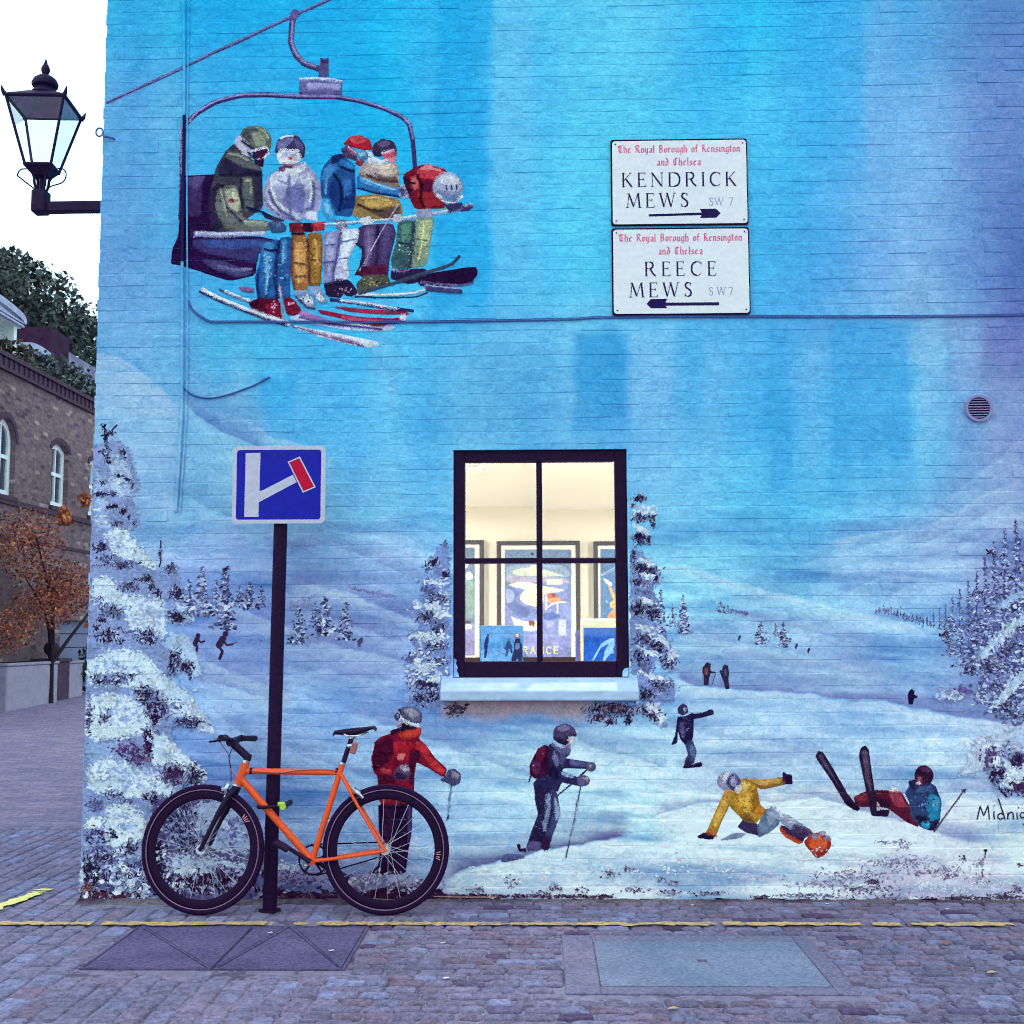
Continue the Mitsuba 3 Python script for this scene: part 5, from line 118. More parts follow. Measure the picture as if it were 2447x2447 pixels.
DABS={
 'painted_fir_tree':[(-2536,2688,29,15,0.0,18,np.float64(8.5),1.8,9,0,0),(-2459,2571,31,22,0.7,24,np.float64(9.3),1.6,9,0,0),(-2595,2579,19,9,0.0,10,np.float64(7.7),1.8,9,0,0),(-2550,2536,14,31,0.0,18,np.float64(9.3),1.8,9,0,0),(-2483,2435,39,12,0.1,22,np.float64(8.5),2,9,0,0),(-2424,2412,28,11,0.5,20,np.float64(8.5),2,9,0,0),(-2396,2373,9,23,0.0,14,np.float64(7.7),1.8,9,0,0),(-2574,2394,15,22,0.0,14,np.float64(7.7),1.8,9,0,0),(-2576,2324,42,12,0.0,30,np.float64(10.0),2,9,0,0),(-2514,2328,22,23,0.0,26,np.float64(9.2),1.8,9,0,0),(-2508,2252,38,12,0.0,34,np.float64(10.0),2,9,0,0),(-2442,2227,18,31,0.9,34,np.float64(9.2),1.6,9,0,0),(-2410,2189,11,17,0.0,14,np.float64(7.7),1.8,9,0,0),(-2482,2151,35,22,0.0,36,np.float64(8.5),1.8,9,1,0),(-2377,2150,14,23,0.0,18,np.float64(7.7),1.8,9,1,0),(-2578,2014,54,28,0.0,70,np.float64(10.0),1.8,9,0,0),(-2541,1945,54,31,0.0,60,np.float64(9.2),1.8,9,1,0),(-2440,1907,65,25,0.0,80,np.float64(9.2),2,9,1,0),(-2341,1920,23,6,0.0,8,np.float64(6.9),3,9,0,0),(-2578,1907,54,5,0.0,14,np.float64(6.1),3,9,0,0),(-2399,1785,73,31,0.0,80,np.float64(9.9),1.8,9,1,0),(-2293,1826,34,21,0.0,44,np.float64(9.9),1.8,9,0,0),(-2265,1777,15,31,0.0,26,np.float64(9.2),1.8,9,0,0),(-2229,1743,21,23,0.0,26,np.float64(9.9),1.8,9,0,0),(-2354,1823,31,6,0.0,12,np.float64(6.9),3,9,0,0),(-2579,1695,46,38,0.0,34,np.float64(8.4),1.8,9,2,0),(-2582,1544,23,23,0.0,16,np.float64(9.2),1.8,9,0,0),(-2493,1634,76,35,0.0,80,np.float64(9.9),1.8,9,1,0),(-2549,1585,38,15,0.0,26,np.float64(9.9),1.8,9,0,0),(-2504,1487,72,50,0.0,110,np.float64(11.4),1.8,9,0,0),(-2299,1483,65,50,0.0,100,np.float64(11.4),1.8,9,0,0),(-2453,1540,30,8,0.0,12,np.float64(7.6),2.6,9,0,0),(-2376,1520,46,8,0.0,16,np.float64(7.6),2.6,9,1,0),(-2219,1974,9,31,0.0,14,np.float64(6.9),1.8,9,0,1),(-2157,1886,38,26,0.0,34,np.float64(8.4),1.8,9,1,1),(-2111,1738,42,43,0.0,70,np.float64(10.7),1.8,9,0,1),(-2112,1602,47,35,0.4,64,np.float64(10.7),1.6,9,0,1),(-2436,2028,84,61,0.7,26,np.float64(9.2),2.2,9,3,1),(-2302,1611,114,84,0.0,60,np.float64(11.4),2,9,4,1),(-2580,2205,46,77,0.0,26,np.float64(10.8),1.8,9,5,1),(-2477,2389,62,46,0.0,22,np.float64(9.3),1.8,9,6,1),(-2476,1247,123,38,0.0,150,np.float64(12.3),1.8,9,1,2),(-2285,1162,57,41,0.0,80,np.float64(12.3),1.8,9,0,2),(-2217,1057,36,90,0.0,90,np.float64(14.7),1.8,9,7,2),(-2266,1073,33,49,0.0,24,np.float64(11.5),1.8,9,8,2),(-2168,1073,33,57,0,44,np.float64(11.5),2,1.5,1,2),(-2027,1001,74,41,0.0,90,np.float64(11.4),1.8,9,1,2),(-2095,1097,57,33,0.0,30,np.float64(9.8),1.8,9,9,2),(-2117,1348,41,74,0,80,np.float64(11.5),2,1.5,0,2),(-2051,1319,41,30,0,50,np.float64(10.7),2,1.5,0,2),(-2025,1274,11,33,0,14,np.float64(9.0),2,1.5,0,2),(-2515,1033,36,41,0.0,44,np.float64(12.3),1.8,9,1,2),(-2609,1034,25,98,0.0,44,np.float64(11.5),1.8,9,1,2),(-2261,873,28,82,0.0,80,np.float64(14.7),1.8,9,10,2),(-2366,841,106,49,0.0,110,np.float64(13.1),1.8,9,11,2),(-2308,793,65,33,0.0,40,np.float64(13.1),1.8,9,12,2),(-2110,705,81,65,0.0,150,np.float64(13.8),1.8,9,13,2),(-1987,681,52,65,0,80,np.float64(12.2),1.8,1.5,0,2),(-1997,737,16,33,0,12,np.float64(9.8),2,1.5,0,2),(-2212,566,41,41,0.0,44,np.float64(12.2),1.8,9,0,2),(-2269,582,24,24,0.0,16,np.float64(10.6),1.8,9,0,2),(-2457,594,57,28,0.0,44,np.float64(11.4),1.8,9,1,2),(-2561,530,57,41,0.0,40,np.float64(13.0),1.8,9,9,2),(-2374,554,73,16,0.3,20,np.float64(11.4),2.4,9,9,2),(-2351,285,49,49,0.0,44,np.float64(13.0),1.8,9,0,2),(-2450,364,49,49,0.0,26,np.float64(10.6),1.8,9,14,2),(-2556,356,65,49,0.0,50,np.float64(11.4),1.8,9,14,2),(-2565,152,89,138,0.0,240,np.float64(16.2),1.5,9,0,2),(-2402,113,154,105,0.0,260,np.float64(14.6),1.4,9,0,2),(-2387,128,129,97,0.0,120,np.float64(14.6),1.4,9,15,2),(-2495,222,97,49,0.0,50,np.float64(13.0),1.8,9,1,2),(-2448,19,202,36,0.0,220,np.float64(14.5),1.8,9,16,2),(-2630,128,16,97,0.0,40,np.float64(13.0),1.6,9,17,2),(-2255,42,24,57,0.0,22,np.float64(14.5),1.6,9,17,2),(-2587,73,65,32,0.0,30,np.float64(12.9),1.8,9,18,2),(-2417,50,24,24,0.0,8,np.float64(14.5),1.8,9,19,2),(-2594,26,11,24,0,6,np.float64(12.9),2.4,1.1,19,2),(-2486,1300,148,66,0.0,60,np.float64(13.2),2,9,20,2),(-2413,1057,131,90,0.0,80,np.float64(13.9),2,9,21,2),(-2337,665,147,65,0.0,80,np.float64(13.9),2,9,21,2),(-2371,443,81,73,0.0,50,np.float64(13.0),2,9,22,2),(-2534,713,73,49,0.0,40,np.float64(12.2),2,9,23,2),(-2046,1097,115,82,0.8,50,np.float64(10.6),2.2,9,24,2),(-2112,809,106,57,0.7,44,np.float64(11.4),2.2,9,25,2),(-2087,439,137,137,0.0,160,np.float64(13.7),1.8,9,1,3),(-2022,318,112,75,0.0,90,np.float64(13.7),1.8,9,26,3),(-1774,391,162,100,0.0,90,np.float64(13.7),2,9,27,3),(-1917,101,298,87,0.0,240,np.float64(16.1),1.8,9,28,3),(-2192,160,75,99,0.0,80,np.float64(14.9),1.8,9,0,3),(-2030,161,87,37,0.0,30,np.float64(13.7),1.8,9,17,3),(-1718,65,74,42,0.0,40,np.float64(13.6),1.8,9,29,3),(-2066,88,50,15,0.0,10,np.float64(12.4),2.4,9,17,3),(-2195,269,62,75,0.0,40,np.float64(12.5),1.8,9,30,3)],
 'painted_undergrowth':[(-1310,17,284,44,0.0,180,np.float64(16.0),1.8,9,31,0),(-1397,125,198,62,0.0,110,np.float64(14.8),2.2,9,32,0),(-1423,185,111,30,0.0,30,np.float64(14.9),2.2,9,17,0),(-1064,90,148,62,0.0,70,np.float64(14.8),1.8,9,33,0),(-941,126,296,42,0.0,60,np.float64(14.8),2.2,9,34,0),(-756,78,209,49,0.0,70,np.float64(13.5),1.6,9,35,0),(-411,13,209,20,0.0,120,np.float64(14.7),1.8,9,36,0)],
 'painted_fir_tree_001':[(-557,2024,19,15,0,10,np.float64(12.3),2,0.5,9,0),(-623,1911,42,25,0,34,np.float64(12.3),2,0.5,0,0),(-551,1845,28,25,0,26,np.float64(12.3),2,0.5,0,0),(-651,1873,19,13,0,10,np.float64(12.3),2,0.5,9,0),(-651,1798,47,28,0,24,np.float64(12.3),2,0.5,9,0),(-594,1704,66,38,0,60,np.float64(12.3),2,0.5,1,0),(-650,1751,47,19,0,22,np.float64(12.3),2,0.5,9,0),(-575,1619,47,28,0,30,np.float64(12.3),2,0.5,17,0),(-659,1591,57,38,0,50,np.float64(12.3),2,0.5,1,0),(-584,1535,47,38,0,50,np.float64(12.2),2,0.5,1,0),(-678,1488,66,28,0,40,np.float64(12.2),2,0.5,37,0),(-602,1441,66,34,0,60,np.float64(12.2),2,0.5,1,0),(-687,1386,66,38,0,40,np.float64(12.2),2,0.5,37,0),(-593,1339,56,28,0,40,np.float64(12.2),2,0.5,1,0),(-667,1283,66,38,0,50,np.float64(12.2),2,0.5,37,0),(-648,1209,75,37,0,90,np.float64(12.2),2,0.5,0,0),(-686,1135,56,37,0,60,np.float64(12.2),2,0.5,1,0),(-742,1246,56,56,0,50,np.float64(12.2),2,0.5,37,0),(-602,1246,56,28,0,30,np.float64(12.2),2,0.5,17,0),(-611,1153,47,37,0,40,np.float64(12.2),2,0.5,1,0),(-752,1358,38,38,0,30,np.float64(12.2),2,0.5,9,0),(-489,1070,65,47,0,60,np.float64(12.2),2,0.5,38,0),(-650,1666,113,38,0.0,40,np.float64(12.3),2.2,9,17,0),(-649,1479,122,38,0.0,44,np.float64(12.2),2.2,9,17,0),(-677,1311,131,47,0.0,50,np.float64(12.2),2.2,9,17,0),(-613,1807,76,28,0.0,24,np.float64(11.3),2.2,9,17,0)],
 'painted_fir_tree_002':[(585,2285,38,25,0,34,np.float64(11.3),2.2,1.4,0,0),(537,2242,19,8,0,10,np.float64(11.3),2.2,1.4,0,0),(592,2169,57,23,0,54,np.float64(11.3),2.2,1.4,0,0),(658,2151,13,34,0,20,np.float64(11.3),2.2,1.4,0,0),(577,2052,41,34,0,60,np.float64(11.3),2.2,0.5,0,0),(628,2038,15,28,0,16,np.float64(11.3),2.2,1.4,0,0),(538,1944,13,47,0.2,22,np.float64(11.3),2.2,1.4,0,0),(603,1868,75,38,0.2,100,np.float64(11.3),2.2,0.5,0,0),(667,1816,28,21,0.2,30,np.float64(11.3),2.2,1.4,0,0),(583,1793,56,24,0.2,50,np.float64(11.3),2.2,1.4,1,0),(610,1727,56,28,0.2,40,np.float64(11.2),2.2,1.4,9,0),(562,1643,47,47,0.2,80,np.float64(11.2),2.2,0.5,0,0),(646,1624,47,47,0.2,70,np.float64(11.2),2.2,0.5,0,0),(597,1466,65,37,0.2,70,np.float64(11.2),2.2,0.5,1,0),(671,1419,56,37,0.2,70,np.float64(11.2),2.2,0.5,0,0),(735,1335,47,47,0.2,50,np.float64(11.2),2.2,1.4,0,0),(568,1364,56,47,0.2,60,np.float64(11.2),2.2,0.5,1,0),(604,1299,47,37,0.2,44,np.float64(11.2),2.2,1.4,9,0),(686,1206,65,46,0.2,90,np.float64(11.2),2.2,0.5,1,0),(593,1151,56,37,0.2,60,np.float64(11.2),2.2,0.5,0,0),(538,1225,37,37,0.2,30,np.float64(11.2),2.2,1.4,17,0),(607,2218,57,11,0.35,18,np.float64(13.2),2.4,9,17,0),(587,2104,41,9,0.35,18,np.float64(13.2),2.4,9,17,0),(613,1915,56,15,0.35,18,np.float64(13.1),2.4,9,17,0),(630,1830,56,13,0.35,18,np.float64(13.1),2.4,9,17,0),(609,1690,66,17,0.35,18,np.float64(13.1),2.4,9,17,0),(607,1522,84,22,0.35,18,np.float64(13.1),2.4,9,17,0),(700,1456,75,24,0.35,18,np.float64(13.1),2.4,9,17,0),(624,1391,65,19,0.35,18,np.float64(13.1),2.4,9,17,0),(650,1252,84,22,0.35,18,np.float64(13.0),2.4,9,17,0),(754,1382,28,56,0.35,18,np.float64(13.0),2.4,9,17,0),(415,1068,149,41,0,150,np.float64(13.0),1.8,1.2,39,0),(628,1049,83,37,0.5,80,np.float64(13.0),1.8,9,40,0),(331,1022,74,28,0.0,40,np.float64(12.1),2.2,9,41,0),(638,1077,56,28,0.0,26,np.float64(12.1),2,9,17,0),(396,995,28,22,0.0,22,np.float64(11.1),1.8,9,0,0),(498,1013,22,37,0,26,np.float64(11.1),2,1.4,0,0),(684,1022,37,19,0.6,18,np.float64(11.1),2,9,17,0),(416,1151,56,19,0.0,26,np.float64(11.2),1.8,9,37,0)],
 'painted_tree_line':[(1927,1622,6,18,0,9,np.float64(6.2),2.2,1.5,42,0),(1941,1623,6,19,0,9,np.float64(6.2),2.2,1.5,42,0),(1950,1627,6,23,0,9,np.float64(6.2),2.2,1.5,42,0),(1971,1633,6,29,0,9,np.float64(6.2),2.2,1.5,42,0),(1981,1624,6,20,0,9,np.float64(6.2),2.2,1.5,42,0),(1991,1625,6,21,0,9,np.float64(6.2),2.2,1.5,42,0),(2000,1619,6,18,0,9,np.float64(6.2),2.2,1.5,42,0),(2013,1628,6,31,0,9,np.float64(6.2),2.2,1.5,42,0),(2031,1620,6,29,0,9,np.float64(6.2),2.2,1.5,42,0),(2043,1606,6,19,0,9,np.float64(6.2),2.2,1.5,43,0),(2051,1610,6,26,0,9,np.float64(6.2),2.2,1.5,43,0),(2067,1608,6,30,0,9,np.float64(6.2),2.2,1.5,43,0),(2080,1591,6,17,0,9,np.float64(6.2),2.2,1.5,43,0),(2090,1598,6,27,0,9,np.float64(6.2),2.2,1.5,43,0),(2101,1586,6,19,0,9,np.float64(6.2),2.2,1.5,43,0),(2113,1580,6,17,0,9,np.float64(6.2),2.2,1.5,43,0),(2130,1589,6,32,0,9,np.float64(6.2),2.2,1.5,43,0),(2138,1579,6,24,0,9,np.float64(6.2),2.2,1.5,43,0),(2154,1580,6,30,0,9,np.float64(6.2),2.2,1.5,43,0),(2166,1581,6,36,0,9,np.float64(6.2),2.2,1.5,43,0),(2175,1573,6,30,0,9,np.float64(6.2),2.2,1.5,43,0),(2188,1570,6,32,0,9,np.float64(6.2),2.2,1.5,43,0),(2196,1566,6,31,0,9,np.float64(6.2),2.2,1.5,43,0),(2214,1558,6,29,0,9,np.float64(6.2),2.2,1.5,43,0),(2219,1567,6,39,0,9,np.float64(6.2),2.2,1.5,43,0),(2234,1562,6,40,0,9,np.float64(6.2),2.2,1.5,43,0),(-1102,1767,6,14,0,5,np.float64(5.7),1.8,1.5,44,0),(-1089,1764,6,14,0,5,np.float64(5.7),1.8,1.5,44,0),(-1076,1762,6,14,0,5,np.float64(5.7),1.8,1.5,44,0),(-1064,1759,6,14,0,5,np.float64(5.7),1.8,1.5,44,0),(-1051,1757,6,14,0,5,np.float64(5.7),1.8,1.5,44,0),(-1039,1754,6,14,0,5,np.float64(5.7),1.8,1.5,44,0),(-1026,1752,6,14,0,5,np.float64(5.7),1.8,1.5,44,0),(-1014,1749,6,14,0,5,np.float64(5.7),1.8,1.5,44,0),(-1001,1747,6,14,0,5,np.float64(5.7),1.8,1.5,44,0),(-989,1744,6,14,0,5,np.float64(5.7),1.8,1.5,44,0),(-976,1742,6,14,0,5,np.float64(5.7),1.8,1.5,44,0),(-964,1739,6,14,0,5,np.float64(5.7),1.8,1.5,44,0),(-951,1737,6,14,0,5,np.float64(5.7),1.8,1.5,44,0),(-939,1734,6,14,0,5,np.float64(5.7),1.8,1.5,44,0),(-926,1731,6,14,0,5,np.float64(5.7),1.8,1.5,44,0),(-914,1729,6,14,0,5,np.float64(5.7),1.8,1.5,44,0),(-901,1726,6,14,0,5,np.float64(5.7),1.8,1.5,44,0),(-889,1724,6,14,0,5,np.float64(5.7),1.8,1.5,44,0),(-876,1721,6,14,0,5,np.float64(5.7),1.8,1.5,44,0),(-864,1719,6,14,0,5,np.float64(5.7),1.8,1.5,44,0),(-851,1716,6,14,0,5,np.float64(5.7),1.8,1.5,44,0),(-839,1714,6,14,0,5,np.float64(5.7),1.8,1.5,44,0),(-1453,1655,6,46,0,5,np.float64(6.8),1.8,1.5,45,0),(-1444,1657,6,46,0,5,np.float64(6.8),1.8,1.5,45,0),(-1435,1660,6,46,0,5,np.float64(6.8),1.8,1.5,45,0),(-1425,1662,6,46,0,5,np.float64(6.8),1.8,1.5,45,0),(-1416,1664,6,45,0,5,np.float64(6.8),1.8,1.5,45,0),(-1407,1666,6,45,0,5,np.float64(6.8),1.8,1.5,45,0),(-1398,1669,6,45,0,5,np.float64(6.8),1.8,1.5,45,0),(-1389,1671,6,45,0,5,np.float64(6.8),1.8,1.5,45,0),(-1380,1673,6,45,0,5,np.float64(6.8),1.8,1.5,45,0),(-1371,1675,6,45,0,5,np.float64(6.8),1.8,1.5,45,0),(-1362,1677,6,45,0,5,np.float64(6.8),1.8,1.5,45,0),(-1353,1680,6,45,0,5,np.float64(6.8),1.8,1.5,45,0),(-1344,1682,6,45,0,5,np.float64(6.8),1.8,1.5,45,0),(-1335,1684,6,45,0,5,np.float64(6.8),1.8,1.5,45,0),(-1326,1686,6,45,0,5,np.float64(6.8),1.8,1.5,45,0),(-1317,1689,6,45,0,5,np.float64(6.8),1.8,1.5,45,0),(1099,1632,6,11,0,4,np.float64(6.2),1.8,1.5,46,0),(1107,1630,6,11,0,4,np.float64(6.2),1.8,1.5,46,0),(1116,1628,6,11,0,4,np.float64(6.2),1.8,1.5,46,0),(1125,1626,6,11,0,4,np.float64(6.2),1.8,1.5,46,0),(1133,1624,6,11,0,4,np.float64(6.2),1.8,1.5,46,0),(1142,1623,6,11,0,4,np.float64(6.2),1.8,1.5,46,0),(1151,1621,6,11,0,4,np.float64(6.2),1.8,1.5,46,0),(1159,1619,6,11,0,4,np.float64(6.2),1.8,1.5,46,0),(1168,1617,6,11,0,4,np.float64(6.2),1.8,1.5,46,0),(1177,1615,6,11,0,4,np.float64(6.2),1.8,1.5,46,0),(1185,1613,6,11,0,4,np.float64(6.2),1.8,1.5,46,0),(1194,1611,6,11,0,4,np.float64(6.2),1.8,1.5,46,0)],
 'painted_fir_tree_043':[(2604,1961,31,16,0.0,12,np.float64(13.0),1.5,9,47,0),(2710,1813,43,14,0.0,14,np.float64(13.0),1.5,9,47,0),(2516,1718,43,26,0.0,20,np.float64(13.0),1.5,9,47,0),(2326,1484,34,34,0.0,26,np.float64(12.9),1.5,9,47,0),(2629,1535,34,17,0.0,14,np.float64(12.9),1.5,9,47,0),(2456,1294,52,34,0.0,30,np.float64(12.9),1.5,9,47,0),(2528,1174,51,29,0.0,34,np.float64(12.9),1.5,9,47,0),(2597,1191,43,34,0.0,30,np.float64(12.8),1.5,9,47,0),(2670,1294,51,43,0.0,36,np.float64(12.9),1.5,9,47,0),(2693,1029,51,34,0.0,30,np.float64(12.8),1.5,9,47,0),(2749,1518,34,52,0.0,30,np.float64(12.9),1.5,9,47,0),(2720,1639,60,34,0.0,36,np.float64(12.9),1.5,9,47,0),(2560,1320,43,43,0.0,30,np.float64(12.0),2,9,48,1),(2658,1397,103,26,-0.75,40,np.float64(12.0),2,9,49,1),(2636,1088,77,22,-0.8,34,np.float64(12.0),2,9,48,1),(2644,1483,112,34,-0.75,30,np.float64(12.9),2,9,50,1),(2674,1182,77,34,-0.8,24,np.float64(12.8),2,9,50,1),(2547,800,51,77,0,90,np.float64(13.6),1.6,1.4,51,2),(2634,833,51,51,0.0,44,np.float64(11.9),1.8,9,52,2),(2577,706,43,68,0.0,70,np.float64(14.5),1.8,9,53,2),(2700,782,51,43,0.0,60,np.float64(13.6),1.8,9,54,2),(2701,631,51,51,0.0,60,np.float64(14.4),1.8,9,55,2),(2624,605,25,20,0.0,20,np.float64(11.9),1.8,9,56,2),(2516,876,85,34,0.0,36,np.float64(12.8),2,9,57,2),(2662,698,51,51,-0.5,24,np.float64(12.8),2,9,58,2),(2580,766,26,51,0,14,np.float64(11.9),3,1.5,59,2),(2330,1149,86,51,0.0,50,np.float64(12.9),2,9,60,2),(2408,1174,51,26,0.0,30,np.float64(12.0),2,9,61,2)],
 'painted_snow_bank':[(2003,206,235,47,0.0,120,np.float64(8.6),2,9,62,0),(1742,144,259,47,0.0,130,np.float64(8.6),2,9,62,0),(2252,161,156,47,0.0,80,np.float64(8.6),2,9,62,0),(1584,98,235,31,0.0,90,np.float64(8.6),2,9,62,0),(1818,60,204,39,0.0,130,np.float64(8.6),2,9,63,0),(1503,29,204,20,0.0,110,np.float64(8.6),2,9,64,0),(1268,21,94,11,0.0,40,np.float64(8.6),2,9,65,0),(1973,14,156,20,0.0,80,np.float64(8.6),2,9,64,0),(2363,15,257,19,0.0,170,np.float64(8.6),2,9,65,0),(2597,23,101,31,0.0,100,np.float64(8.6),2,9,65,0),(2445,122,70,39,0.0,34,np.float64(8.6),2,9,62,0),(1983,322,118,16,0.0,30,np.float64(8.6),2,9,62,0),(2045,299,47,24,0.0,14,np.float64(8.6),2,9,62,0),(2372,238,23,31,0.0,12,np.float64(8.6),2,9,63,0),(2464,207,39,47,0.0,24,np.float64(8.6),2,9,62,0),(1858,106,47,19,0.0,24,np.float64(8.6),2,9,65,0),(2134,153,63,23,0.0,20,np.float64(8.6),2,9,63,0),(2282,137,31,19,0.0,10,np.float64(8.6),2,9,65,0),(2683,200,16,16,0.0,6,np.float64(8.6),2,9,65,0),(2661,69,47,39,0.0,40,np.float64(8.6),2,9,63,0),(1772,87,102,8,0.0,24,np.float64(8.6),2.4,9,66,0),(1896,52,78,9,0.0,20,np.float64(8.6),2.4,9,66,0),(2210,84,125,39,0.0,60,np.float64(8.6),2.4,9,66,0),(2522,99,125,39,0.0,50,np.float64(8.6),2.4,9,66,0),(2416,161,102,39,0.0,30,np.float64(8.6),2.4,9,66,0),(2349,61,94,23,0.0,24,np.float64(8.6),2.4,9,66,0),(2074,14,47,11,0.0,16,np.float64(8.6),2.4,9,66,0),(1331,21,86,9,0.0,24,np.float64(8.6),2.4,9,66,0),(1470,237,157,24,0.0,24,np.float64(8.7),2.4,9,66,0),(1589,283,157,31,0.0,24,np.float64(8.7),2.4,9,66,0),(2132,99,63,31,0.0,24,np.float64(8.6),2.4,9,66,0),(-611,27,77,10,0.0,40,np.float64(8.8),2,9,67,1),(-489,27,77,10,0.0,40,np.float64(8.8),2,9,67,1),(-368,26,77,10,0.0,40,np.float64(8.8),2,9,67,1),(-246,26,77,10,0.0,40,np.float64(8.8),2,9,67,1),(-125,25,77,10,0.0,40,np.float64(8.8),2,9,67,1),(-4,25,77,10,0.0,40,np.float64(8.8),2,9,67,1),(117,25,77,10,0.0,40,np.float64(8.8),2,9,67,1),(238,24,77,10,0.0,40,np.float64(8.8),2,9,67,1),(359,24,77,10,0.0,40,np.float64(8.8),2,9,67,1),(-169,103,66,33,0.0,22,np.float64(7.7),1.6,9,68,1),(74,71,66,26,0.0,22,np.float64(7.7),1.6,9,68,1),(217,61,44,22,0.0,16,np.float64(7.7),1.6,9,68,1),(383,147,88,22,0.0,20,np.float64(7.7),1.6,9,68,1),(493,180,44,18,0.0,9,np.float64(7.7),1.6,9,68,1),(668,121,33,13,0.0,8,np.float64(7.7),1.6,9,68,1),(734,99,55,15,0.0,12,np.float64(7.7),1.6,9,68,1),(514,61,88,22,0.0,26,np.float64(7.7),1.6,9,68,1),(733,46,77,18,0.0,26,np.float64(7.7),1.6,9,68,1),(952,41,131,15,0.0,36,np.float64(7.7),1.6,9,68,1),(-368,60,77,22,0.0,26,np.float64(7.7),1.6,9,68,1),(-15,39,66,22,0.0,30,np.float64(7.7),1.6,9,68,1),(-36,157,464,77,0.0,60,np.float64(13.2),2.4,9,69,1),(845,191,439,88,0.0,50,np.float64(13.2),2.4,9,70,1),(1173,137,219,66,0.0,40,np.float64(12.0),2.4,9,71,1)],
 'painted_skier_001':[(-2,462,50,166,0.0,30,np.float64(5.0),1.6,9,72,0)],
 'painted_snowboarder':[(828,956,42,84,0.0,16,np.float64(5.2),1.5,9,73,0)],
 'painted_snowboarder_001':[(1164,565,83,83,0.0,20,np.float64(8.3),1.5,9,74,0)],
 'painted_skier_002':[(2165,535,72,93,0.0,22,np.float64(8.2),1.5,9,75,0)],
 'painted_chairlift__painted_rider':[(-1618,3667,42,156,0.0,40,np.float64(7.3),1.6,9,76,0),(-1524,3687,31,146,0.0,24,np.float64(7.3),1.6,9,77,0),(-1572,3444,35,29,0.0,9,np.float64(8.3),1.3,9,78,1),(-1474,3464,25,19,0.0,6,np.float64(8.3),1.3,9,79,1)],
 'painted_chairlift__painted_rider_001':[(-1426,3728,47,177,0,40,np.float64(8.3),1.8,0,80,0),(-1338,3727,36,156,0,30,np.float64(8.3),1.8,0,81,0),(-1386,3490,41,29,0.0,10,np.float64(8.3),1.3,9,82,1),(-1304,3510,31,27,0.0,8,np.float64(8.3),1.3,9,82,1)],
 'painted_chairlift__painted_rider_002':[(-983,3586,93,31,0.0,26,np.float64(8.3),1.5,9,83,0)],
 'painted_chairlift__painted_rider_003':[(-1159,3546,62,29,0.0,12,np.float64(6.2),1.3,9,84,0)],
 'painted_chairlift__painted_rider_004':[(-746,3775,93,93,0.0,24,np.float64(8.3),1.6,9,85,0)],
}
LATX=[np.float64(-2.56),np.float64(-1.77),np.float64(-0.99),np.float64(-0.21),np.float64(0.56),np.float64(1.33),np.float64(2.1),np.float64(2.8)];LATZ=[np.float64(5.34),np.float64(4.5),np.float64(3.69),np.float64(3.24),np.float64(2.79),np.float64(2.26),np.float64(1.86),np.float64(1.49),np.float64(1.12),np.float64(0.73),np.float64(0.35),np.float64(0.06)]
LATC=[[(54,174,236),(32,178,244),(32,186,249),(84,204,252),(96,206,252),(49,194,252),(86,182,242),(88,138,210)],[(96,174,234),(59,184,244),(28,180,244),(86,198,252),(84,206,252),(76,198,252),(118,186,244),(104,142,210)],[(112,170,228),(64,184,242),(52,190,248),(78,196,252),(76,198,250),(76,186,246),(114,178,240),(88,120,194)],[(118,182,234),(76,184,238),(66,190,248),(100,190,244),(98,192,246),(88,182,242),(118,186,240),(104,126,198)],[(122,190,238),(110,182,232),(88,190,248),(86,174,232),(106,186,244),(76,180,242),(106,196,248),(114,152,214)],[(118,172,228),(118,190,238),(110,194,246),(106,196,248),(118,196,246),(92,196,248),(102,190,242),(128,166,222)],[(126,164,232),(132,173,236),(137,184,243),(122,206,250),(122,210,250),(122,210,250),(143,199,250),(123,142,206)],[(135,180,243),(126,162,232),(137,175,241),(130,180,245),(137,206,250),(143,206,250),(139,201,250),(111,130,198)],[(132,184,250),(130,180,245),(128,177,243),(148,195,250),(146,204,250),(143,199,250),(141,195,250),(125,148,210)],[(135,188,250),(128,169,236),(143,195,250),(167,219,250),(170,221,250),(176,219,250),(176,217,250),(178,208,250)],[(135,180,245),(122,155,225),(135,182,243),(154,206,250),(174,223,250),(207,236,250),(203,225,250),(220,241,250)],[(98,110,170),(104,112,172),(118,132,186),(186,214,242),(200,226,248),(192,220,246),(152,166,212),(172,192,228)]]
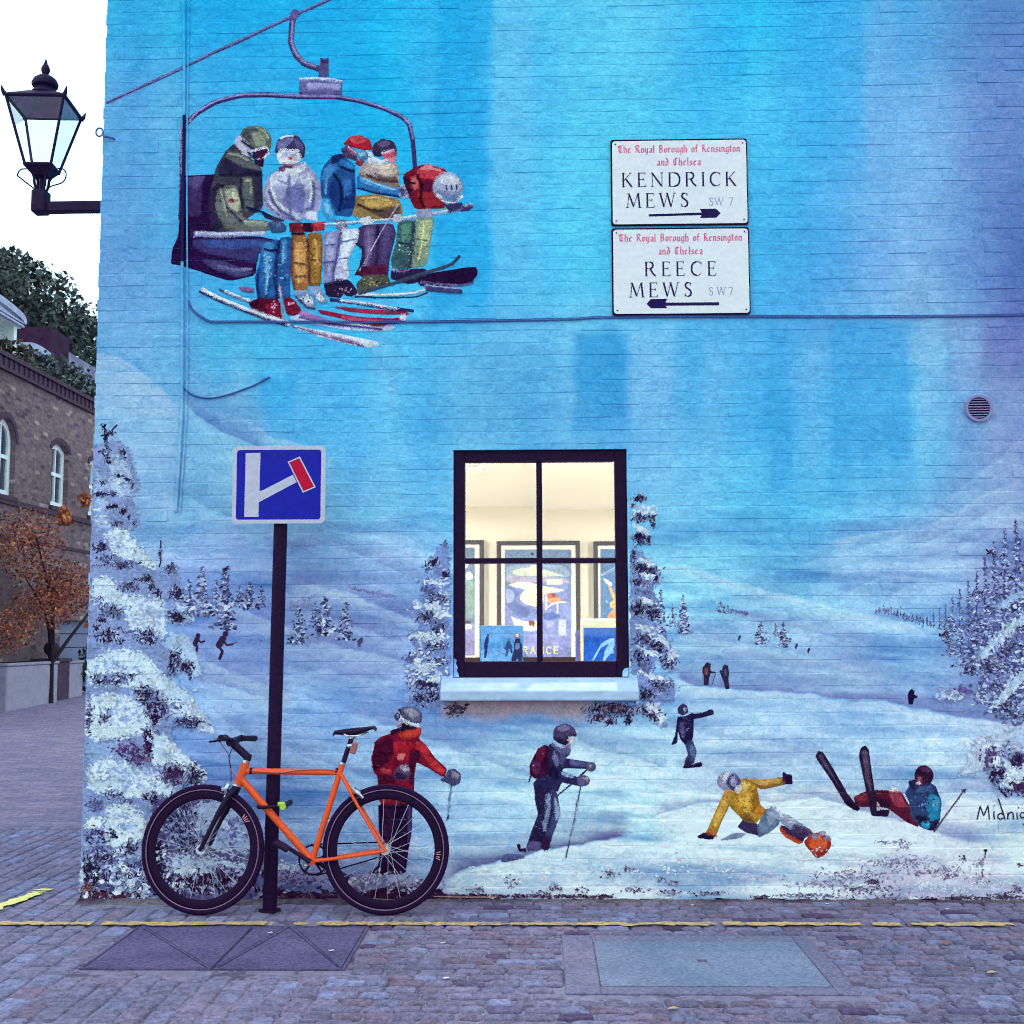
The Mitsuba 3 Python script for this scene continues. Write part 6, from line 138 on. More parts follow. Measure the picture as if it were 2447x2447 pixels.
WASHES=[(np.float64(0.21),np.float64(0.53),np.float64(2.69),np.float64(3.28),[47,156,226],0.6),(np.float64(0.54),np.float64(0.76),np.float64(2.72),np.float64(3.29),[120,194,245],0.5),(np.float64(0.79),np.float64(0.95),np.float64(2.47),np.float64(3.23),[70,174,238],0.4),(np.float64(1.32),np.float64(1.48),np.float64(2.28),np.float64(3.31),[58,166,234],0.45),(np.float64(1.7),np.float64(2.17),np.float64(2.37),np.float64(3.35),[56,164,234],0.55),(np.float64(0.96),np.float64(1.12),np.float64(2.53),np.float64(3.19),[108,188,242],0.3),(np.float64(1.54),np.float64(1.64),np.float64(2.4),np.float64(3.19),[112,190,242],0.3),(np.float64(2.22),np.float64(2.38),np.float64(2.74),np.float64(3.37),[124,192,242],0.5),(np.float64(-1.03),np.float64(-0.8),np.float64(2.86),np.float64(3.24),[112,189,240],0.4),(np.float64(-0.27),np.float64(-0.02),np.float64(3.49),np.float64(5.54),[100,198,250],0.5),(np.float64(-0.63),np.float64(-0.29),np.float64(3.36),np.float64(5.55),[18,168,240],0.5),(np.float64(-1.66),np.float64(-1.43),np.float64(2.64),np.float64(3.05),[48,170,240],0.5),(np.float64(-1.44),np.float64(-1.18),np.float64(2.58),np.float64(3.25),[70,178,240],0.4),(np.float64(-0.02),np.float64(0.19),np.float64(2.63),np.float64(3.23),[98,184,240],0.3),(np.float64(0.89),np.float64(1.05),np.float64(4.49),np.float64(5.53),[64,188,252],0.3),(np.float64(1.57),np.float64(1.97),np.float64(4.31),np.float64(5.51),[52,178,248],0.4),(np.float64(2.04),np.float64(2.15),np.float64(3.92),np.float64(5.51),[108,180,240],0.4),(np.float64(-1.21),np.float64(-1.03),np.float64(3.95),np.float64(5.56),[38,176,244],0.3),(np.float64(2.44),np.float64(2.57),np.float64(2.83),np.float64(3.34),[134,184,238],0.4)]
RIDGES=[
 ([(-2.737,3.166),(-2.61,3.178),(-2.481,3.139),(-2.32,3.035),(-2.19,2.916),(-2.108,2.804),(-2.073,2.236)],[150,196,238],0.8,1.2,[80,168,228],0.3,0.05),
 ([(-2.157,2.97),(-2.098,2.913),(-2.004,2.854),(-1.887,2.806),(-1.7,2.758),(-1.583,2.676),(-1.409,2.616),(-1.19,2.522)],[144,202,242],0.75,0.1,[79,176,236],0.25,0.05),
 ([(-2.156,2.913),(-2.002,2.772),(-1.884,2.689),(-1.698,2.618),(-1.558,2.525)],[134,198,240],0.7,0.25,[92,142,208],0.75,0.12),
 ([(-2.188,2.321),(-2.037,2.297),(-1.944,2.239),(-1.851,2.204),(-1.643,2.134)],[132,188,234],0.3,0.12,[92,140,204],0.45,0.06),
 ([(-1.526,1.973),(-1.298,2.018),(-1.069,1.971),(-0.898,1.891),(-0.727,1.833),(-0.613,1.776)],[140,186,232],0.5,0.12,[122,148,204],0.5,0.1),
 ([(-1.523,1.769),(-1.352,1.785),(-1.124,1.744),(-0.953,1.676),(-0.783,1.608),(-0.613,1.54)],[180,214,244],0.8,0.09,[112,132,196],0.6,0.07),
 ([(-2.023,1.657),(-1.772,1.668),(-1.634,1.616),(-1.519,1.565),(-1.291,1.474),(-1.064,1.406),(-0.792,1.316)],[168,206,240],0.65,0.1,[114,136,198],0.4,0.06),
 ([(-2.016,1.387),(-1.913,1.341),(-1.798,1.285),(-1.57,1.206),(-1.4,1.15)],[180,216,244],0.6,0.1,[122,144,204],0.45,0.08),
 ([(-1.518,1.441),(-1.177,1.44),(-0.951,1.395),(-0.725,1.327)],[176,212,244],0.6,0.06,[108,128,192],0.5,0.06),
 ([(0.504,1.878),(0.754,1.9),(0.916,1.876),(1.127,1.794),(1.375,1.743),(1.559,1.674),(1.743,1.617),(1.99,1.592),(2.112,1.56),(2.234,1.511)],[180,220,248],0.8,0.07,[120,170,222],0.35,0.06),
 ([(1.631,2.036),(1.819,2.073),(2.007,2.091),(2.257,2.134),(2.409,2.208),(2.511,2.271),(2.815,2.402)],[174,214,248],0.7,0.06,[108,156,218],0.3,0.08),
 ([(1.575,1.786),(1.689,1.86),(1.814,1.885),(2.124,1.896),(2.373,1.92),(2.597,1.944)],[168,210,246],0.6,0.06,[124,156,212],0.35,0.06),
 ([(1.696,1.698),(1.81,1.76),(1.935,1.812),(2.122,1.827),(2.319,1.814)],[162,206,244],0.6,0.06,[122,160,216],0.35,0.06),
 ([(1.93,1.66),(2.044,1.734),(2.182,1.79),(2.344,1.814)],[162,206,244],0.5,0.06,[122,156,214],0.3,0.06),
 ([(0.723,1.478),(0.91,1.508),(1.12,1.446),(1.489,1.377),(1.735,1.333),(2.101,1.228)],[184,220,246],0.65,0.07,[134,164,218],0.4,0.06),
 ([(0.719,1.255),(0.929,1.193),(1.114,1.175),(1.36,1.158),(1.606,1.133),(1.851,1.118),(2.096,1.081),(2.339,1.026),(2.751,0.97)],[188,220,246],0.75,0.14,[110,132,196],0.75,0.1),
 ([(1.073,1.607),(1.308,1.557),(1.616,1.5),(1.923,1.425)],[172,207,240],0.5,0.05,[138,156,208],0.4,0.05),
 ([(0.581,0.453),(0.727,0.499),(0.935,0.533),(1.195,0.545),(1.557,0.557),(1.66,0.547),(1.763,0.514),(1.967,0.453),(2.17,0.392),(2.333,0.347),(2.527,0.322)],[212,234,251],0.85,0.13,[136,152,204],0.55,0.07),
 ([(0.112,0.932),(0.201,0.899),(0.334,0.844),(0.5,0.789),(0.666,0.74),(0.776,0.691)],[200,226,248],0.6,0.07,[132,160,212],0.45,0.07),
 ([(1.453,1.874),(1.604,1.936),(1.817,1.985),(2.005,2.034),(2.193,2.084)],[166,210,246],0.5,0.04,[108,156,218],0.25,0.05),
 ([(2.065,1.984),(2.253,2.033),(2.442,2.108),(2.632,2.207),(2.811,2.32)],[168,208,244],0.5,0.06,[122,148,208],0.45,0.08),
 ([(2.124,1.884),(2.325,1.97),(2.501,2.02),(2.69,2.106)],[168,208,244],0.45,0.05,[124,152,210],0.4,0.06),
 ([(2.26,2.209),(2.451,2.347),(2.644,2.498),(2.825,2.636)],[156,196,240],0.5,0.1,[124,154,216],0.3,0.12),
 ([(0.808,1.379),(1.019,1.39),(1.303,1.34),(1.61,1.29),(1.979,1.253)],[184,220,246],0.45,0.05,[134,160,214],0.35,0.05),
 ([(-1.487,1.667),(-1.316,1.632),(-1.122,1.564),(-0.952,1.496),(-0.725,1.428)],[164,200,238],0.5,0.06,[108,128,192],0.5,0.06),
 ([(-2.081,1.252),(-1.853,1.207),(-1.626,1.151),(-1.399,1.095)],[168,206,240],0.45,0.07,[112,136,198],0.45,0.07),
 ([(-1.47,1.273),(-1.289,1.295),(-1.063,1.261),(-0.792,1.216)],[172,208,242],0.5,0.06,[116,136,200],0.4,0.06),
 ([(0.73,0.729),(0.887,0.74),(1.096,0.77),(1.356,0.791),(1.669,0.832)],[188,220,246],0.4,0.06,[140,164,218],0.35,0.06),
 ([(0.629,0.936),(0.838,0.946),(1.098,0.904),(1.358,0.883),(1.565,0.852)],[188,220,246],0.4,0.06,[136,162,216],0.3,0.05),
 ([(2.229,0.596),(2.436,0.618),(2.59,0.606),(2.731,0.555)],[208,228,248],0.6,0.06,[140,156,206],0.4,0.05),
 ([(-1.161,1.05),(-0.794,0.975),(-0.458,0.824),(-0.185,0.734),(0.116,0.615)],[188,222,248],0.5,0.08,[124,152,208],0.4,0.08),
 ([(-0.578,0.113),(-0.367,0.184),(-0.187,0.22),(-0.006,0.267),(0.295,0.326),(0.535,0.373)],[224,240,253],0.85,0.12,[90,92,156],0.8,0.08),
 ([(-1.961,1.127),(-1.68,0.915),(-1.219,0.765),(-0.791,0.586)],[176,212,242],0.4,0.1,[122,144,204],0.3,0.08),
]

PIGMENT = np.array([pig(r, g, b, by=LAMP if indoors else DAY) for r, g, b, indoors in PAL])
lum = PIGMENT.mean(1, keepdims=True)
PIGMENT = np.clip(PIGMENT * np.where((lum < 0.25) & (np.array(PAL)[:, 3:] == 0), (lum / 0.25) ** 0.22, 1.0), 0.001, 0.93)      # the painter's darks are deep and his whites clean

def mat(name, base, rough=0.6, spec=0.3, metal=0.0, bump=None, bscale=0.002, **more):
    d = {'type': 'principled', 'base_color': base if isinstance(base, dict) else rgb(base), 'roughness': rough, 'specular': spec, 'metallic': metal, **more}
    if bump is not None:
        d = {'type': 'bumpmap', 'arbitrary': mikit.proc(bump, 2e-3), 'scale': bscale, 'bsdf': d}
    scene[name] = {'type': 'twosided', 'bsdf': d}
    return name

# ------------------------------------------------------------------ the painted wall: sky, slopes and drifts of the mural, as pigment by place on the wall
LA = np.array([[pig(*c) for c in row] for row in LATC])
LCH = [mi.Float(LA[:, :, k].ravel().tolist()) for k in range(3)]

def knots(v, ks):
    return sum(dr.clip((v - a) / (b - a), 0, 1) for a, b in zip(ks[:-1], ks[1:]))

def polyline(x, pts):
    z = pts[0][1] + 0 * x
    for (a, b), (c, d) in zip(pts[:-1], pts[1:]):
        z = z + dr.clip((x - a) / (c - a), 0, 1) * (d - b)
    return z

def mural(p, n, uv):
    x, z = p.x, p.z
    n1, n2, n3 = noise(x * 2.3, z * 2.3, 1.0), noise(x * 9, z * 7, 5.0), noise(x * 4.5, z * 0.8, 9.0)
    # lattice of mixed sky colours, with brushed edges
    fx = knots(x + 0.22 * (n1 - 0.5) + 0.10 * (n2 - 0.5), LATX)
    fz = knots(z + 0.16 * (noise(x * 1.7, z * 2.9, 13.0) - 0.5) + 0.12 * (n2 - 0.5), LATZ)
    nx, nz = len(LATX), len(LATZ)
    ix, iz = dr.minimum(dr.floor(fx), nx - 2), dr.minimum(dr.floor(fz), nz - 2)
    tx, tz = fx - ix, fz - iz
    tx, tz = tx * tx * (3 - 2 * tx), tz * tz * (3 - 2 * tz)
    i0 = mi.UInt32(iz) * nx + mi.UInt32(ix)
    ch = []
    for c in LCH:
        a, b, d, e = (dr.gather(mi.Float, c, i0 + k) for k in (0, 1, nx, nx + 1))
        ch.append(dr.lerp(dr.lerp(a, b, tx), dr.lerp(d, e, tx), tz))
    col = mi.Color3f(*ch)
    # vertical washes in the sky
    sky = smoothstep(1.7, 2.6, z)
    wash = (n3 - 0.5) * sky
    col = col * mi.Color3f(1 + 0.55 * wash, 1 + 0.24 * wash, 1 + 0.05 * wash)
    for wx0, wx1, wz0, wz1, c, s in WASHES:
        e = 0.05 * (n2 - 0.5) + 0.05 * (noise(x * 14, z * 1.2, 17.0) - 0.5)
        m = smoothstep(wx0 - 0.05, wx0 + 0.05, x + e) * (1 - smoothstep(wx1 - 0.05, wx1 + 0.05, x + e)) * smoothstep(wz0 - 0.25, wz0 + 0.25, z + 3 * e) * (1 - smoothstep(wz1 - 0.06, wz1 + 0.06, z + e))
        col = mix(col, hue(*c), m * min(0.9, 1.35 * s))
    low = 1 - smoothstep(1.9, 2.4, z)
    # brushed snow: long flat strokes
    br = noise(x * 2.2 + z * 2, z * 17, 21.0) + 0.5 * noise(x * 5, z * 40 + x * 4, 25.0) - 0.75
    col = col * (1 + (0.12 + 0.62 * low) * mi.Color3f(br * 1.4, br, br * 0.55))
    fold = noise(x * 1.1 + z * 1.3, z * 5.5, 41.0) - 0.5
    col = col * (1 + 0.62 * low * mi.Color3f(fold * 1.3, fold, fold * 0.5))
    wob = 0.022 * (n2 - 0.5) + 0.012 * (noise(x * 30, z * 10, 3.0) - 0.5)
    for pts, crest, s1, f1, behind, s2, f2 in RIDGES:
        x0, x1 = pts[0][0], pts[-1][0]
        d = polyline(x, pts) - z + wob
        win = smoothstep(x0, x0 + 0.12, x) * (1 - smoothstep(x1 - 0.12, x1, x))
        under = smoothstep(0, 0.014, d) * dr.exp(-dr.maximum(d, 0) / f1) * win * min(1.0, s1 * 1.12) * (0.88 + 0.6 * br)
        over = smoothstep(-0.004, 0.012, -d) * dr.exp(-dr.maximum(-d, 0) / (1.3 * f2)) * win * min(0.95, s2 * 1.3) * (1.1 - 0.5 * br)
        col = mix(col, hue(*behind), dr.clip(over, 0, 1))
        col = mix(col, hue(*crest), dr.clip(under, 0, 1))
    # the unpainted tan render left below the sill
    tan = smoothstep(-0.62, -0.5, x) * (1 - smoothstep(0.22, 0.4, x)) * smoothstep(0.98, 1.08, z + 0.05 * (n2 - 0.5)) * (1 - smoothstep(1.115, 1.125, z))
    col = mix(col, hue(176, 158, 160), tan * (0.75 + 0.25 * n1))
    # grain of old, many times repainted brick
    u, v = 0.8 * x + 0.6 * z, 0.8 * z - 0.6 * x
    g = 0.5 * noise(u * 210, v * 210, 2.0) + 0.5 * noise(u * 88, v * 88, 4.0) - 0.5
    g2 = noise(u * 24, v * 24, 6.0) - 0.5
    col = col * mi.Color3f(1 + 0.66 * g + 0.30 * g2, 1 + 0.38 * g + 0.16 * g2, 1 + 0.24 * g + 0.09 * g2)
    return dr.clip(col, 0.001, 0.93)

def rough_bump(p, n, uv):
    return noise(p.x * 38, p.y * 40, p.z * 42) + 0.5 * noise(p.x * 85, p.y * 85, p.z * 95) + 0.3 * noise(p.x * 180, p.y * 180, p.z * 180)

mat('mural_paint', mikit.proc(mural), 0.8, 0.06, bump=rough_bump, bscale=0.0040)

PCH = [mi.Float(PIGMENT[:, k].tolist()) for k in range(3)]

def brushed(p, n, uv):          # uv.x: which pigment, uv.y: how much of it is on the brush
    i = mi.UInt32(dr.clip(uv.x * len(PAL), 0, len(PAL) - 0.5))
    col = mi.Color3f(*(dr.gather(mi.Float, c, i) for c in PCH))
    g = 0.5 * noise(p.x * 170, p.z * 170, 3.0) + 0.5 * noise(p.x * 60, p.z * 66, 8.0) - 0.5
    m = noise(p.x * 15, p.z * 15, 5.0) - 0.5
    return dr.clip(col * (1 + 0.8 * g + 0.34 * m) * uv.y + 0.010 * g, 0.001, 0.95)

mat('brush_paint', mikit.proc(brushed), 0.8, 0.05, bump=rough_bump, bscale=0.0030)

# ------------------------------------------------------------------ shape helpers
def merge(ms):
    return trimesh.util.concatenate([m for m in ms if m is not None])

def mesh(v, f):
    return trimesh.Trimesh(np.asarray(v, float), np.asarray(f, int), process=False)

def bx(x0, x1, y0, y1, z0, z1, c=0.0):
    if c <= 0:
        m = trimesh.creation.box(extents=(x1 - x0, y1 - y0, z1 - z0))
    else:
        pts = []
        for sx in (0, 1):
            for sy in (0, 1):
                for sz in (0, 1):
                    p = np.array([(x0, x1)[sx], (y0, y1)[sy], (z0, z1)[sz]], float)
                    d = np.array([c if not sx else -c, c if not sy else -c, c if not sz else -c])
                    for k in range(3):
                        q = p + d
                        q[k] = p[k]
                        pts.append(q)
        return trimesh.convex.convex_hull(np.array(pts))
    m.apply_translation(((x0 + x1) / 2, (y0 + y1) / 2, (z0 + z1) / 2))
    return m

def tube(pts, r, n=10, caps=True):
    p = np.asarray(pts, float)
    r = np.full(len(p), r) if np.isscalar(r) else np.asarray(r, float)
    t = np.gradient(p, axis=0)
    t /= np.linalg.norm(t, axis=1, keepdims=True)
    a = np.cross(t[0], [0, 0, 1] if abs(t[0][2]) < 0.9 else [1, 0, 0])
    rings = []
    for i in range(len(p)):
        a = a - t[i] * (a @ t[i])
        a /= np.linalg.norm(a)
        b = np.cross(t[i], a)
        th = np.arange(n) * 2 * np.pi / n
        rings.append(p[i] + r[i] * (np.cos(th)[:, None] * a + np.sin(th)[:, None] * b))
    v = np.vstack(rings)
    f = []
    for i in range(len(p) - 1):
        for j in range(n):
            k = (j + 1) % n
            f += [(i * n + j, i * n + k, i * n + n + k), (i * n + j, i * n + n + k, i * n + n + j)]
    if caps:
        v = np.vstack([v, p[:1], p[-1:]])
        m = len(v)
        for j in range(n):
            k = (j + 1) % n
            f += [(m - 2, k, j), (m - 1, (len(p) - 1) * n + j, (len(p) - 1) * n + k)]
    return mesh(v, f)

def curve(pts, n=6):
    """A smooth line through the points (Catmull-Rom)."""
    p = [np.asarray(q, float) for q in pts]
    p = [2 * p[0] - p[1]] + p + [2 * p[-1] - p[-2]]
    out = []
    for i in range(1, len(p) - 2):
        for k in range(n):
            t = k / n
            out.append(0.5 * (2 * p[i] + (p[i + 1] - p[i - 1]) * t + (2 * p[i - 1] - 5 * p[i] + 4 * p[i + 1] - p[i + 2]) * t * t + (3 * p[i] - p[i - 1] - 3 * p[i + 1] + p[i + 2]) * t ** 3))
    return np.array(out + [p[-2]])

def lathe(profile, n=20, at=(0, 0, 0)):
    """Turned shape about the z axis from (radius, height) pairs."""
    v, f = [], []
    for r, z in profile:
        for j in range(n):
            a = 2 * np.pi * j / n
            v.append((r * np.cos(a), r * np.sin(a), z))
    for i in range(len(profile) - 1):
        for j in range(n):
            k = (j + 1) % n
            f += [(i * n + j, i * n + k, i * n + n + k), (i * n + j, i * n + n + k, i * n + n + j)]
    m = mesh(v, f)
    m.apply_translation(at)
    return m

def tri2d(g):
    """Triangles of a shapely polygon: (points, faces)."""
    v, f = trimesh.creation.triangulate_polygon(g, engine='earcut')
    return np.asarray(v), np.asarray(f)

def polys(g):
    return [q for q in getattr(g, 'geoms', [g]) if q.geom_type == 'Polygon' and q.area > 1e-8]

def slab(g, y0, y1):
    """A polygon in (x, z) given thickness from y0 (front) to y1."""
    out = []
    for q in polys(g):
        m = trimesh.creation.extrude_polygon(q, y1 - y0, engine='earcut')
        v = m.vertices
        out.append(mesh(np.stack([v[:, 0], y0 + v[:, 2], v[:, 1]], 1), m.faces[:, ::-1]))
    return merge(out)

def obj(key, m, bsdf, label=None, category=None, group=None, kind=None, smooth=False, uv=None, **more):
    scene[key] = mikit.ply(m, bsdf, smooth=smooth, uv=uv, **more)
    e = {k: v for k, v in (('label', label), ('category', category), ('group', group), ('kind', kind)) if v}
    if e:
        labels[key] = e
    return key

def name(key, label, category, group=None, kind=None):
    labels[key] = {k: v for k, v in (('label', label), ('category', category), ('group', group), ('kind', kind)) if v}

def num(base, i):
    return base if i == 0 else '%s_%03d' % (base, i)

# ------------------------------------------------------------------ plain materials
def speck(c, a=0.25, f=40.0):
    c = np.asarray(c, float)
    def fn(p, n, uv):
        g = 0.6 * noise(p.x * f, p.y * f, p.z * f) + 0.4 * noise(p.x * f * 3.1, p.y * f * 3.1, p.z * f * 3.1) - 0.5
        return mi.Color3f(*c.tolist()) * (1 + 2 * a * g)
    return mikit.proc(fn)

mat('black_metal', speck((0.020, 0.004, 0.030), 0.5, 60), 0.6, 0.10)
mat('dark_frame', speck((0.020, 0.005, 0.028), 0.3, 50), 0.6, 0.08)
mat('vent_slat', pig(124, 130, 186), 0.5)
mat('cable_grey', speck(pig(58, 84, 160), 0.4, 60), 0.6, 0.3)
mat('sign_white', speck(pig(208, 228, 244), 0.1, 50), 0.45, 0.4)
mat('sign_grey', speck(pig(172, 186, 216), 0.12, 50), 0.4, 0.4)
mat('sign_blue', speck(pig(27, 34, 168), 0.15, 30), 0.5, 0.10)
mat('sign_red', speck(pig(176, 12, 62), 0.15, 30), 0.5, 0.10)
mat('letter_dark', pig(32, 24, 84), 0.6, 0.06)
mat('letter_grey', pig(110, 124, 160), 0.5)
mat('letter_red', pig(196, 84, 136), 0.5)
mat('orange_paint', speck(pig(246, 84, 34), 0.12, 70), 0.4, 0.2, clearcoat=0.3, clearcoat_gloss=0.8)
mat('tyre_rubber', speck((0.022, 0.006, 0.032), 0.3, 80), 0.85, 0.05)
mat('black_plastic', speck((0.018, 0.005, 0.027), 0.3, 80), 0.5, 0.15)
mat('rim_black', (0.018, 0.004, 0.026), 0.65, 0.08)
mat('reflex_strip', pig(128, 112, 152), 0.5)
mat('silver', (0.62, 0.62, 0.66), 0.28, 0.5, 1.0)
mat('spoke_steel', (0.55, 0.5, 0.56), 0.35, 0.5, 0.8)
mat('red_lens', pig(150, 96, 108), 0.2, 0.6)
mat('lime_plastic', pig(150, 206, 70), 0.4)
mat('lamp_dark', speck((0.024, 0.008, 0.04), 0.4, 40), 0.55, 0.12)
mat('lamp_inside', speck(pig(150, 138, 160), 0.3, 30), 0.7, 0.2)
scene['glass'] = {'type': 'thindielectric', 'int_ior': 1.5}
mat('room_wall', (0.80, 0.775, 0.70), 0.8, 0.2)
mat('room_ceiling', (0.82, 0.81, 0.77), 0.8, 0.2)
mat('wood_dark', speck((0.030, 0.012, 0.012), 0.4, 30), 0.5, 0.12)
mat('mount_white', (0.84, 0.82, 0.78), 0.7)
mat('cream_case', (0.70, 0.64, 0.46), 0.5)
mat('post_blue', pig(84, 82, 132, by=LAMP), 0.35)

# ------------------------------------------------------------------ the mural building
B = 'mural_building'
name(B, 'brick end wall painted with a blue ski mountain mural with chairlift, skiers and snowy firs', 'building')
WX0, WX1, WTOP = -2.635, 3.45, 6.03
PITCH_Z, BRICK_H, PITCH_X = 0.0745, 0.0702, 0.2265
WIN = (-0.506, 0.509, 1.250, 2.575)          # window opening x0 x1 z0 z1
SILL = (-0.573, 0.556, 1.121, 1.250)

def wobble(x, row):
    return 0.0045 * np.sin(1.7 * x + 0.33 * row) + 0.0018 * np.sin(6.1 * x + 0.45 * row + 1.0) + 0.0008 * np.sin(15 * x + 0.9 * row)

rows = []                                     # per course: list of (x0, x1, z0, z1, proud, tilt about x, tilt about z)
hole = [(WIN[0], WIN[1], WIN[2], WIN[3]), SILL]
nrow = int(WTOP / PITCH_Z)
for r in range(nrow):
    z0, z1 = r * PITCH_Z + 0.004, r * PITCH_Z + 0.004 + BRICK_H
    x, row = WX0 + (0.0 if r % 2 else -0.058) + 0.002 * math.sin(r * 1.9), []
    k = r % 2
    while x < WX1 - 0.02:
        w = PITCH_X if k % 2 == 0 else PITCH_X / 2
        a, b = max(x, WX0 + 0.004 * math.sin(r * 2.3)), min(x + w, WX1) - 0.0006
        k += 1
        x += w
        if b - a < 0.03:
            continue
        spans = [(a, b)]
        for hx0, hx1, hz0, hz1 in hole:
            if z1 > hz0 and z0 < hz1:
                spans = [s for p, q in spans for s in ((p, min(q, hx0)), (max(p, hx1), q)) if s[1] - s[0] > 0.012]
        for p, q in spans:
            # courses stand out for a stretch and then fade flush again under the coats of paint
            nn = 0.5 + 0.5 * math.sin(p * 2.1 + r * 2.7 + 1.3 * math.sin(p * 0.9 + r * 1.1)) * math.sin(p * 0.73 + r * 5.1)
            proud = 0.0003 + 0.0018 * nn ** 2 + 0.0036 * rng.random() ** 2.6
            row.append((p, q, z0, z1, proud, 0.03 * (nn - 0.5) + rng.normal(0, 0.022), rng.normal(0, 0.005)))
    rows.append(row)
starts = [[b[0] for b in row] for row in rows]

def brick_face(b, x, z):
    """How far the face of brick b stands out of the mortar plane at (x, z)."""
    return np.maximum(0.0002, b[4] + b[5] * (z - (b[2] + b[3]) / 2) + b[6] * (x - (b[0] + b[1]) / 2))

def brick_mesh(b, r):
    """A brick with worn, uneven upper and lower arrises."""
    x0, x1, z0, z1 = b[:4]
    m = max(2, int(round((x1 - x0) / 0.045)))
    xs = np.linspace(x0, x1, m + 1)
    xs[1:-1] += rng.normal(0, 0.006, m - 1)
    rag = np.abs(rng.normal(0, 0.0016, (2, m + 1))) + 0.0012
    deep = np.abs(rng.normal(0, 0.0010, (2, m + 1))) + 0.0004
    V = []
    for z, e in ((z0, 0), (z0 + rag[0], 1), (z1 - rag[1], 2), (z1, 3)):
        zz = np.broadcast_to(z, xs.shape)
        y = -brick_face(b, xs, zz)
        if e in (0, 3):
            y = np.minimum(y + deep[e // 3] + 0.0016, 0.0)
        V.append(np.stack([xs, y, zz + wobble(xs, r)], 1))
    V.insert(0, V[0] * [1, 0, 1] + [0, 0.012, 0])
    V.append(V[-1] * [1, 0, 1] + [0, 0.012, 0])
    n = m + 1
    f = []
    for l in range(5):
        for k in range(m):
            a = l * n + k
            f += [(a, a + 1, a + n + 1), (a, a + n + 1, a + n)]
    for k in (0, m):
        q = [l * n + k for l in range(6)]
        f += [(q[0], q[1], q[4]), (q[1], q[2], q[3]), (q[1], q[3], q[4]), (q[0], q[4], q[5])] if k == 0 else [(q[0], q[4], q[1]), (q[1], q[3], q[2]), (q[1], q[4], q[3]), (q[0], q[5], q[4])]
    return mesh(np.vstack(V), f)

allb = [(b, r) for r, row in enumerate(rows) for b in row]
seen = [k for k, (b, r) in enumerate(allb) if b[0] > -2.62 and b[1] < 2.7 and b[2] < 5.3 and b[1] - b[0] > 0.15]
near = sorted(seen, key=lambda k: (allb[k][0][0] - EYE[0]) ** 2 + 0.7 * (allb[k][0][2] - 2.2) ** 2)[:300]
near = set(near)
loose, i = [], 0
for k, (b, r) in enumerate(allb):
    m = brick_mesh(b, r)
    if k in near:
        obj(num(B + '__wall__brick', i), m, 'mural_paint')
        i += 1
    else:
        loose.append(m)
obj(B + '__wall__brickwork', merge(loose), 'mural_paint', kind='stuff')
D = 0.32
body = [bx(WX0 + 0.004, WIN[0], 0, D, -0.2, WTOP), bx(WIN[1], WX1 - 0.004, 0, D, -0.2, WTOP), bx(WIN[0], WIN[1], 0, D, WIN[3], WTOP), bx(WIN[0], WIN[1], 0, D, -0.2, SILL[2]),
        bx(WIN[0], WIN[1], 0.11, D, SILL[2], WIN[2])]
obj(B + '__wall', merge(body), 'mural_paint')
obj(B + '__return_wall', merge([bx(WX0 + 0.006, WX0 + 0.30, D, 9.0, -0.2, WTOP), bx(WX1 - 0.30, WX1 - 0.006, D, 9.0, -0.2, WTOP), bx(WX0 + 0.3, WX1 - 0.3, 8.7, 9.0, -0.2, WTOP)]), 'mural_paint')
obj(B + '__roof', bx(WX0 - 0.05, WX1 + 0.05, -0.05, 9.05, WTOP, WTOP + 0.12), 'lamp_dark')

# ---- paint figures: each is cut to the bricks it lies on and follows their faces and the joints between them
NOT_WALL = unary_union([sbox(*[WIN[0], WIN[2], WIN[1], WIN[3]]), sbox(SILL[0], SILL[2], SILL[1], SILL[3])])
WALL = sbox(WX0 + 0.004, 0.003, WX1, WTOP - 0.02).difference(NOT_WALL)
LIFT, COAT = 0.0007, 0.0026                    # one coat of paint lies over the dabs of the coat before

def drape(g, lift, out):
    """Appends (vertices, faces) of the polygon g laid over the bricks."""
    x0, z0, x1, z1 = g.bounds
    prep = shapely.prepared.prep(g)
    for r in range(max(0, int(z0 / PITCH_Z) - 1), min(nrow, int(z1 / PITCH_Z) + 2)):
        row = rows[r]
        lo = max(0, bisect.bisect_left(starts[r], x0) - 1)
        for b in row[lo:]:
            if b[0] > x1:
                break
            cell = sbox(b[0] - 0.0015, b[2], b[1] + 0.0015, b[3])
            if not prep.intersects(cell):
                continue
            for q in polys(cell if prep.contains(cell) else g.intersection(cell)):
                v, f = tri2d(q)
                y = -(brick_face(b, v[:, 0], v[:, 1]) + lift)
                out.append((np.stack([v[:, 0], y, v[:, 1] + wobble(v[:, 0], r)], 1), f))
        zj = (r * PITCH_Z + 0.004 + BRICK_H, (r + 1) * PITCH_Z + 0.004)
        cell = sbox(x0 - 0.01, zj[0], x1 + 0.01, zj[1])
        if prep.intersects(cell):
            for q in polys(g.intersection(cell)):
                v, f = tri2d(q)
                out.append((np.stack([v[:, 0], np.full(len(v), -lift), v[:, 1] + wobble(v[:, 0], r)], 1), f))

def face_at(x, z):
    """Stand-out of the wall at many points."""
    x, z = np.asarray(x), np.asarray(z)
    out = np.full(len(x), 0.004)
    rr = np.clip((z / PITCH_Z).astype(int), 0, nrow - 1)
    for r in np.unique(rr):
        sel = np.nonzero(rr == r)[0]
        if not rows[r]:
            continue
        a = np.array(rows[r])
        k = np.clip(np.searchsorted(a[:, 0], x[sel]) - 1, 0, len(a) - 1)
        b = a[k]
        out[sel] = np.maximum(0.0002, b[:, 4] + b[:, 5] * (z[sel] - (b[:, 2] + b[:, 3]) / 2) + b[:, 6] * (x[sel] - (b[:, 0] + b[:, 1]) / 2))
    return out

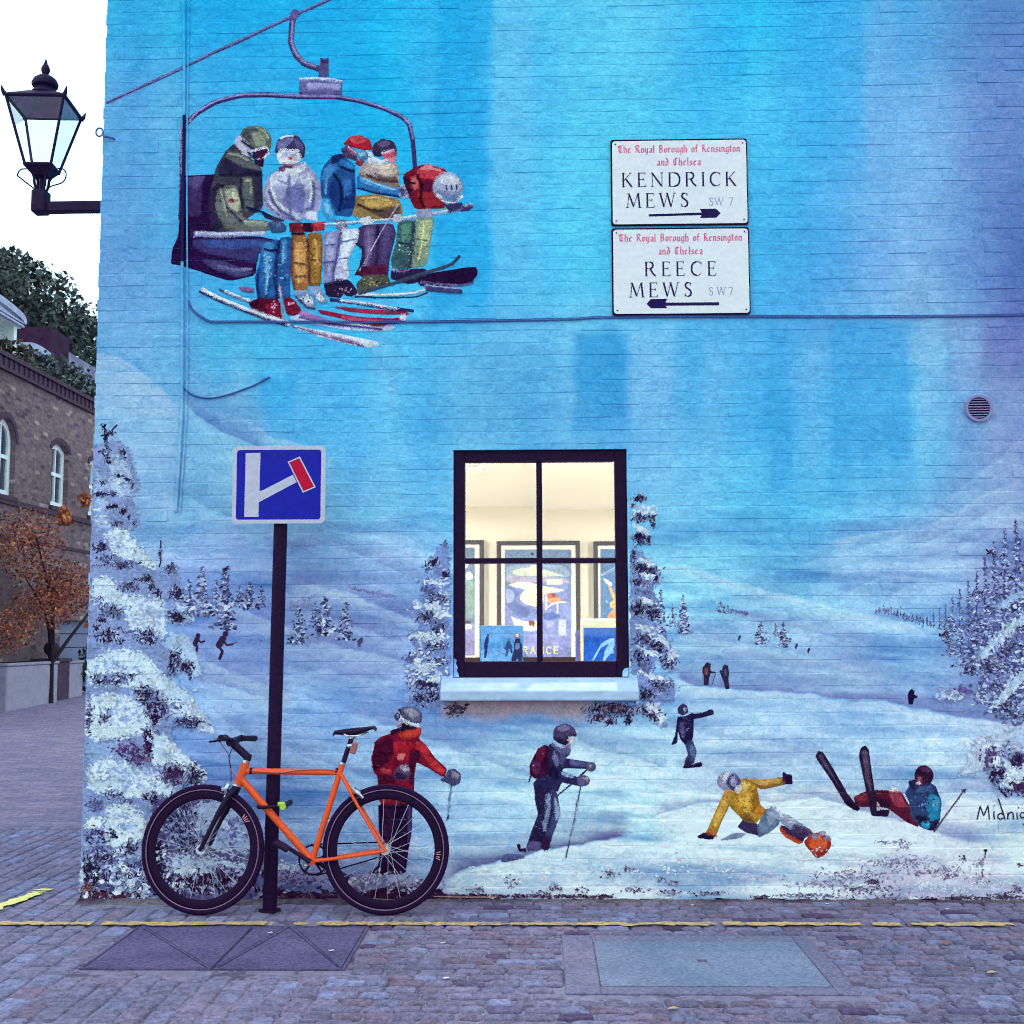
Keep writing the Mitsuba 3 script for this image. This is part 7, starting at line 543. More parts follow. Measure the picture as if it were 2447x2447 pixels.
def dab_mesh(dabs):
    """Brush dabs (x, z, half length, half width, angle, pigment, load) as one mesh with uv."""
    V, F, U = [], [], []
    n = 8
    th = np.arange(n) * 2 * np.pi / n
    for x, z, a, b, an, c, s, *coat in dabs:
        rad = 1 + rng.uniform(-0.32, 0.32, n)
        px, pz = a * rad * np.cos(th), b * rad * np.sin(th)
        X, Z = x + px * math.cos(an) - pz * math.sin(an), z + px * math.sin(an) + pz * math.cos(an)
        base = len(V) * n
        V.append(np.stack([X, np.full(n, -0.0012 - 0.0010 * (len(V) / len(dabs)) - COAT * (coat[0] if coat else 0)), Z], 1))
        F.append(np.array([(base, base + k, base + k + 1) for k in range(1, n - 1)]))
        U.append(np.tile([(c + 0.5) / len(PAL), s], (n, 1)))
    V = np.vstack(V)
    V[:, 1] -= face_at(V[:, 0], V[:, 2])
    return V, np.vstack(F), np.vstack(U)

def on_wall(x, z, m=0.012):
    return WX0 + 0.01 < x < WX1 and z > 0.012 and not (WIN[0] - m < x < WIN[1] + m and WIN[2] - m < z < WIN[3] + m) and not (SILL[0] - m < x < SILL[1] + m and SILL[2] - m < z < SILL[3] + m)

def flat_polys(entry):
    out = []
    for c, xy in entry:
        g = Polygon(np.array(xy, float).reshape(-1, 2) / 1000.0)
        g = g if g.is_valid else g.buffer(0)
        out += [(c, q) for q in polys(g)]
    return out

todo = []                                      # (key, pigment, polygon) in the order of painting
for key, entry in FIG.items():
    if key.startswith('painted'):
        for c, g in flat_polys(entry):
            if 'fir' in key and g.area > 0.002:
                q = np.array(shapely.segmentize(g, 0.012).exterior.coords)[:-1]
                q += 0.005 * rng.normal(size=q.shape) * np.array([0.8, 1.0])
                g = Polygon(q).buffer(0).simplify(0.002)
            g = g.intersection(WALL)
            todo += [(key, c, q) for q in polys(g)]
tree = STRtree([g for _, _, g in todo])
shown = {}
for i, (key, c, g) in enumerate(todo):
    over = [todo[j][2] for j in tree.query(g) if j > i and todo[j][0] == key or (j > i and key.split('__')[0] == todo[j][0].split('__')[0])]
    vis = g.difference(unary_union(over)) if over else g
    shown.setdefault(key, []).extend((c, q) for q in polys(vis))
bodies = {k: shapely.prepared.prep(unary_union([g for q, _, g in todo if q == k])) for k in shown}
for key in [k for k in FIG if k.startswith('painted')]:
    V, F, U, at = [], [], [], 0
    level = LIFT + (0.0006 if not key.startswith('painted_fir') else 0.0)
    person = any(w in key for w in ('rider', 'skier', 'snowboarder', 'chairlift'))
    dabs = []
    for c, g in shown.get(key, []):
        coat, c = divmod(c, 1000)
        out = []
        drape(g, level + coat * COAT, out)
        for v, f in out:
            V.append(v); F.append(f + at); U.append(np.tile([(c + 0.5) / len(PAL), 1.0], (len(v), 1)))
            at += len(v)
        if 'fir' in key and g.area > 0.002:
            ring = np.array(shapely.segmentize(g, 0.02).exterior.coords)
            for x, z in ring[::1]:
                x, z = x + rng.normal(0, 0.008), z + rng.normal(0, 0.008)
                if on_wall(x, z):
                    s = rng.uniform(0.005, 0.014)
                    dabs.append((x, z, s, s / 2.2, rng.normal(0, 0.8), c, rng.choice([0.7, 0.85, 1.0, 1.05]), coat))
        if person and 'distant' not in key and g.area > 1.0e-4:
            body = bodies[key]
            ring = np.array(shapely.segmentize(shapely.geometry.polygon.orient(g), 0.011).exterior.coords)
            for p, q in zip(ring[:-1], ring[1:]):
                t = q - p
                L_ = np.hypot(*t)
                if L_ < 0.003:
                    continue
                nx_, nz_ = t[1] / L_, -t[0] / L_
                lit = -0.45 * nx_ + 0.85 * nz_
                w = rng.uniform(0.0016, 0.0036)
                x, z = (p + q) / 2 - np.array([nx_, nz_]) * w * rng.uniform(0.6, 2.2)
                load = rng.uniform(0.55, 0.78) if lit < 0.05 else rng.uniform(1.1, 1.45) if lit > 0.45 else 0
                ox, oz = (p + q) / 2 + np.array([nx_, nz_]) * 0.004
                if g.area > 5e-4 and body.contains(Point(ox, oz)):       # inside the figure one tone is dragged over the next
                    dabs.append((ox - nx_ * 0.003, oz - nz_ * 0.003, rng.uniform(0.005, 0.011), rng.uniform(0.0018, 0.0034), math.atan2(nz_, nx_) + rng.normal(0, 0.6), c, rng.uniform(0.8, 1.2), coat))
                    load = load if rng.random() < 0.4 else 0
                if load and on_wall(x, z):
                    dabs.append((x, z, L_ * rng.uniform(0.55, 0.9), w, math.atan2(t[1], t[0]) + rng.normal(0, 0.15), c, load, coat))
        if person and 'distant' not in key and g.area > 2.5e-4:
            inner = g.buffer(-0.005)
            if inner.is_empty:
                continue
            x0, z0, x1, z1 = inner.bounds
            for _ in range(int(g.area * 15000) + 2):
                x, z = rng.uniform(x0, x1), rng.uniform(z0, z1)
                if inner.contains(Point(x, z)) and on_wall(x, z):
                    dabs.append((x, z, rng.uniform(0.005, 0.016), rng.uniform(0.0012, 0.0028), rng.uniform(0.6, 2.2), c, rng.choice([0.74, 0.86, 1.14, 1.28]), coat))
    for X, Z, rx, rz, ang, n, size, asp, dang, gi, coat in DABS.get(key, []):
        dark = PIGMENT[DABCOL[gi][0]].mean() < 0.06 and 'fir' in key
        soft = PIGMENT[DABCOL[gi][0]].mean() > 0.35 and 'fir' in key
        for k in range(int(n * (2.5 if dark else 1.5))):
            under = dark and k < 1.0 * n              # a softer grey-blue first, then the dark needles drooping out of it
            q, t = min(1.25, 0.44 * math.sqrt(-2 * math.log(1 - rng.random()))), rng.random() * 2 * math.pi
            q *= 1.35 if under else 1.0
            u, v = q * rx * math.cos(t), q * rz * math.sin(t)
            x, z = (X + u * math.cos(ang) + v * math.sin(ang)) / 1000, (Z - u * math.sin(ang) + v * math.cos(ang)) / 1000
            if not on_wall(x, z):
                continue
            s = size / 1000 * rng.uniform(0.4, 1.05)
            an = rng.normal(0, 0.7) - ang if dang == 9 else dang + rng.normal(0, 0.35)
            if dark and not under:
                an, asp_ = rng.choice([1.57, 1.15, 2.0, 0.3]) + rng.normal(0, 0.25), 2.8
            else:
                asp_ = asp
            pal_ = SOFT if under else DABCOL[gi]
            dabs.append((x, z, s * (1.15 if dark else 1.5 if soft else 1.0), s * (1.4 if soft else 1.0) / asp_, an, pal_[rng.integers(len(pal_))], rng.uniform(0.9, 1.08) if soft else rng.uniform(0.8, 1.2), coat))
    if key in FIRS:
        X, z0, z1, hw, n, gd, gl = FIRS[key]
        for _ in range(int(n * 2.0)):                 # needles first, then snow on top of each tier of boughs
            t = rng.random() ** 0.75
            tier = (t * 9) % 1
            x = X + float(np.clip(rng.normal(0, 0.62), -1.2, 1.2)) * hw * (0.08 + 0.92 * t) * (0.6 + 0.6 * tier)
            z = z1 + (z0 - z1) * t
            snow = rng.random() < 0.55 - 0.4 * tier
            g = DABCOL[gl if snow else gd]
            if on_wall(x, z):
                s = max(0.0034, hw * 0.22) * rng.uniform(0.5, 1.2) * (0.6 + 0.5 * t)
                dabs.append((x, z, s, s / 1.9, rng.normal(0, 0.5), g[rng.integers(len(g))], rng.uniform(0.85, 1.15)))
    if dabs:
        v, f, u = dab_mesh(dabs)
        V.append(v); F.append(f + at); U.append(u)
    if V:
        obj(B + '__' + key, mesh(np.vstack(V), np.vstack(F)), 'brush_paint', kind='stuff' if key == 'painted_tree_line' else None, uv=np.vstack(U))

def plab(key, text):
    labels[B + '__' + key] = {'label': text}
plab('painted_chairlift', 'painted chairlift with five riders hanging from a cable')
plab('painted_chairlift__painted_rider', 'painted rider in olive green jacket and blue trousers')
plab('painted_chairlift__painted_rider_001', 'painted rider in white jacket and ochre trousers')
plab('painted_chairlift__painted_rider_002', 'painted rider in tan jacket and dark helmet')
plab('painted_chairlift__painted_rider_003', 'painted rider in blue jacket and red hat')
plab('painted_chairlift__painted_rider_004', 'painted rider in red jacket leaning forward in grey helmet')
plab('painted_skier', 'painted skier in red jacket seen from behind, behind the bicycle')
plab('painted_skier_001', 'painted skier with dark red backpack and two poles')
plab('painted_skier_002', 'painted fallen skier in blue jacket with skis in the air')
plab('painted_snowboarder', 'painted dark snowboarder with one arm stretched out')
plab('painted_snowboarder_001', 'painted snowboarder in yellow jacket on orange board')
plab('painted_fir_tree', 'painted snow-laden fir tree along the left corner')
plab('painted_signature', 'handwritten painted signature at the right edge')

# ---- window, sill, vent, fixings
W_ = B + '__window'
y0, y1 = 0.018, 0.085
x0, x1, z0, z1 = WIN
fr = [bx(x0 + 0.002, -0.439, y0, y1, z0 + 0.002, z1 - 0.002, 0.004), bx(0.438, x1 - 0.002, y0, y1, z0 + 0.002, z1 - 0.002, 0.004), bx(-0.439, 0.438, y0 + 0.002, y1, 2.506, z1 - 0.002, 0.004), bx(-0.439, 0.438, y0 + 0.002, y1, z0 + 0.002, 1.342, 0.004)]
obj(W_ + '__frame', merge(fr), 'dark_frame')
obj(W_ + '__glazing_bar', bx(-0.021, 0.013, y0 + 0.012, y1 - 0.01, 1.342, 2.506, 0.004), 'dark_frame')
obj(W_ + '__glazing_bar_001', merge([bx(-0.439, -0.021, y0 + 0.016, y1 - 0.012, 1.909, 1.941, 0.004), bx(0.013, 0.438, y0 + 0.016, y1 - 0.012, 1.909, 1.941, 0.004)]), 'dark_frame')
for i, (a, b, c, d) in enumerate([(-0.439, -0.021, 1.342, 1.909), (0.013, 0.438, 1.342, 1.909), (-0.439, -0.021, 1.941, 2.506), (0.013, 0.438, 1.941, 2.506)]):
    obj(num(W_ + '__pane', i), mesh([(a, 0.052, c), (b, 0.052, c), (b, 0.052, d), (a, 0.052, d)], [(0, 1, 2), (0, 2, 3)]), 'glass')
obj(W_ + '__catch', merge([lathe([(0.0, -0.009), (0.008, -0.007), (0.011, 0.0), (0.008, 0.007), (0.0, 0.009)], 12, (-0.046, 0.062, 1.965)), tube([(-0.046, 0.054, 1.965), (-0.046, 0.06, 1.975)], 0.004)]), 'black_plastic')
# ragged blue paint carried over the foot of the frame
ragged = [Polygon([(x0 + 0.004, 1.253), (-0.472, 1.253), (-0.474, 1.27), (-0.486, 1.29), (-0.478, 1.305), (-0.49, 1.33), (-0.485, 1.35), (-0.5, 1.36), (x0 + 0.004, 1.36)]), Polygon([(x1 - 0.004, 1.253), (0.470, 1.253), (0.472, 1.285), (0.482, 1.30), (x1 - 0.004, 1.305)])]
for i, g in enumerate(ragged):
    obj(num(W_ + '__paint_edge', i), slab(g, y0 - 0.003, y0 - 0.0005), 'mural_paint')
prof = [(-0.085, 1.123), (-0.088, 1.13), (-0.088, 1.174), (-0.082, 1.182), (-0.006, 1.240), (0.012, 1.2485), (0.11, 1.2485), (0.11, 1.123)]
n = len(prof)
sv = [(SILL[0] + 0.002, y, z) for y, z in prof] + [(SILL[1] - 0.002, y, z) for y, z in prof]
sf = []
for a in range(n):
    b = (a + 1) % n
    sf += [(a, b, n + b), (a, n + b, n + a)]
sf += [(0, k + 1, k) for k in range(1, n - 1)] + [(n, n + k, n + k + 1) for k in range(1, n - 1)]
# the sill is cut into the wall: its body sits in the opening left for it, its nose stands out in front
mat('sill_paint', speck(pig(158, 196, 236), 0.22, 16), 0.8, 0.06, bump=rough_bump, bscale=0.003)
obj(B + '__window_sill', mesh(sv, sf), 'sill_paint')
V_ = B + '__air_vent'
vc = (2.556, 2.798)
ring = Point(vc).buffer(0.079, quad_segs=12).difference(Point(vc).buffer(0.064, quad_segs=12))
obj(V_ + '__ring', slab(ring, -0.022, 0.0), 'vent_slat')
obj(V_ + '__back', slab(Point(vc).buffer(0.064, quad_segs=12), -0.0085, -0.004), 'dark_frame')
for i in range(8):
    zz = vc[1] - 0.052 + i * 0.0149
    hw = math.sqrt(max(1e-4, 0.0625 ** 2 - (zz - vc[1]) ** 2))
    m = bx(-hw, hw, -0.0015, 0.0015, -0.0030, 0.0030)
    m.apply_transform(trimesh.transformations.rotation_matrix(math.radians(-35), (1, 0, 0)))
    m.apply_translation((vc[0], -0.0155, zz))
    obj(num(V_ + '__slat', i), m, 'vent_slat')
t = np.arange(17) * 2 * np.pi / 16
obj(B + '__ring_bolt', merge([tube(np.stack([WX0 - 0.012 + 0.022 * np.cos(t), np.full(17, -0.03), 4.523 + 0.026 * np.sin(t)], 1), 0.005, 8, False), tube([(WX0 + 0.01, -0.03, 4.497), (WX0 + 0.066, -0.018, 4.490), (WX0 + 0.07, 0.0, 4.490)], 0.006)]), 'cable_grey')

# ---- lamp-lit shop behind the window
R_ = B + '__shop_room'
RX0, RX1, RY0, RY1, RZ0, RZ1 = -1.95, 1.95, D + 0.004, 3.60, 0.02, 2.62
obj(R_ + '__back_wall', bx(RX0, RX1, RY1, RY1 + 0.05, RZ0, RZ1 + 0.02), 'room_wall')
obj(R_ + '__side_wall', bx(RX0 - 0.05, RX0, RY0, RY1, RZ0, RZ1 + 0.02), 'room_wall')
obj(R_ + '__side_wall_001', bx(RX1, RX1 + 0.05, RY0, RY1, RZ0, RZ1 + 0.02), 'room_wall')
obj(R_ + '__front_lining', merge([bx(RX0, WIN[0], D - 0.005, RY0, RZ0, RZ1), bx(WIN[1], RX1, D - 0.005, RY0, RZ0, RZ1), bx(WIN[0], WIN[1], D - 0.005, RY0, RZ0, 1.24)]), 'room_wall')
obj(R_ + '__ceiling', merge([bx(RX0, RX1, RY0, RY1, RZ1, RZ1 + 0.05), bx(-0.06, RX1 - 0.002, RY0 + 0.3, RY1 - 0.002, RZ1 - 0.035, RZ1 - 0.002)]), 'room_ceiling')
obj(R_ + '__floor', bx(RX0, RX1, RY0, RY1, RZ0 - 0.05, RZ0), 'wood_dark')
obj(R_ + '__window_board', bx(WIN[0] + 0.003, WIN[1] - 0.003, 0.088, 0.60, 1.262, 1.312), 'room_wall')
scene['lamp_ring'] = {'type': 'twosided', 'bsdf': {'type': 'roughconductor', 'alpha': 0.2}}
for i, (lx, ly, lz) in enumerate([(-0.435, 1.108, RZ1), (1.25, 2.5, RZ1 - 0.035), (-1.25, 2.5, RZ1), (0.45, 0.58, RZ1)]):  # first one is visible; the other three are added out of view for light
    k = num('ceiling_spotlight', i)
    obj(k + '__trim', lathe([(0.052, -0.001), (0.052, -0.006), (0.066, -0.007), (0.068, -0.001)], 20, (lx, ly, lz)), 'lamp_ring')
    a = np.arange(20) * 2 * np.pi / 20
    v = np.vstack([[lx, ly, lz - 0.004], np.stack([lx + 0.05 * np.cos(a), ly + 0.05 * np.sin(a), np.full(20, lz - 0.004)], 1)])
    scene[k + '__bulb'] = mikit.ply(mesh(v, [(0, 1 + (j + 1) % 20, 1 + j) for j in range(20)]), 'room_ceiling', emitter={'type': 'area', 'radiance': rgb((700, 655, 550))})
    name(k, ['lit recessed spotlight in the shop ceiling at the top left of the window', 'added unseen spotlight deep in the shop, right of the posters, lighting the room', 'added unseen spotlight deep in the shop, left of the posters, lighting the room', 'added unseen spotlight just inside the shop window, lighting the room'][i], 'ceiling light', 'recessed spotlights in the shop ceiling')

def print_mesh(entry, y):
    """Flat print: upper shapes are cut out of the lower ones, then each lies on the sheet."""
    ps = flat_polys(entry)
    V, F, U, at = [], [], [], 0
    for i, (c, g) in enumerate(ps):
        rest = g.difference(unary_union([h for _, h in ps[i + 1:]])) if i + 1 < len(ps) else g
        for q in polys(rest):
            v, f = tri2d(q)
            V.append(np.stack([v[:, 0], np.full(len(v), y), v[:, 1]], 1)); F.append(f + at)
            U.append(np.tile([(c + 0.5) / len(PAL), 1.0], (len(v), 1)))
            at += len(v)
    return mesh(np.vstack(V), np.vstack(F)), np.vstack(U)

for i, (a, b, zb, zt, txt) in enumerate([(-0.377, 0.345, 1.27, 2.31, 'dark framed poster of snowy mountains with yellow lettering, middle of the three'),
                                        (-1.15, -0.49, 1.27, 2.32, 'dark framed grey green poster with a ski pole, left of the three in the window'),
                                        (0.463, 1.15, 1.27, 2.305, 'dark framed blue poster with a golden figure, right of the three in the window')]):
    k = num('framed_poster', i)
    w = 0.037
    obj(k + '__frame', merge([bx(a, a + w, 3.535, 3.598, zb, zt, 0.003), bx(b - w, b, 3.535, 3.598, zb, zt, 0.003), bx(a + w, b - w, 3.536, 3.598, zt - w, zt, 0.003), bx(a + w, b - w, 3.536, 3.598, zb, zb + w, 0.003)]), 'wood_dark')
    obj(k + '__mount', bx(a + w, b - w, 3.552, 3.59, zb + w, zt - w), 'mount_white')
    m, u = print_mesh(FIG[k + '__print'], 3.545)
    keep = m
    obj(k + '__print', keep, 'brush_paint', uv=u)
    name(k, txt, 'picture', 'framed posters on the shop wall')
m, u = print_mesh(FIG['display_board__print'], 0.2885)  # its red and white spot is a small glowing light painted into the print
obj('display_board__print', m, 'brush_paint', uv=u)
obj('display_board__panel', bx(-0.362, -0.106, 0.290, 0.300, 1.312, 1.552), 'mount_white')
obj('display_board__strut', tube([(-0.23, 0.30, 1.50), (-0.23, 0.40, 1.318)], 0.005), 'wood_dark')
name('display_board', 'small light blue picture board with dark skiers standing in the window', 'board')
m, u = print_mesh([e for e in FIG['display_box__sign']], 0.4885)
obj('display_box__panel', m, 'brush_paint', uv=u)
obj('display_box__case', merge([bx(0.250, 0.56, 0.494, 0.62, 1.312, 1.592, 0.008)]), 'cream_case')
name('display_box', 'cream display box with blue front panel and pale lines standing in the window', 'display box')
obj('display_stand__post', lathe([(0.014, 0.0), (0.014, 0.16), (0.011, 0.165), (0.016, 0.172), (0.016, 0.19), (0.012, 0.195), (0.013, 0.21), (0.0, 0.212)], 14, (0.228, 0.47, 1.312)), 'post_blue', smooth=40)
obj('display_stand__base', lathe([(0.0, 0.0), (0.03, 0.0), (0.03, 0.008), (0.0, 0.012)], 14, (0.228, 0.47, 1.312)), 'post_blue')
name('display_stand', 'slim blue grey post standing left of the display box in the window', 'stand')

# ------------------------------------------------------------------ street name plates
STROKE = {  # capitals as thick (1) and thin (0) strokes with serifs, on a unit cap height
    'K': (0.74, [(1, '.08 0 .08 1'), (0, '.08 .40 .58 1'), (1, '.26 .56 .64 .04'), (0, '0 .015 .18 .015'), (0, '0 .985 .18 .985'), (0, '.5 .985 .66 .985'), (0, '.56 .015 .74 .015')]),
    'E': (0.56, [(1, '.08 0 .08 1'), (0, '0 .985 .5 .985 .5 .86'), (0, '.08 .52 .4 .52 .4 .6 .4 .44'), (0, '0 .015 .53 .015 .55 .15')]),
    'N': (0.88, [(0, '.1 0 .1 1'), (1, '.1 .97 .74 .04'), (0, '.76 0 .76 1'), (0, '0 .985 .14 .985'), (0, '0 .015 .2 .015'), (0, '.66 .985 .86 .985')]),
    'D': (0.84, [(1, '.08 0 .08 1'), (0, '0 .985 .4 .985'), (1, '.4 .985 .62 .9 .74 .7 .76 .5 .74 .3 .62 .1 .4 .015'), (0, '0 .015 .4 .015')]),
    'R': (0.76, [(1, '.08 0 .08 1'), (0, '0 .985 .35 .985'), (1, '.35 .985 .5 .92 .55 .76 .5 .6 .35 .52'), (0, '.08 .52 .35 .52'), (1, '.34 .52 .52 .2 .7 .03'), (0, '0 .015 .18 .015'), (0, '.66 .015 .76 .015')]),
    'I': (0.2, [(1, '.1 0 .1 1'), (0, '0 .985 .2 .985'), (0, '0 .015 .2 .015')]),
    'C': (0.78, [(0, '.72 .98 .72 .76'), (0, '.72 .86 .56 .97 .42 .99'), (1, '.42 .99 .22 .9 .1 .7 .08 .5 .1 .3 .22 .1 .42 .015'), (0, '.42 .01 .6 .05 .74 .18')]),
    'M': (1.04, [(0, '.1 .0 .2 1'), (1, '.2 .97 .5 .1'), (0, '.5 .06 .8 1'), (1, '.82 1 .92 .0'), (0, '0 .015 .2 .015'), (0, '.82 .015 1.03 .015'), (0, '.1 .985 .24 .985'), (0, '.78 .985 .92 .985')]),
    'W': (1.14, [(1, '.08 1 .32 .04'), (0, '.32 .02 .56 .97'), (1, '.54 1 .8 .04'), (0, '.8 .02 1.04 1'), (0, '0 .985 .18 .985'), (0, '.46 .985 .64 .985'), (0, '.96 .985 1.14 .985')]),
    'S': (0.54, [(0, '.44 .97 .44 .78'), (0, '.44 .86 .36 .96 .26 .985'), (1, '.27 .985 .12 .93 .08 .78 .14 .64 .28 .54 .4 .44 .46 .3 .42 .12 .26 .015'), (0, '.26 .015 .12 .06 .06 .2'), (0, '.06 .03 .06 .24')]),
    '7': (0.5, [(0, '.02 .84 .04 .97 .48 .97'), (1, '.46 .97 .2 .02')]), ' ': (0.4, [])}

def letters(text, x, z, h, width, bold=0.115, thin=0.05):
    """Serif capitals of height h, spread so that the word is width wide."""
    adv = [STROKE[c][0] for c in text]
    gap = (width / h - sum(adv)) / max(1, len(text) - 1)
    out, at = [], 0.0
    for c, a in zip(text, adv):
        for k, s in STROKE[c][1]:
            q = np.array(s.split(), float).reshape(-1, 2)
            out.append(LineString(np.stack([x + (at + q[:, 0]) * h, z + q[:, 1] * h], 1)).buffer(h * (bold if k else thin) / 2, quad_segs=3, cap_style=2))
        at += a + gap
    return unary_union(out)

NIB = {  # black letter skeletons for a broad slanted nib: width, strokes on x height 0.62
    'T': (.62, ['.05 .72 .02 .88 .2 1 .4 .9 .6 1', '.2 1 .12 .6 .14 .2 .3 .02 .5 .1', '.36 .9 .36 .1']), 'h': (.46, ['.06 1 .06 .0', '.06 .5 .22 .62 .36 .5 .36 .1 .3 -.08']), 'e': (.42, ['.3 .1 .18 0 .06 .12 .06 .5 .2 .62 .32 .5 .06 .3']),
    'R': (.62, ['.1 .95 .12 .5 .06 .02', '0 .86 .2 1 .42 .96 .46 .74 .22 .54 .4 .3 .46 .06 .56 .02']), 'o': (.42, ['.06 .12 .06 .5 .2 .62 .34 .5 .34 .12 .2 0 .06 .12']), 'y': (.44, ['.06 .62 .06 .14 .2 0 .34 .1', '.34 .62 .34 0 .24 -.24 .08 -.2']),
    'a': (.42, ['.08 .56 .2 .62 .32 .5 .32 .06 .38 0', '.32 .3 .1 .24 .06 .1 .18 0 .32 .1']), 'l': (.18, ['.06 1 .06 .08 .12 0']), 'B': (.6, ['.12 .95 .12 .04', '0 .86 .2 1 .42 .92 .42 .66 .14 .54 .44 .46 .46 .12 .26 0 .06 .06']), 'r': (.32, ['.06 .62 .06 0', '.06 .5 .18 .62 .28 .54']),
    'u': (.44, ['.06 .62 .06 .12 .18 0 .34 .12', '.34 .62 .34 .04 .4 0']), 'g': (.42, ['.34 .6 .2 .62 .06 .5 .06 .14 .18 0 .34 .12', '.34 .6 .34 -.1 .2 -.26 .06 -.18']), 'f': (.3, ['.3 .96 .16 1 .1 .84 .1 0', '0 .6 .26 .6']), 'K': (.58, ['.12 1 .1 .02', '0 .9 .2 1 .34 .94', '.42 .8 .16 .5 .38 .4 .42 .06 .52 .02']),
    'n': (.44, ['.06 .62 .06 0', '.06 .5 .2 .62 .34 .5 .34 .02 .4 0']), 's': (.38, ['.32 .54 .18 .62 .06 .5 .08 .36 .3 .26 .3 .08 .16 0 .04 .08']), 'i': (.18, ['.06 .62 .06 .04 .12 0', '.06 .82 .08 .84']), 't': (.28, ['.1 .86 .1 .08 .2 0', '0 .6 .24 .6']), 'd': (.44, ['.1 1 .3 .7 .34 .5 .34 .12 .2 0 .06 .12 .06 .5 .18 .6 .34 .5']),
    'C': (.6, ['.5 .86 .36 1 .16 .92 .06 .6 .08 .2 .26 .02 .5 .14', '.3 .94 .3 .1']), ' ': (.34, [])}

def black_letters(text, x, z, h, width):
    adv = [NIB[c][0] for c in text]
    gap = (width / h - sum(adv)) / max(1, len(text) - 1)
    nib = np.array([(0.075, 0.05), (-0.075, -0.05)]) * h * 0.72
    out, at = [], 0.0
    for c, a in zip(text, adv):
        for s in NIB[c][1]:
            q = np.array(s.split(), float).reshape(-1, 2)
            q = np.stack([x + (at + q[:, 0]) * h, z + q[:, 1] * h], 1)
            for p0, p1 in zip(q[:-1], q[1:]):
                out.append(shapely.MultiPoint([p0 + nib[0], p0 + nib[1], p1 + nib[0], p1 + nib[1]]).convex_hull.buffer(h * 0.016))
        at += a + gap
    return unary_union(out)

def rounded(x0, x1, z0, z1, r):
    return sbox(x0 + r, z0 + r, x1 - r, z1 - r).buffer(r, quad_segs=4)

def name_plate(k, px0, pz1, w, h, first, fx, fw, second, sx, sw, swx, sww, arrow):
    u = 1 / 1707.0
    X, Z = lambda v: px0 + v * u, lambda v: pz1 - v * u
    obj(k + '__backing', slab(rounded(px0 - 0.009, px0 + w + 0.007, pz1 - h - 0.006, pz1 + 0.011, 0.012), -0.016, -0.004), 'dark_frame')
    obj(k + '__plate', slab(rounded(px0, px0 + w, pz1 - h, pz1, 0.018), -0.022, -0.0165), 'sign_white')
    red = unary_union([black_letters('The Royal Borough of Kensington', X(60), Z(125), 78 * u, 1240 * u), black_letters('and Chelsea', X(455), Z(262), 78 * u, 445 * u)])
    obj(k + '__red_lettering', slab(red, -0.0232, -0.0218), 'letter_red')
    obj(k + '__lettering', slab(unary_union([letters(first, X(fx), Z(485), 148 * u, fw * u), letters(second, X(sx), Z(702), 150 * u, sw * u)]), -0.0232, -0.0218), 'letter_dark')
    obj(k + '__district_lettering', slab(letters('SW', X(swx), Z(690), 84 * u, sww * u, 0.085, 0.05).union(letters('7', X(swx + 200), Z(690), 84 * u, 45 * u, 0.085, 0.05)), -0.0232, -0.0218), 'letter_grey')
    obj(k + '__arrow', slab(Polygon([(X(a), Z(b)) for a, b in arrow]), -0.0232, -0.0218), 'letter_dark')
    for i, (sx_, sz_) in enumerate([(0.02, 0.02), (w - 0.02, 0.02), (0.02, h - 0.02), (w - 0.02, h - 0.02)]):
        obj(num(k + '__screw', i), slab(Point(px0 + sx_, pz1 - sz_).buffer(0.0045, quad_segs=3), -0.0245, -0.0219), 'letter_dark')

name_plate('street_sign', 0.443, 4.431, 0.797, 0.511, 'KENDRICK', 98, 1160, 'MEWS', 135, 635, 975, 150,
           [(365, 772), (900, 760), (880, 722), (1045, 722), (1090, 768), (1045, 816), (880, 816), (900, 786), (365, 796)])
name('street_sign', 'white street name plate reading KENDRICK MEWS with arrow to the right, upper of the two', 'street sign', 'street name plates on the mural wall')
name_plate('street_sign_001', 0.443, 3.886, 0.797, 0.510, 'REECE', 318, 715, 'MEWS', 155, 635, 955, 175,
           [(1055, 760), (515, 760), (538, 722), (372, 722), (328, 770), (372, 816), (538, 816), (515, 792), (1055, 792)])
name('street_sign_001', 'white street name plate reading REECE MEWS with arrow to the left, lower of the two', 'street sign', 'street name plates on the mural wall')

# ------------------------------------------------------------------ cables and conduit on the wall
zz = np.linspace(5.95, 2.22, 40)
cx = np.interp(zz, [2.2, 2.8, 3.3, 5.4, 6.0], [-2.135, -2.115, -2.118, -2.16, -2.17])
obj('conduit_pipe__painted_length', tube([(float(np.interp(q, zz[::-1], cx[::-1])) + 0.004 * math.sin(q * 3), -0.0132, q) for q in np.linspace(4.63, 3.72, 12)], 0.0094, 8), 'letter_dark', smooth=40)
obj('conduit_pipe__pipe', merge([tube(np.stack([cx + 0.004 * np.sin(zz * 3), np.full(40, -0.013), zz], 1), 0.009, 8), tube(np.stack([cx + 0.026 + 0.005 * np.sin(zz * 2.3 + 1), np.full(40, -0.010), zz], 1), 0.005, 6)]), 'mural_paint', smooth=40)
name('conduit_pipe', 'thin overpainted conduit running down the mural wall left of the chairlift', 'pipe')
xs = np.linspace(-1.95, 3.4, 60)
line = [(-2.09, 3.48), (-2.06, 3.42), (-2.0, 3.375)] + [(x, 3.345 + 0.006 * math.sin(x * 2.1) + 0.006 * (x > 0.3)) for x in xs]
cl = curve([(x, -0.011, z) for x, z in line], 2)
obj('cable', merge([tube(cl, 0.0042, 8), tube(cl + np.array([0, 0.002, 0.0095]), 0.0026, 6)]), 'cable_grey', smooth=40)
name('cable', 'dark cable running level along the whole mural wall below the street signs', 'cable')
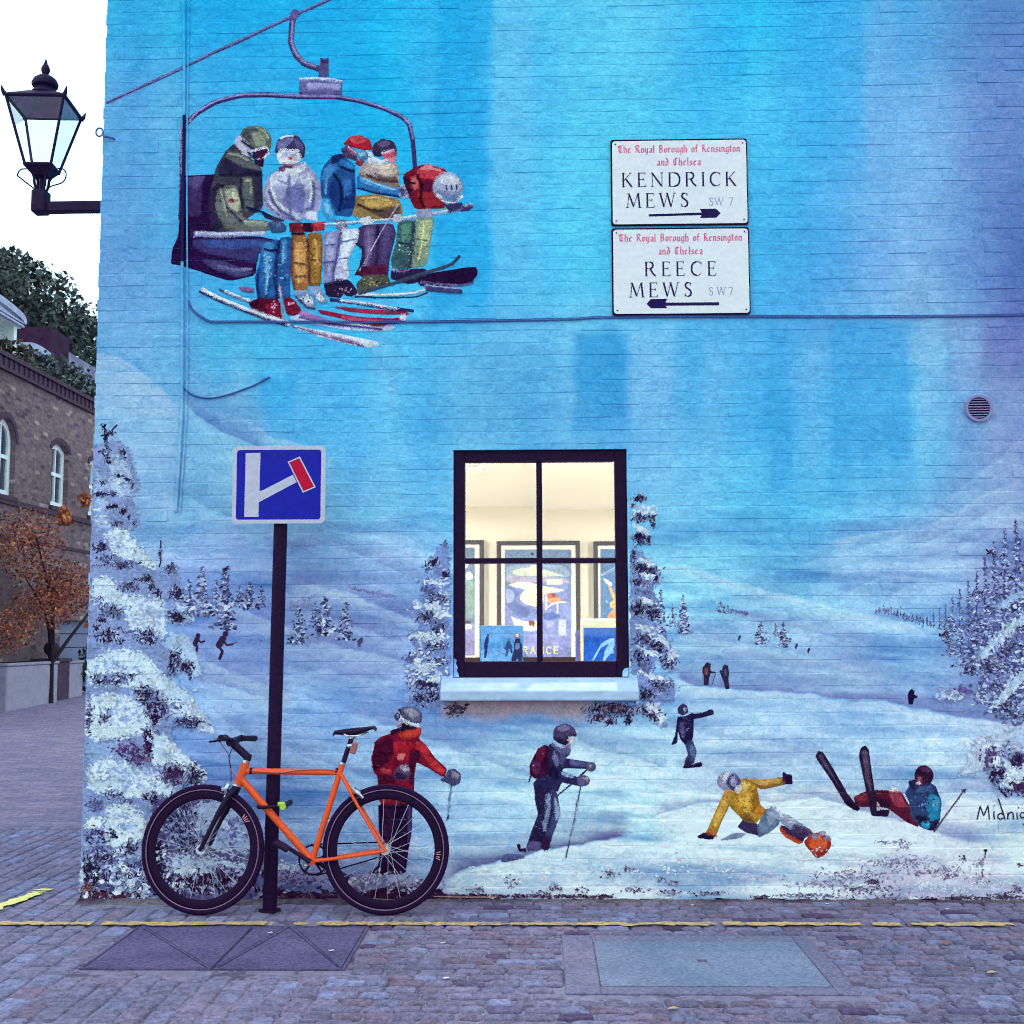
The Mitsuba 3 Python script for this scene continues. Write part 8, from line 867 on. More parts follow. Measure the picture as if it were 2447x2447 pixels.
cl = curve([(x, -0.010, z) for x, z in [(-2.12, 2.98), (-2.09, 2.94), (-2.03, 2.905), (-1.95, 2.892), (-1.86, 2.906), (-1.77, 2.935), (-1.68, 2.97), (-1.61, 3.008), (-1.592, 3.015)]], 6)
obj('cable_001', tube(cl, 0.005, 8), 'cable_grey', smooth=40)
name('cable_001', 'short loose cable end curving up to the right on the mural wall below the chairlift', 'cable')

# ------------------------------------------------------------------ no-through-road sign on its post
PB = np.array([-1.487, -0.27, 0.0])
PT = np.array([-1.455, -0.27, 2.50])
K_ = 'road_sign'
obj(K_ + '__post', tube([PB + [0, 0, -0.02], PT], 0.038, 24), 'black_metal', smooth=40)
obj(K_ + '__post_cap', lathe([(0.039, -0.01), (0.039, 0.004), (0.0, 0.012)], 20, PT), 'black_metal')
obj(K_ + '__collar', lathe([(0.062, 0.0), (0.06, 0.006), (0.04, 0.01)], 20, PB), 'black_metal')
sy = -0.335
plate = rounded(-1.721, -1.199, 2.116, 2.553, 0.026)
blue = rounded(-1.698, -1.224, 2.138, 2.531, 0.016)
bar = Polygon([(-1.649, 2.514), (-1.566, 2.514), (-1.5675, 2.300), (-1.555, 2.300), (-1.382, 2.389), (-1.359, 2.348), (-1.570, 2.236), (-1.571, 2.153), (-1.651, 2.153)])
redp = Polygon([(-1.402, 2.459), (-1.347, 2.483), (-1.262, 2.322), (-1.321, 2.297)])
halo = redp.buffer(0.0075, join_style=2)
obj(K_ + '__plate', slab(plate, sy, sy + 0.004), 'sign_grey')
obj(K_ + '__blue_field', slab(blue, sy - 0.0008, sy - 0.0001), 'sign_blue')
obj(K_ + '__white_symbol', slab(bar.union(halo), sy - 0.0016, sy - 0.0009), 'sign_grey')
obj(K_ + '__red_bar', slab(redp, sy - 0.0024, sy - 0.0017), 'sign_red')
for i, z in enumerate((2.22, 2.45)):
    obj(num(K_ + '__bracket', i), merge([bx(-1.60, -1.32, sy + 0.0045, sy + 0.022, z - 0.012, z + 0.012), bx(-1.51, -1.405, sy + 0.022, -0.232, z - 0.014, z + 0.014)]), 'black_metal')
name(K_, 'blue no through road sign with red bar on a black post by the mural wall', 'road sign')

# ------------------------------------------------------------------ bicycle (leans on the post; x along the wheelbase, leaning a little to the wall)
def BP(x, z, d=0.0):
    """Point of the bicycle plane, d metres out of it towards the viewer."""
    return np.array([x, -0.385 + 0.062 * z - d, z])

C_ = 'bicycle'
FW, RW, WR = (-1.838, 0.343), (-0.842, 0.343), 0.343
ax0, ax1 = BP(-1.625, 0.784), BP(-1.657, 0.686)
steer_dir = (ax0 - ax1) / np.linalg.norm(ax0 - ax1)
S = trimesh.transformations.rotation_matrix(math.radians(-5), steer_dir, ax1)
def steer(m):
    m = m.copy(); m.apply_transform(S); return m
def sp(p):
    return (S @ np.append(np.asarray(p, float), 1))[:3]
bb = BP(-1.240, 0.283)
hub_r, hub_f = BP(*RW), BP(*FW)
off = np.array([0, 1.0, -0.06])
off /= np.linalg.norm(off)
fm = [tube([BP(-1.622, 0.757), BP(-1.097, 0.750)], 0.0165, 14), tube([BP(-1.638, 0.712), bb], 0.0195, 14), tube([bb, BP(-1.085, 0.795)], 0.0165, 14), tube([BP(-1.617, 0.800), BP(-1.660, 0.676)], 0.023, 16), tube([bb - off * 0.036, bb + off * 0.036], 0.022, 16)]
for s in (-1, 1):
    fm.append(tube(curve([BP(-1.096, 0.745) + off * 0.012 * s, BP(-1.02, 0.62) + off * 0.034 * s, BP(-0.90, 0.43) + off * 0.055 * s, hub_r + np.array([-0.022, 0, 0.035]) + off * 0.06 * s], 4), 0.0085, 10))
    fm.append(tube(curve([bb + off * 0.022 * s, BP(-1.10, 0.30) + off * 0.036 * s, hub_r + np.array([-0.02, 0, -0.006]) + off * 0.06 * s], 4), 0.0095, 10))
    fm.append(tube([hub_r + np.array([-0.026, 0, 0.036]) + off * 0.06 * s, hub_r + np.array([0.008, 0, -0.004]) + off * 0.06 * s, hub_r + np.array([-0.03, 0, -0.006]) + off * 0.06 * s], 0.011, 8))
obj(C_ + '__frame', merge(fm), 'orange_paint', smooth=35)
for i, (xa, xb) in enumerate([(-1.592, -1.578), (-1.122, -1.110)]):
    obj(num(C_ + '__tape_band', i), tube([BP(xa, 0.7565), BP(xb, 0.7565)], 0.0182, 14), 'black_plastic', smooth=35)
cbl = curve([BP(-1.578, 0.760, 0.018), BP(-1.42, 0.752, 0.020), BP(-1.33, 0.764, 0.02), BP(-1.2, 0.769, 0.019), BP(-1.115, 0.762, 0.018)], 5)
obj(C_ + '__brake_cable', tube(cbl, 0.0035, 6), 'red_lens', smooth=40)

mat('decal_pink', pig(206, 150, 176), 0.5)
def wheel(k, c, turn=None, turn_decal=-0.11):
    n, tn = 64, 14
    def ringm(R, r, squash=1.0, seg=tn):
        v, f = [], []
        for i in range(n):
            a = 2 * np.pi * i / n
            for j in range(seg):
                b = 2 * np.pi * j / seg
                rad = R + r * np.cos(b)
                v.append(c + np.array([rad * np.cos(a), 0, rad * np.sin(a)]) + off * (r * squash * np.sin(b)) + np.array([0, 0.062 * rad * np.sin(a), 0]))
        for i in range(n):
            for j in range(seg):
                p, q = i * seg + j, i * seg + (j + 1) % seg
                r_, s_ = ((i + 1) % n) * seg + j, ((i + 1) % n) * seg + (j + 1) % seg
                f += [(p, q, s_), (p, s_, r_)]
        return mesh(v, f)
    go = (lambda m: steer(m)) if turn else (lambda m: m)
    obj(k + '__tyre', go(ringm(WR - 0.0165, 0.0165)), 'tyre_rubber', smooth=True)
    obj(k + '__rim', go(ringm(WR - 0.054, 0.025, 0.42)), 'rim_black', smooth=True)
    strip = []
    for s in (-1, 1):
        a = np.arange(n + 1) * 2 * np.pi / n
        p = c + np.stack([(WR - 0.029) * np.cos(a), 0.062 * (WR - 0.029) * np.sin(a), (WR - 0.029) * np.sin(a)], 1) + off * 0.0122 * s
        strip.append(tube(p, 0.0028, 6, False))
    obj(k + '__reflective_strip', go(merge(strip)), 'reflex_strip', smooth=True)
    h = [tube([c - off * 0.052, c + off * 0.052], 0.012, 14), tube([c - off * 0.034, c - off * 0.028], 0.027, 18), tube([c + off * 0.028, c + off * 0.034], 0.027, 18), tube([c - off * 0.062, c - off * 0.05], 0.009, 10), tube([c + off * 0.05, c + off * 0.062], 0.009, 10)]
    obj(k + '__hub', go(merge(h)), 'silver', smooth=35)
    for i in range(24):
        a = 2 * np.pi * i / 24 + 0.05
        s = 1 if i % 2 else -1
        b = a + (0.42 if (i // 2) % 2 else -0.42) * 1.6
        p0 = c + np.array([0.026 * np.cos(b), 0, 0.026 * np.sin(b)]) + off * 0.031 * s
        R = WR - 0.074
        p1 = c + np.array([R * np.cos(a), 0.062 * R * np.sin(a), R * np.sin(a)])
        obj(num(k + '__spoke', i), go(tube([p0, p1], 0.0014, 5)), 'spoke_steel')
    dec = []
    for i in range(4):
        a = turn_decal + (i - 1.5) * 0.05
        d0, d1 = np.array([np.cos(a), 0.062 * np.sin(a), np.sin(a)]), np.array([np.cos(a * 0.6 + turn_decal * 0.4), 0, np.sin(a * 0.6 + turn_decal * 0.4)])
        dec.append(tube([c + d0 * (WR - 0.042 - 0.004 * (i % 2)) - off * 0.0125, c + d1 * (WR - 0.066) - off * 0.0115], 0.0022, 5))
    obj(k + '__decal', go(merge(dec)), 'decal_pink')
    R = WR - 0.06
    p = c + np.array([R * np.cos(2.2), 0.062 * R * np.sin(2.2), R * np.sin(2.2)])
    obj(k + '__valve', go(tube([p, p - np.array([np.cos(2.2), 0, np.sin(2.2)]) * 0.04], 0.003, 6)), 'silver')

wheel(C_ + '__wheel', hub_f, True, 0.6)
wheel(C_ + '__wheel_001', hub_r)
labels[C_ + '__wheel'] = {'label': 'front wheel turned towards the wall'}
fk = [tube([BP(-1.660, 0.680), BP(-1.668, 0.655)], 0.024, 14)]
for s in (-1, 1):
    fk.append(tube(curve([BP(-1.668, 0.662) + off * 0.02 * s, BP(-1.690, 0.625) + off * 0.045 * s, BP(-1.758, 0.50) + off * 0.052 * s, hub_f + np.array([0.016, 0, 0.02]) + off * 0.056 * s, hub_f + off * 0.056 * s], 5), [0.017] * 5 + [0.0165] * 5 + [0.013] * 5 + [0.011] * 6, 12))
obj(C_ + '__fork', steer(merge(fk)), 'black_plastic', smooth=35)
obj(C_ + '__headset', steer(merge([tube([BP(-1.617, 0.800), BP(-1.609, 0.823)], 0.019, 14), tube([BP(-1.660, 0.686), BP(-1.6625, 0.677)], 0.026, 14)])), 'silver', smooth=35)
bar_c = BP(-1.702, 0.912)
obj(C_ + '__stem', steer(merge([tube([BP(-1.612, 0.815), BP(-1.604, 0.848)], 0.021, 14), tube([BP(-1.607, 0.832), bar_c], 0.021, 14), tube([bar_c - off * 0.026, bar_c + off * 0.026], 0.024, 14)])), 'black_plastic', smooth=35)
def bar_pt(t):
    return bar_c + off * t + np.array([0.04 * (abs(t) / 0.29) ** 2, 0, 0.008 + 0.014 * min(1, abs(t) / 0.1)])
obj(C_ + '__handlebar', steer(tube([bar_pt(t) for t in np.linspace(-0.29, 0.29, 21)], 0.0125, 12)), 'black_plastic', smooth=35)
for i, s in enumerate((-1, 1)):
    obj(num(C_ + '__grip', i), steer(tube([bar_pt(s * t) for t in (0.165, 0.20, 0.25, 0.292)], [0.017, 0.0155, 0.017, 0.0165], 14)), 'black_plastic', smooth=35)
    q = bar_pt(s * 0.14)
    lev = [tube([q + off * 0.012 * s, q - off * 0.012 * s], 0.019, 12), tube([q, q + np.array([-0.035, 0, -0.012])], 0.012, 10), tube(curve([q + np.array([-0.035, 0, -0.012]), q + np.array([-0.05, 0, -0.018]) + off * 0.03 * s, q + np.array([-0.048, 0, -0.02]) + off * 0.10 * s], 5), 0.006, 8)]
    obj(num(C_ + '__brake_lever', i), steer(merge(lev)), 'black_plastic', smooth=35)
    obj(num(C_ + '__front_cable', i), tube(curve([sp(q + np.array([-0.03, 0, -0.015])), BP(-1.712 + 0.01 * s, 0.84, 0.03 * s), BP(-1.690, 0.77, 0.03), BP(-1.688, 0.70, 0.028) if i else BP(-1.66, 0.72, 0.026)], 6), 0.0028, 6), 'black_plastic' if i else 'red_lens', smooth=40)
cal = [tube(curve([BP(-1.700, 0.690, 0.03), BP(-1.712, 0.662, 0.04), BP(-1.705, 0.63, 0.03)], 5), 0.011, 8), bx(-1.735, -1.705, -0.40, -0.37, 0.655, 0.675, 0.004), tube([BP(-1.722, 0.628, 0.03), BP(-1.70, 0.612, 0.03)], 0.009, 8)]
obj(C_ + '__brake_caliper', merge(cal), 'silver', smooth=35)
cal = [tube(curve([BP(-1.018, 0.668, 0.02), BP(-0.99, 0.645, 0.045), BP(-0.968, 0.618, 0.035)], 5), 0.010, 8), bx(-1.006, -0.978, -0.385, -0.36, 0.636, 0.652, 0.004)]
obj(C_ + '__brake_caliper_001', merge(cal), 'silver', smooth=35)
obj(C_ + '__seat_post', tube([BP(-1.090, 0.775), BP(-1.036, 0.940)], 0.0135, 14), 'black_plastic', smooth=35)
obj(C_ + '__seat_clamp', merge([tube([BP(-1.086, 0.792), BP(-1.082, 0.803)], 0.0195, 14), tube([BP(-1.045, 0.93), BP(-1.02, 0.945)], 0.014, 10)]), 'silver', smooth=35)
# saddle: long nose to the left, wide tail, a dip in the middle
sx = np.linspace(-1.142, -0.905, 22)
V, F, m_ = [], [], 16
for i, x in enumerate(sx):
    u = i / 21
    w = 0.018 + 0.012 * u + 0.048 * max(0, (u - 0.35) / 0.65) ** 1.4
    if i in (0, 21):
        w *= 0.45
    top = 0.972 + 0.012 * math.sin(u * 3.0) * (1 - u) + 0.030 * u ** 1.5 - (0.012 if i in (0, 21) else 0)
    th = 0.019 + 0.030 * math.sin(min(1.0, u * 1.15) * math.pi) ** 1.0 * (0.45 + 0.55 * u)
    for j in range(m_):
        a = 2 * np.pi * j / m_
        V.append(BP(x, top - th / 2 + th / 2 * np.sign(np.sin(a)) * abs(np.sin(a)) ** 0.7) + off * w * np.cos(a))
for i in range(21):
    for j in range(m_):
        p, q = i * m_ + j, i * m_ + (j + 1) % m_
        F += [(p, q, q + m_), (p, q + m_, p + m_)]
F += [(0, j + 1, j) for j in range(1, m_ - 1)] + [(21 * m_, 21 * m_ + j, 21 * m_ + j + 1) for j in range(1, m_ - 1)]
obj(C_ + '__saddle', mesh(V, F), 'black_plastic', smooth=50)
obj(C_ + '__saddle_rail', merge([tube(curve([BP(-1.09, 0.965) + off * 0.012 * s, BP(-1.06, 0.947) + off * 0.02 * s, BP(-1.0, 0.947) + off * 0.022 * s, BP(-0.95, 0.965) + off * 0.03 * s], 4), 0.0035, 6) for s in (-1, 1)]), 'silver', smooth=35)
lt = bx(-0.016, 0.016, -0.016, 0.016, -0.032, 0.032, 0.006)
lt.apply_transform(trimesh.transformations.rotation_matrix(0.25, (0, 1, 0)))
lt.apply_translation(BP(-1.022, 0.882, 0.012))
obj(C_ + '__rear_light', lt, 'red_lens')
obj(C_ + '__rear_light_clip', tube([BP(-1.055, 0.890, -0.004), BP(-1.028, 0.893, 0.008)], 0.018, 10), 'silver', smooth=35)
cc = bb + off * 0.045
a = np.arange(41) * 2 * np.pi / 40
cr = [tube(cc + np.stack([0.078 * np.cos(a), 0.062 * 0.078 * np.sin(a), 0.078 * np.sin(a)], 1), 0.005, 6, False)]
for i in range(5):
    t_ = 2 * np.pi * i / 5 + 0.3
    cr.append(tube([cc, cc + 0.075 * np.array([np.cos(t_), 0, np.sin(t_)])], 0.006, 6))
for i in range(40):
    t_ = 2 * np.pi * i / 40
    e = np.array([np.cos(t_), 0.062 * np.sin(t_), np.sin(t_)])
    cr.append(tube([cc + 0.080 * e, cc + 0.088 * e], [0.004, 0.0015], 4))
obj(C_ + '__chainring', merge(cr), 'rim_black')
ch = []
for s in (1, -1):
    ch += [tube([cc + np.array([0.02, 0, 0.083 * s]), hub_r + off * 0.045 + np.array([0, 0, 0.034 * s])], 0.0042, 6)]
obj(C_ + '__chain', merge(ch), 'rim_black')
for i, s in enumerate((-1, 1)):
    d = np.array([-0.145, 0.0, 0.095]) * (1 if s < 0 else -1) * 0.97
    p0, p1 = bb + off * 0.058 * s, bb + off * 0.066 * s + d
    obj(num(C_ + '__crank', i), tube([p0, p0 + d * 0.15, p1], [0.016, 0.012, 0.0105], 10), 'black_plastic', smooth=35)
    pm = bx(-0.045, 0.045, -0.045, 0.045, -0.011, 0.011, 0.006)
    pm.apply_transform(trimesh.transformations.rotation_matrix(0.5, (0, 1, 0)))
    pm.apply_translation(p1 + off * 0.055 * s)
    obj(num(C_ + '__pedal', i), pm, 'black_plastic')
name(C_, 'orange framed single speed bicycle with black tyres leaning on the sign post', 'bicycle')
# lock through frame and round the post
lk = curve([(-1.395, -0.366, 0.575), (-1.47, -0.385, 0.571), (-1.525, -0.38, 0.568), (-1.545, -0.33, 0.567), (-1.53, -0.255, 0.566), (-1.49, -0.222, 0.566), (-1.43, -0.224, 0.567), (-1.395, -0.236, 0.57)], 6)
obj('bicycle_lock__shackle', tube(lk, 0.0095, 10), 'black_plastic', smooth=40)
obj('bicycle_lock__body', tube([(-1.395, -0.395, 0.574), (-1.395, -0.205, 0.572)], 0.015, 14), 'black_plastic', smooth=40)
obj('bicycle_lock__end_cap', merge([tube([(-1.424, -0.388, 0.586), (-1.388, -0.390, 0.586)], 0.012, 14), tube([(-1.395, -0.412, 0.574), (-1.395, -0.394, 0.574)], 0.016, 14)]), 'lime_plastic', smooth=40)
name('bicycle_lock', 'black bicycle lock with lime green end around the sign post', 'lock')

# ------------------------------------------------------------------ wall lantern on its bracket
LC = np.array([-3.128, 0.30, 0.0])
RZ = trimesh.transformations.rotation_matrix(math.radians(4), (0, 0, 1), LC)
def lan(m):
    m.apply_transform(RZ); return m
def corner(h, zt, i):
    s = [(-1, -1), (1, -1), (1, 1), (-1, 1)][i % 4]
    return np.array([LC[0] + s[0] * h, LC[1] + s[1] * h, zt])
ZT, ZB, HT, HB = 4.835, 4.43, 0.178, 0.080
Q_ = 'wall_lantern'
fr = []
for i in range(4):
    fr += [tube([corner(HB, ZB, i), corner(HT, ZT, i)], 0.009, 8), tube([corner(HT, ZT, i), corner(HT, ZT, i + 1)], 0.012, 8), tube([corner(HB, ZB, i), corner(HB, ZB, i + 1)], 0.012, 8)]
    fr.append(tube([corner(HT, ZT - 0.005, i), corner(HT + 0.012, ZT + 0.015, i), corner(HT + 0.022, ZT + 0.05, i)], [0.016, 0.012, 0.002], 8))
obj(Q_ + '__frame', lan(merge(fr)), 'lamp_dark', smooth=35)
for i in range(4):
    v = [corner(HB, ZB, i), corner(HB, ZB, i + 1), corner(HT, ZT, i + 1), corner(HT, ZT, i)]
    obj(num(Q_ + '__pane', i), lan(mesh(v, [(0, 1, 2), (0, 2, 3)])), 'glass')
v = [corner(HT + 0.012, ZT + 0.004, i) for i in range(4)] + [corner(0.075, ZT + 0.075, i) for i in range(4)]
f = []
for i in range(4):
    j = (i + 1) % 4
    f += [(i, j, 4 + j), (i, 4 + j, 4 + i)]
obj(Q_ + '__roof', lan(mesh(v, f)), 'lamp_dark')
v = [corner(HT - 0.012, ZT - 0.004, i) for i in range(4)] + [corner(0.06, ZT + 0.055, i) for i in range(4)]
obj(Q_ + '__reflector', lan(mesh(v, f + [(4, 5, 6), (4, 6, 7)])), 'lamp_inside')
obj(Q_ + '__chimney', lathe([(0.082, 4.905), (0.088, 4.915), (0.075, 4.935), (0.060, 4.945), (0.058, 4.955), (0.078, 4.968), (0.082, 4.985), (0.070, 5.012), (0.045, 5.032), (0.020, 5.042), (0.0, 5.043)], 20, (LC[0], LC[1], 0)), 'lamp_dark', smooth=40)
obj(Q_ + '__finial', lathe([(0.014, 5.04), (0.018, 5.05), (0.026, 5.066), (0.027, 5.085), (0.018, 5.108), (0.012, 5.115), (0.010, 5.125), (0.004, 5.145), (0.0, 5.155)], 14, (LC[0], LC[1], 0)), 'lamp_dark', smooth=40)
v = [corner(HB + 0.006, ZB, i) for i in range(4)] + [corner(0.045, ZB - 0.055, i) for i in range(4)]
obj(Q_ + '__tray', lan(mesh(v, f + [(4, 5, 6), (4, 6, 7)])), 'lamp_dark')
for i in range(4):
    c = corner(1.0, 0, i) - LC
    c = c / np.linalg.norm(c)
    obj(num(Q_ + '__leg', i), lan(tube(curve([LC + c * 0.07 + [0, 0, 4.40], LC + c * 0.05 + [0, 0, 4.36], LC + c * 0.045 + [0, 0, 4.32], LC + c * 0.03 + [0, 0, 4.285]], 4), 0.009, 8)), 'lamp_dark', smooth=35)
obj(Q_ + '__stalk', tube([LC + [0, 0, 4.27], LC + [0, 0, 4.40]], 0.014, 10), 'lamp_dark', smooth=35)
for i, s in enumerate((-1, 1)):
    obj(num(Q_ + '__scroll', i), tube(curve([LC + np.array([0.035 * s, 0, 4.295]), LC + np.array([0.065 * s, 0, 4.315]), LC + np.array([0.135 * s, 0, 4.34 + 0.03 * (s < 0)]), LC + np.array([0.155 * s, 0, 4.39]), LC + np.array([0.135 * s, 0, 4.425]), LC + np.array([0.10 * s, 0, 4.43])], 6), 0.0042, 8), 'lamp_dark', smooth=40)
obj(Q_ + '__bracket_box', bx(LC[0] - 0.047, LC[0] + 0.047, LC[1] - 0.047, LC[1] + 0.047, 4.135, 4.285, 0.012), 'lamp_dark')
obj(Q_ + '__arm', bx(LC[0] + 0.045, WX0 + 0.02, LC[1] - 0.030, LC[1] + 0.030, 4.142, 4.208, 0.006), 'lamp_dark')
name(Q_, 'black square tapered street lantern on a bracket at the left corner of the mural', 'street lamp')

# ------------------------------------------------------------------ the ground
G = 1.5                                       # the ground takes in about this much more sky than the wall
def street(p, n, uv):
    x, y = p.x, p.y
    g = 0.6 * noise(x * 26, y * 26) + 0.4 * noise(x * 90, y * 90) - 0.5
    big = noise(x * 0.9, y * 0.5, 3.0)
    row = dr.floor(y / 0.11)
    cell = cell_rand(dr.floor(x / 0.22 + 0.5 * (row - 2 * dr.floor(row / 2))), row, 2)
    fy, fx = y / 0.11 - row, x / 0.22 + 0.5 * (row - 2 * dr.floor(row / 2))
    fx = fx - dr.floor(fx)
    joint = smoothstep(0.0, 0.09, dr.minimum(fy, 1 - fy)) * smoothstep(0.0, 0.05, dr.minimum(fx, 1 - fx))
    far = smoothstep(2.4, 3.0, y)
    col = mix(hue(128, 140, 180, k=G), hue(132, 130, 168, k=G), big)
    col = mix(col, hue(76, 72, 104, k=G), 0.75 * smoothstep(0.5, 0.72, 0.6 * noise(x * 11, y * 11, 7.0) + 0.4 * noise(x * 50, y * 50, 8.0)))
    pav = mix(hue(112, 116, 162, k=G), hue(148, 146, 184, k=G), 0.65 * cell + 0.35 * big) * (0.62 + 0.38 * joint)
    return mix(col, pav, far) * (1 + 0.6 * g)
mat('street', mikit.proc(street), 0.85, 0.10, bump=lambda p, n, uv: noise(p.x * 60, p.y * 60) + noise(p.x * 150, p.y * 150), bscale=0.002)
def stone(p, n, uv):                           # uv.x: which kind of granite, uv.y: how light
    g = 0.5 * noise(p.x * 45, p.y * 45, 4.0) + 0.5 * noise(p.x * 140, p.y * 140, 9.0) - 0.5
    worn = 0.6 * noise(p.x * 7, p.y * 7, 2.0) + 0.4 * noise(p.x * 24, p.y * 24, 6.0)
    a = mix(hue(116, 120, 160, k=G), hue(122, 115, 150, k=G), smoothstep(0.55, 0.7, uv.x))
    a = mix(a, hue(122, 134, 182, k=G), smoothstep(0.74, 0.86, uv.x))
    a = mix(a, hue(84, 76, 118, k=G), smoothstep(0.93, 0.96, uv.x))
    return dr.clip(a * (uv.y + 0.35 * (worn - 0.5)) * (1 + 1.1 * g), 0.002, 0.9)
mat('sett_stone', mikit.proc(stone), 0.85, 0.10, bump=lambda p, n, uv: noise(p.x * 50, p.y * 50) + 0.7 * noise(p.x * 130, p.y * 130), bscale=0.0022)

ys = [-60, -3, 2.6, 2.605, 5, 10, 16, 22, 40, 150]
zs = [-0.0105, -0.0105, -0.0105, -0.003, 0.02, 0.12, 0.28, 0.40, 0.45, 0.45]
v = [(x, y, z) for y, z in zip(ys, zs) for x in (-150, -2.64, 150)]
f = []
for i in range(len(ys) - 1):
    for j in range(2):
        a = i * 3 + j
        f += [(a, a + 1, a + 4), (a, a + 4, a + 3)]
obj('ground', mesh(v, f), 'street', kind='structure')

COVER = (0.252, 1.232, -1.705, -0.930)        # pale square cover
COVER_F = (0.098, 1.325, -1.812, -0.800)
DUCT = (-2.095, -0.890, -1.450, -0.625)       # dark paired cover
def sett(x0, x1, y0, y1, h, tx, ty, r=0.013):
    cx_, cy_ = (x0 + x1) / 2, (y0 + y1) / 2
    def ring(ins, z, rr):
        a, b, c, d = x0 + ins, x1 - ins, y0 + ins, y1 - ins
        p = [(a + rr, c), (b - rr, c), (b, c + rr), (b, d - rr), (b - rr, d), (a + rr, d), (a, d - rr), (a, c + rr)]
        return [(x + jx, y + jy, z + tx * (x - cx_) + ty * (y - cy_)) for (x, y), jx, jy in zip(p, jit[0], jit[1])]
    jit = rng.normal(0, 0.0032, (2, 8))
    v = ring(0.0, h - 0.030, r) + ring(0.0005, h - 0.006, r) + ring(0.006, h - 0.0005, r) + ring(0.018, h + 0.0018, r * 0.8)
    f = []
    for l in range(3):
        for j in range(8):
            k = (j + 1) % 8
            f += [(l * 8 + j, l * 8 + k, l * 8 + 8 + k), (l * 8 + j, l * 8 + 8 + k, l * 8 + 8 + j)]
    f += [(24, 24 + j, 24 + j + 1) for j in range(1, 7)]
    return v, f

def free(x0, x1, y0, y1):
    for a, b, c, d in ((COVER_F[0], COVER_F[1], COVER_F[2], COVER_F[3]), DUCT):
        if x1 > a - 0.004 and x0 < b + 0.004 and y1 > c - 0.004 and y0 < d + 0.004:
            return False
    return True

setts = []
y = -3.1
r = 0
while y < -0.09:                               # courses along the wall
    d = rng.uniform(0.084, 0.104)
    x = -0.93 + 0.13 * (r % 2) * 0.5 + rng.uniform(-0.02, 0.02)
    while x < 3.7:
        w = rng.uniform(0.10, 0.175)
        cuts = [(x, x + w - 0.009)]
        for a, b, c, e in (COVER_F, DUCT):
            if y + d > c - 0.004 and y < e + 0.004:
                cuts = [s for p, q in cuts for s in ((p, min(q, a - 0.008)), (max(p, b + 0.008), q)) if s[1] - s[0] > 0.05]
        for p, q in cuts:
            setts.append((p, q, y, y + d - 0.009, rng.uniform(-0.0045, 0.0015), rng.normal(0, 0.014), rng.normal(0, 0.014), rng.random(), rng.uniform(0.84, 1.12)))
        x += w
    y += d
    r += 1
x = -4.6
while x < -0.93:                               # courses along the side street, worn smooth
    w = rng.uniform(0.10, 0.125)
    y = -3.1 + rng.uniform(0, 0.2)
    while y < 2.58:
        l = rng.uniform(0.15, 0.23)
        a, b, c, d = x, x + w - 0.009, y, min(y + l, 2.59) - 0.009
        if free(a, b, c, d) and not (b > WX0 - 0.01 and d > -0.09) and d - c > 0.06:
            setts.append((a, b, c, d, rng.uniform(-0.0055, -0.0025), rng.normal(0, 0.008), rng.normal(0, 0.008), (rng.uniform(0.76, 0.88) if rng.random() > 0.55 else rng.uniform(0.2, 0.58)), rng.uniform(0.98, 1.16)))
        y += l
    x += w
rank = sorted(range(len(setts)), key=lambda k: (setts[k][0] - EYE[0]) ** 2 * 0.4 + (setts[k][2] - EYE[1]) ** 2 + (1000 if (setts[k][2] < -2.2 or abs(setts[k][0]) > 0.42 * (setts[k][2] - EYE[1])) else 0))
first = set(rank[:300])
V, F, U, at, i = [], [], [], 0, 0
for k, s in enumerate(setts):
    v, f = sett(*s[:7])
    u = np.tile([s[7], s[8]], (len(v), 1))
    if k in first:
        obj(num('ground__sett', i), mesh(v, f), 'sett_stone', uv=u)
        i += 1
    else:
        V += v; F.append(np.array(f) + at); U.append(u); at += len(v)
obj('ground__setts', mesh(V, np.vstack(F)), 'sett_stone', uv=np.vstack(U), kind='stuff')
# strip of rough mortar against the foot of the wall
fx_ = np.linspace(WX0, 3.6, 150)
v, f = [], []
for i, x in enumerate(fx_):
    n_ = 0.012 * math.sin(x * 9) + 0.01 * math.sin(x * 23 + 1)
    v += [(x, 0.01, 0.012 + 0.004 * math.sin(x * 31)), (x, -0.03 + n_ * 0.5, 0.004), (x, -0.085 + n_, -0.010)]
for i in range(149):
    a = i * 3
    for j in (0, 1):
        f += [(a + j, a + j + 1, a + j + 4), (a + j, a + j + 4, a + j + 3)]
mat('mossy_mortar', mikit.proc(lambda p, n, uv: mix(hue(60, 48, 80, k=G), hue(124, 130, 150, k=G), noise(p.x * 5, p.y * 9)) * (0.6 + 0.8 * noise(p.x * 60, p.y * 60))), 0.9, 0.05)
obj('ground__mortar_edge', mesh(v, [t[::-1] for t in f]), 'mossy_mortar')

# covers in the paving
mat('concrete', mikit.proc(lambda p, n, uv: mix(hue(106, 128, 172, k=G), hue(120, 142, 184, k=G), noise(p.x * 3, p.y * 3)) * (0.72 + 0.56 * noise(p.x * 90, p.y * 90))), 0.75, 0.25, bump=rough_bump, bscale=0.0015)
mat('concrete_frame', mikit.proc(lambda p, n, uv: mix(hue(106, 112, 156, k=G), hue(120, 126, 168, k=G), noise(p.x * 4, p.y * 4)) * (0.7 + 0.6 * noise(p.x * 80, p.y * 80))), 0.75, 0.25, bump=rough_bump, bscale=0.0015)
mat('asphalt_dark', mikit.proc(lambda p, n, uv: mix(hue(80, 78, 128, k=G), hue(96, 94, 146, k=G), noise(p.x * 5, p.y * 5)) * (0.62 + 0.76 * noise(p.x * 95, p.y * 95))), 0.75, 0.3, bump=rough_bump, bscale=0.002)
a, b, c, d = COVER
A, Bx, Cc, Dd = COVER_F
k = 'access_cover'
gap = 0.006
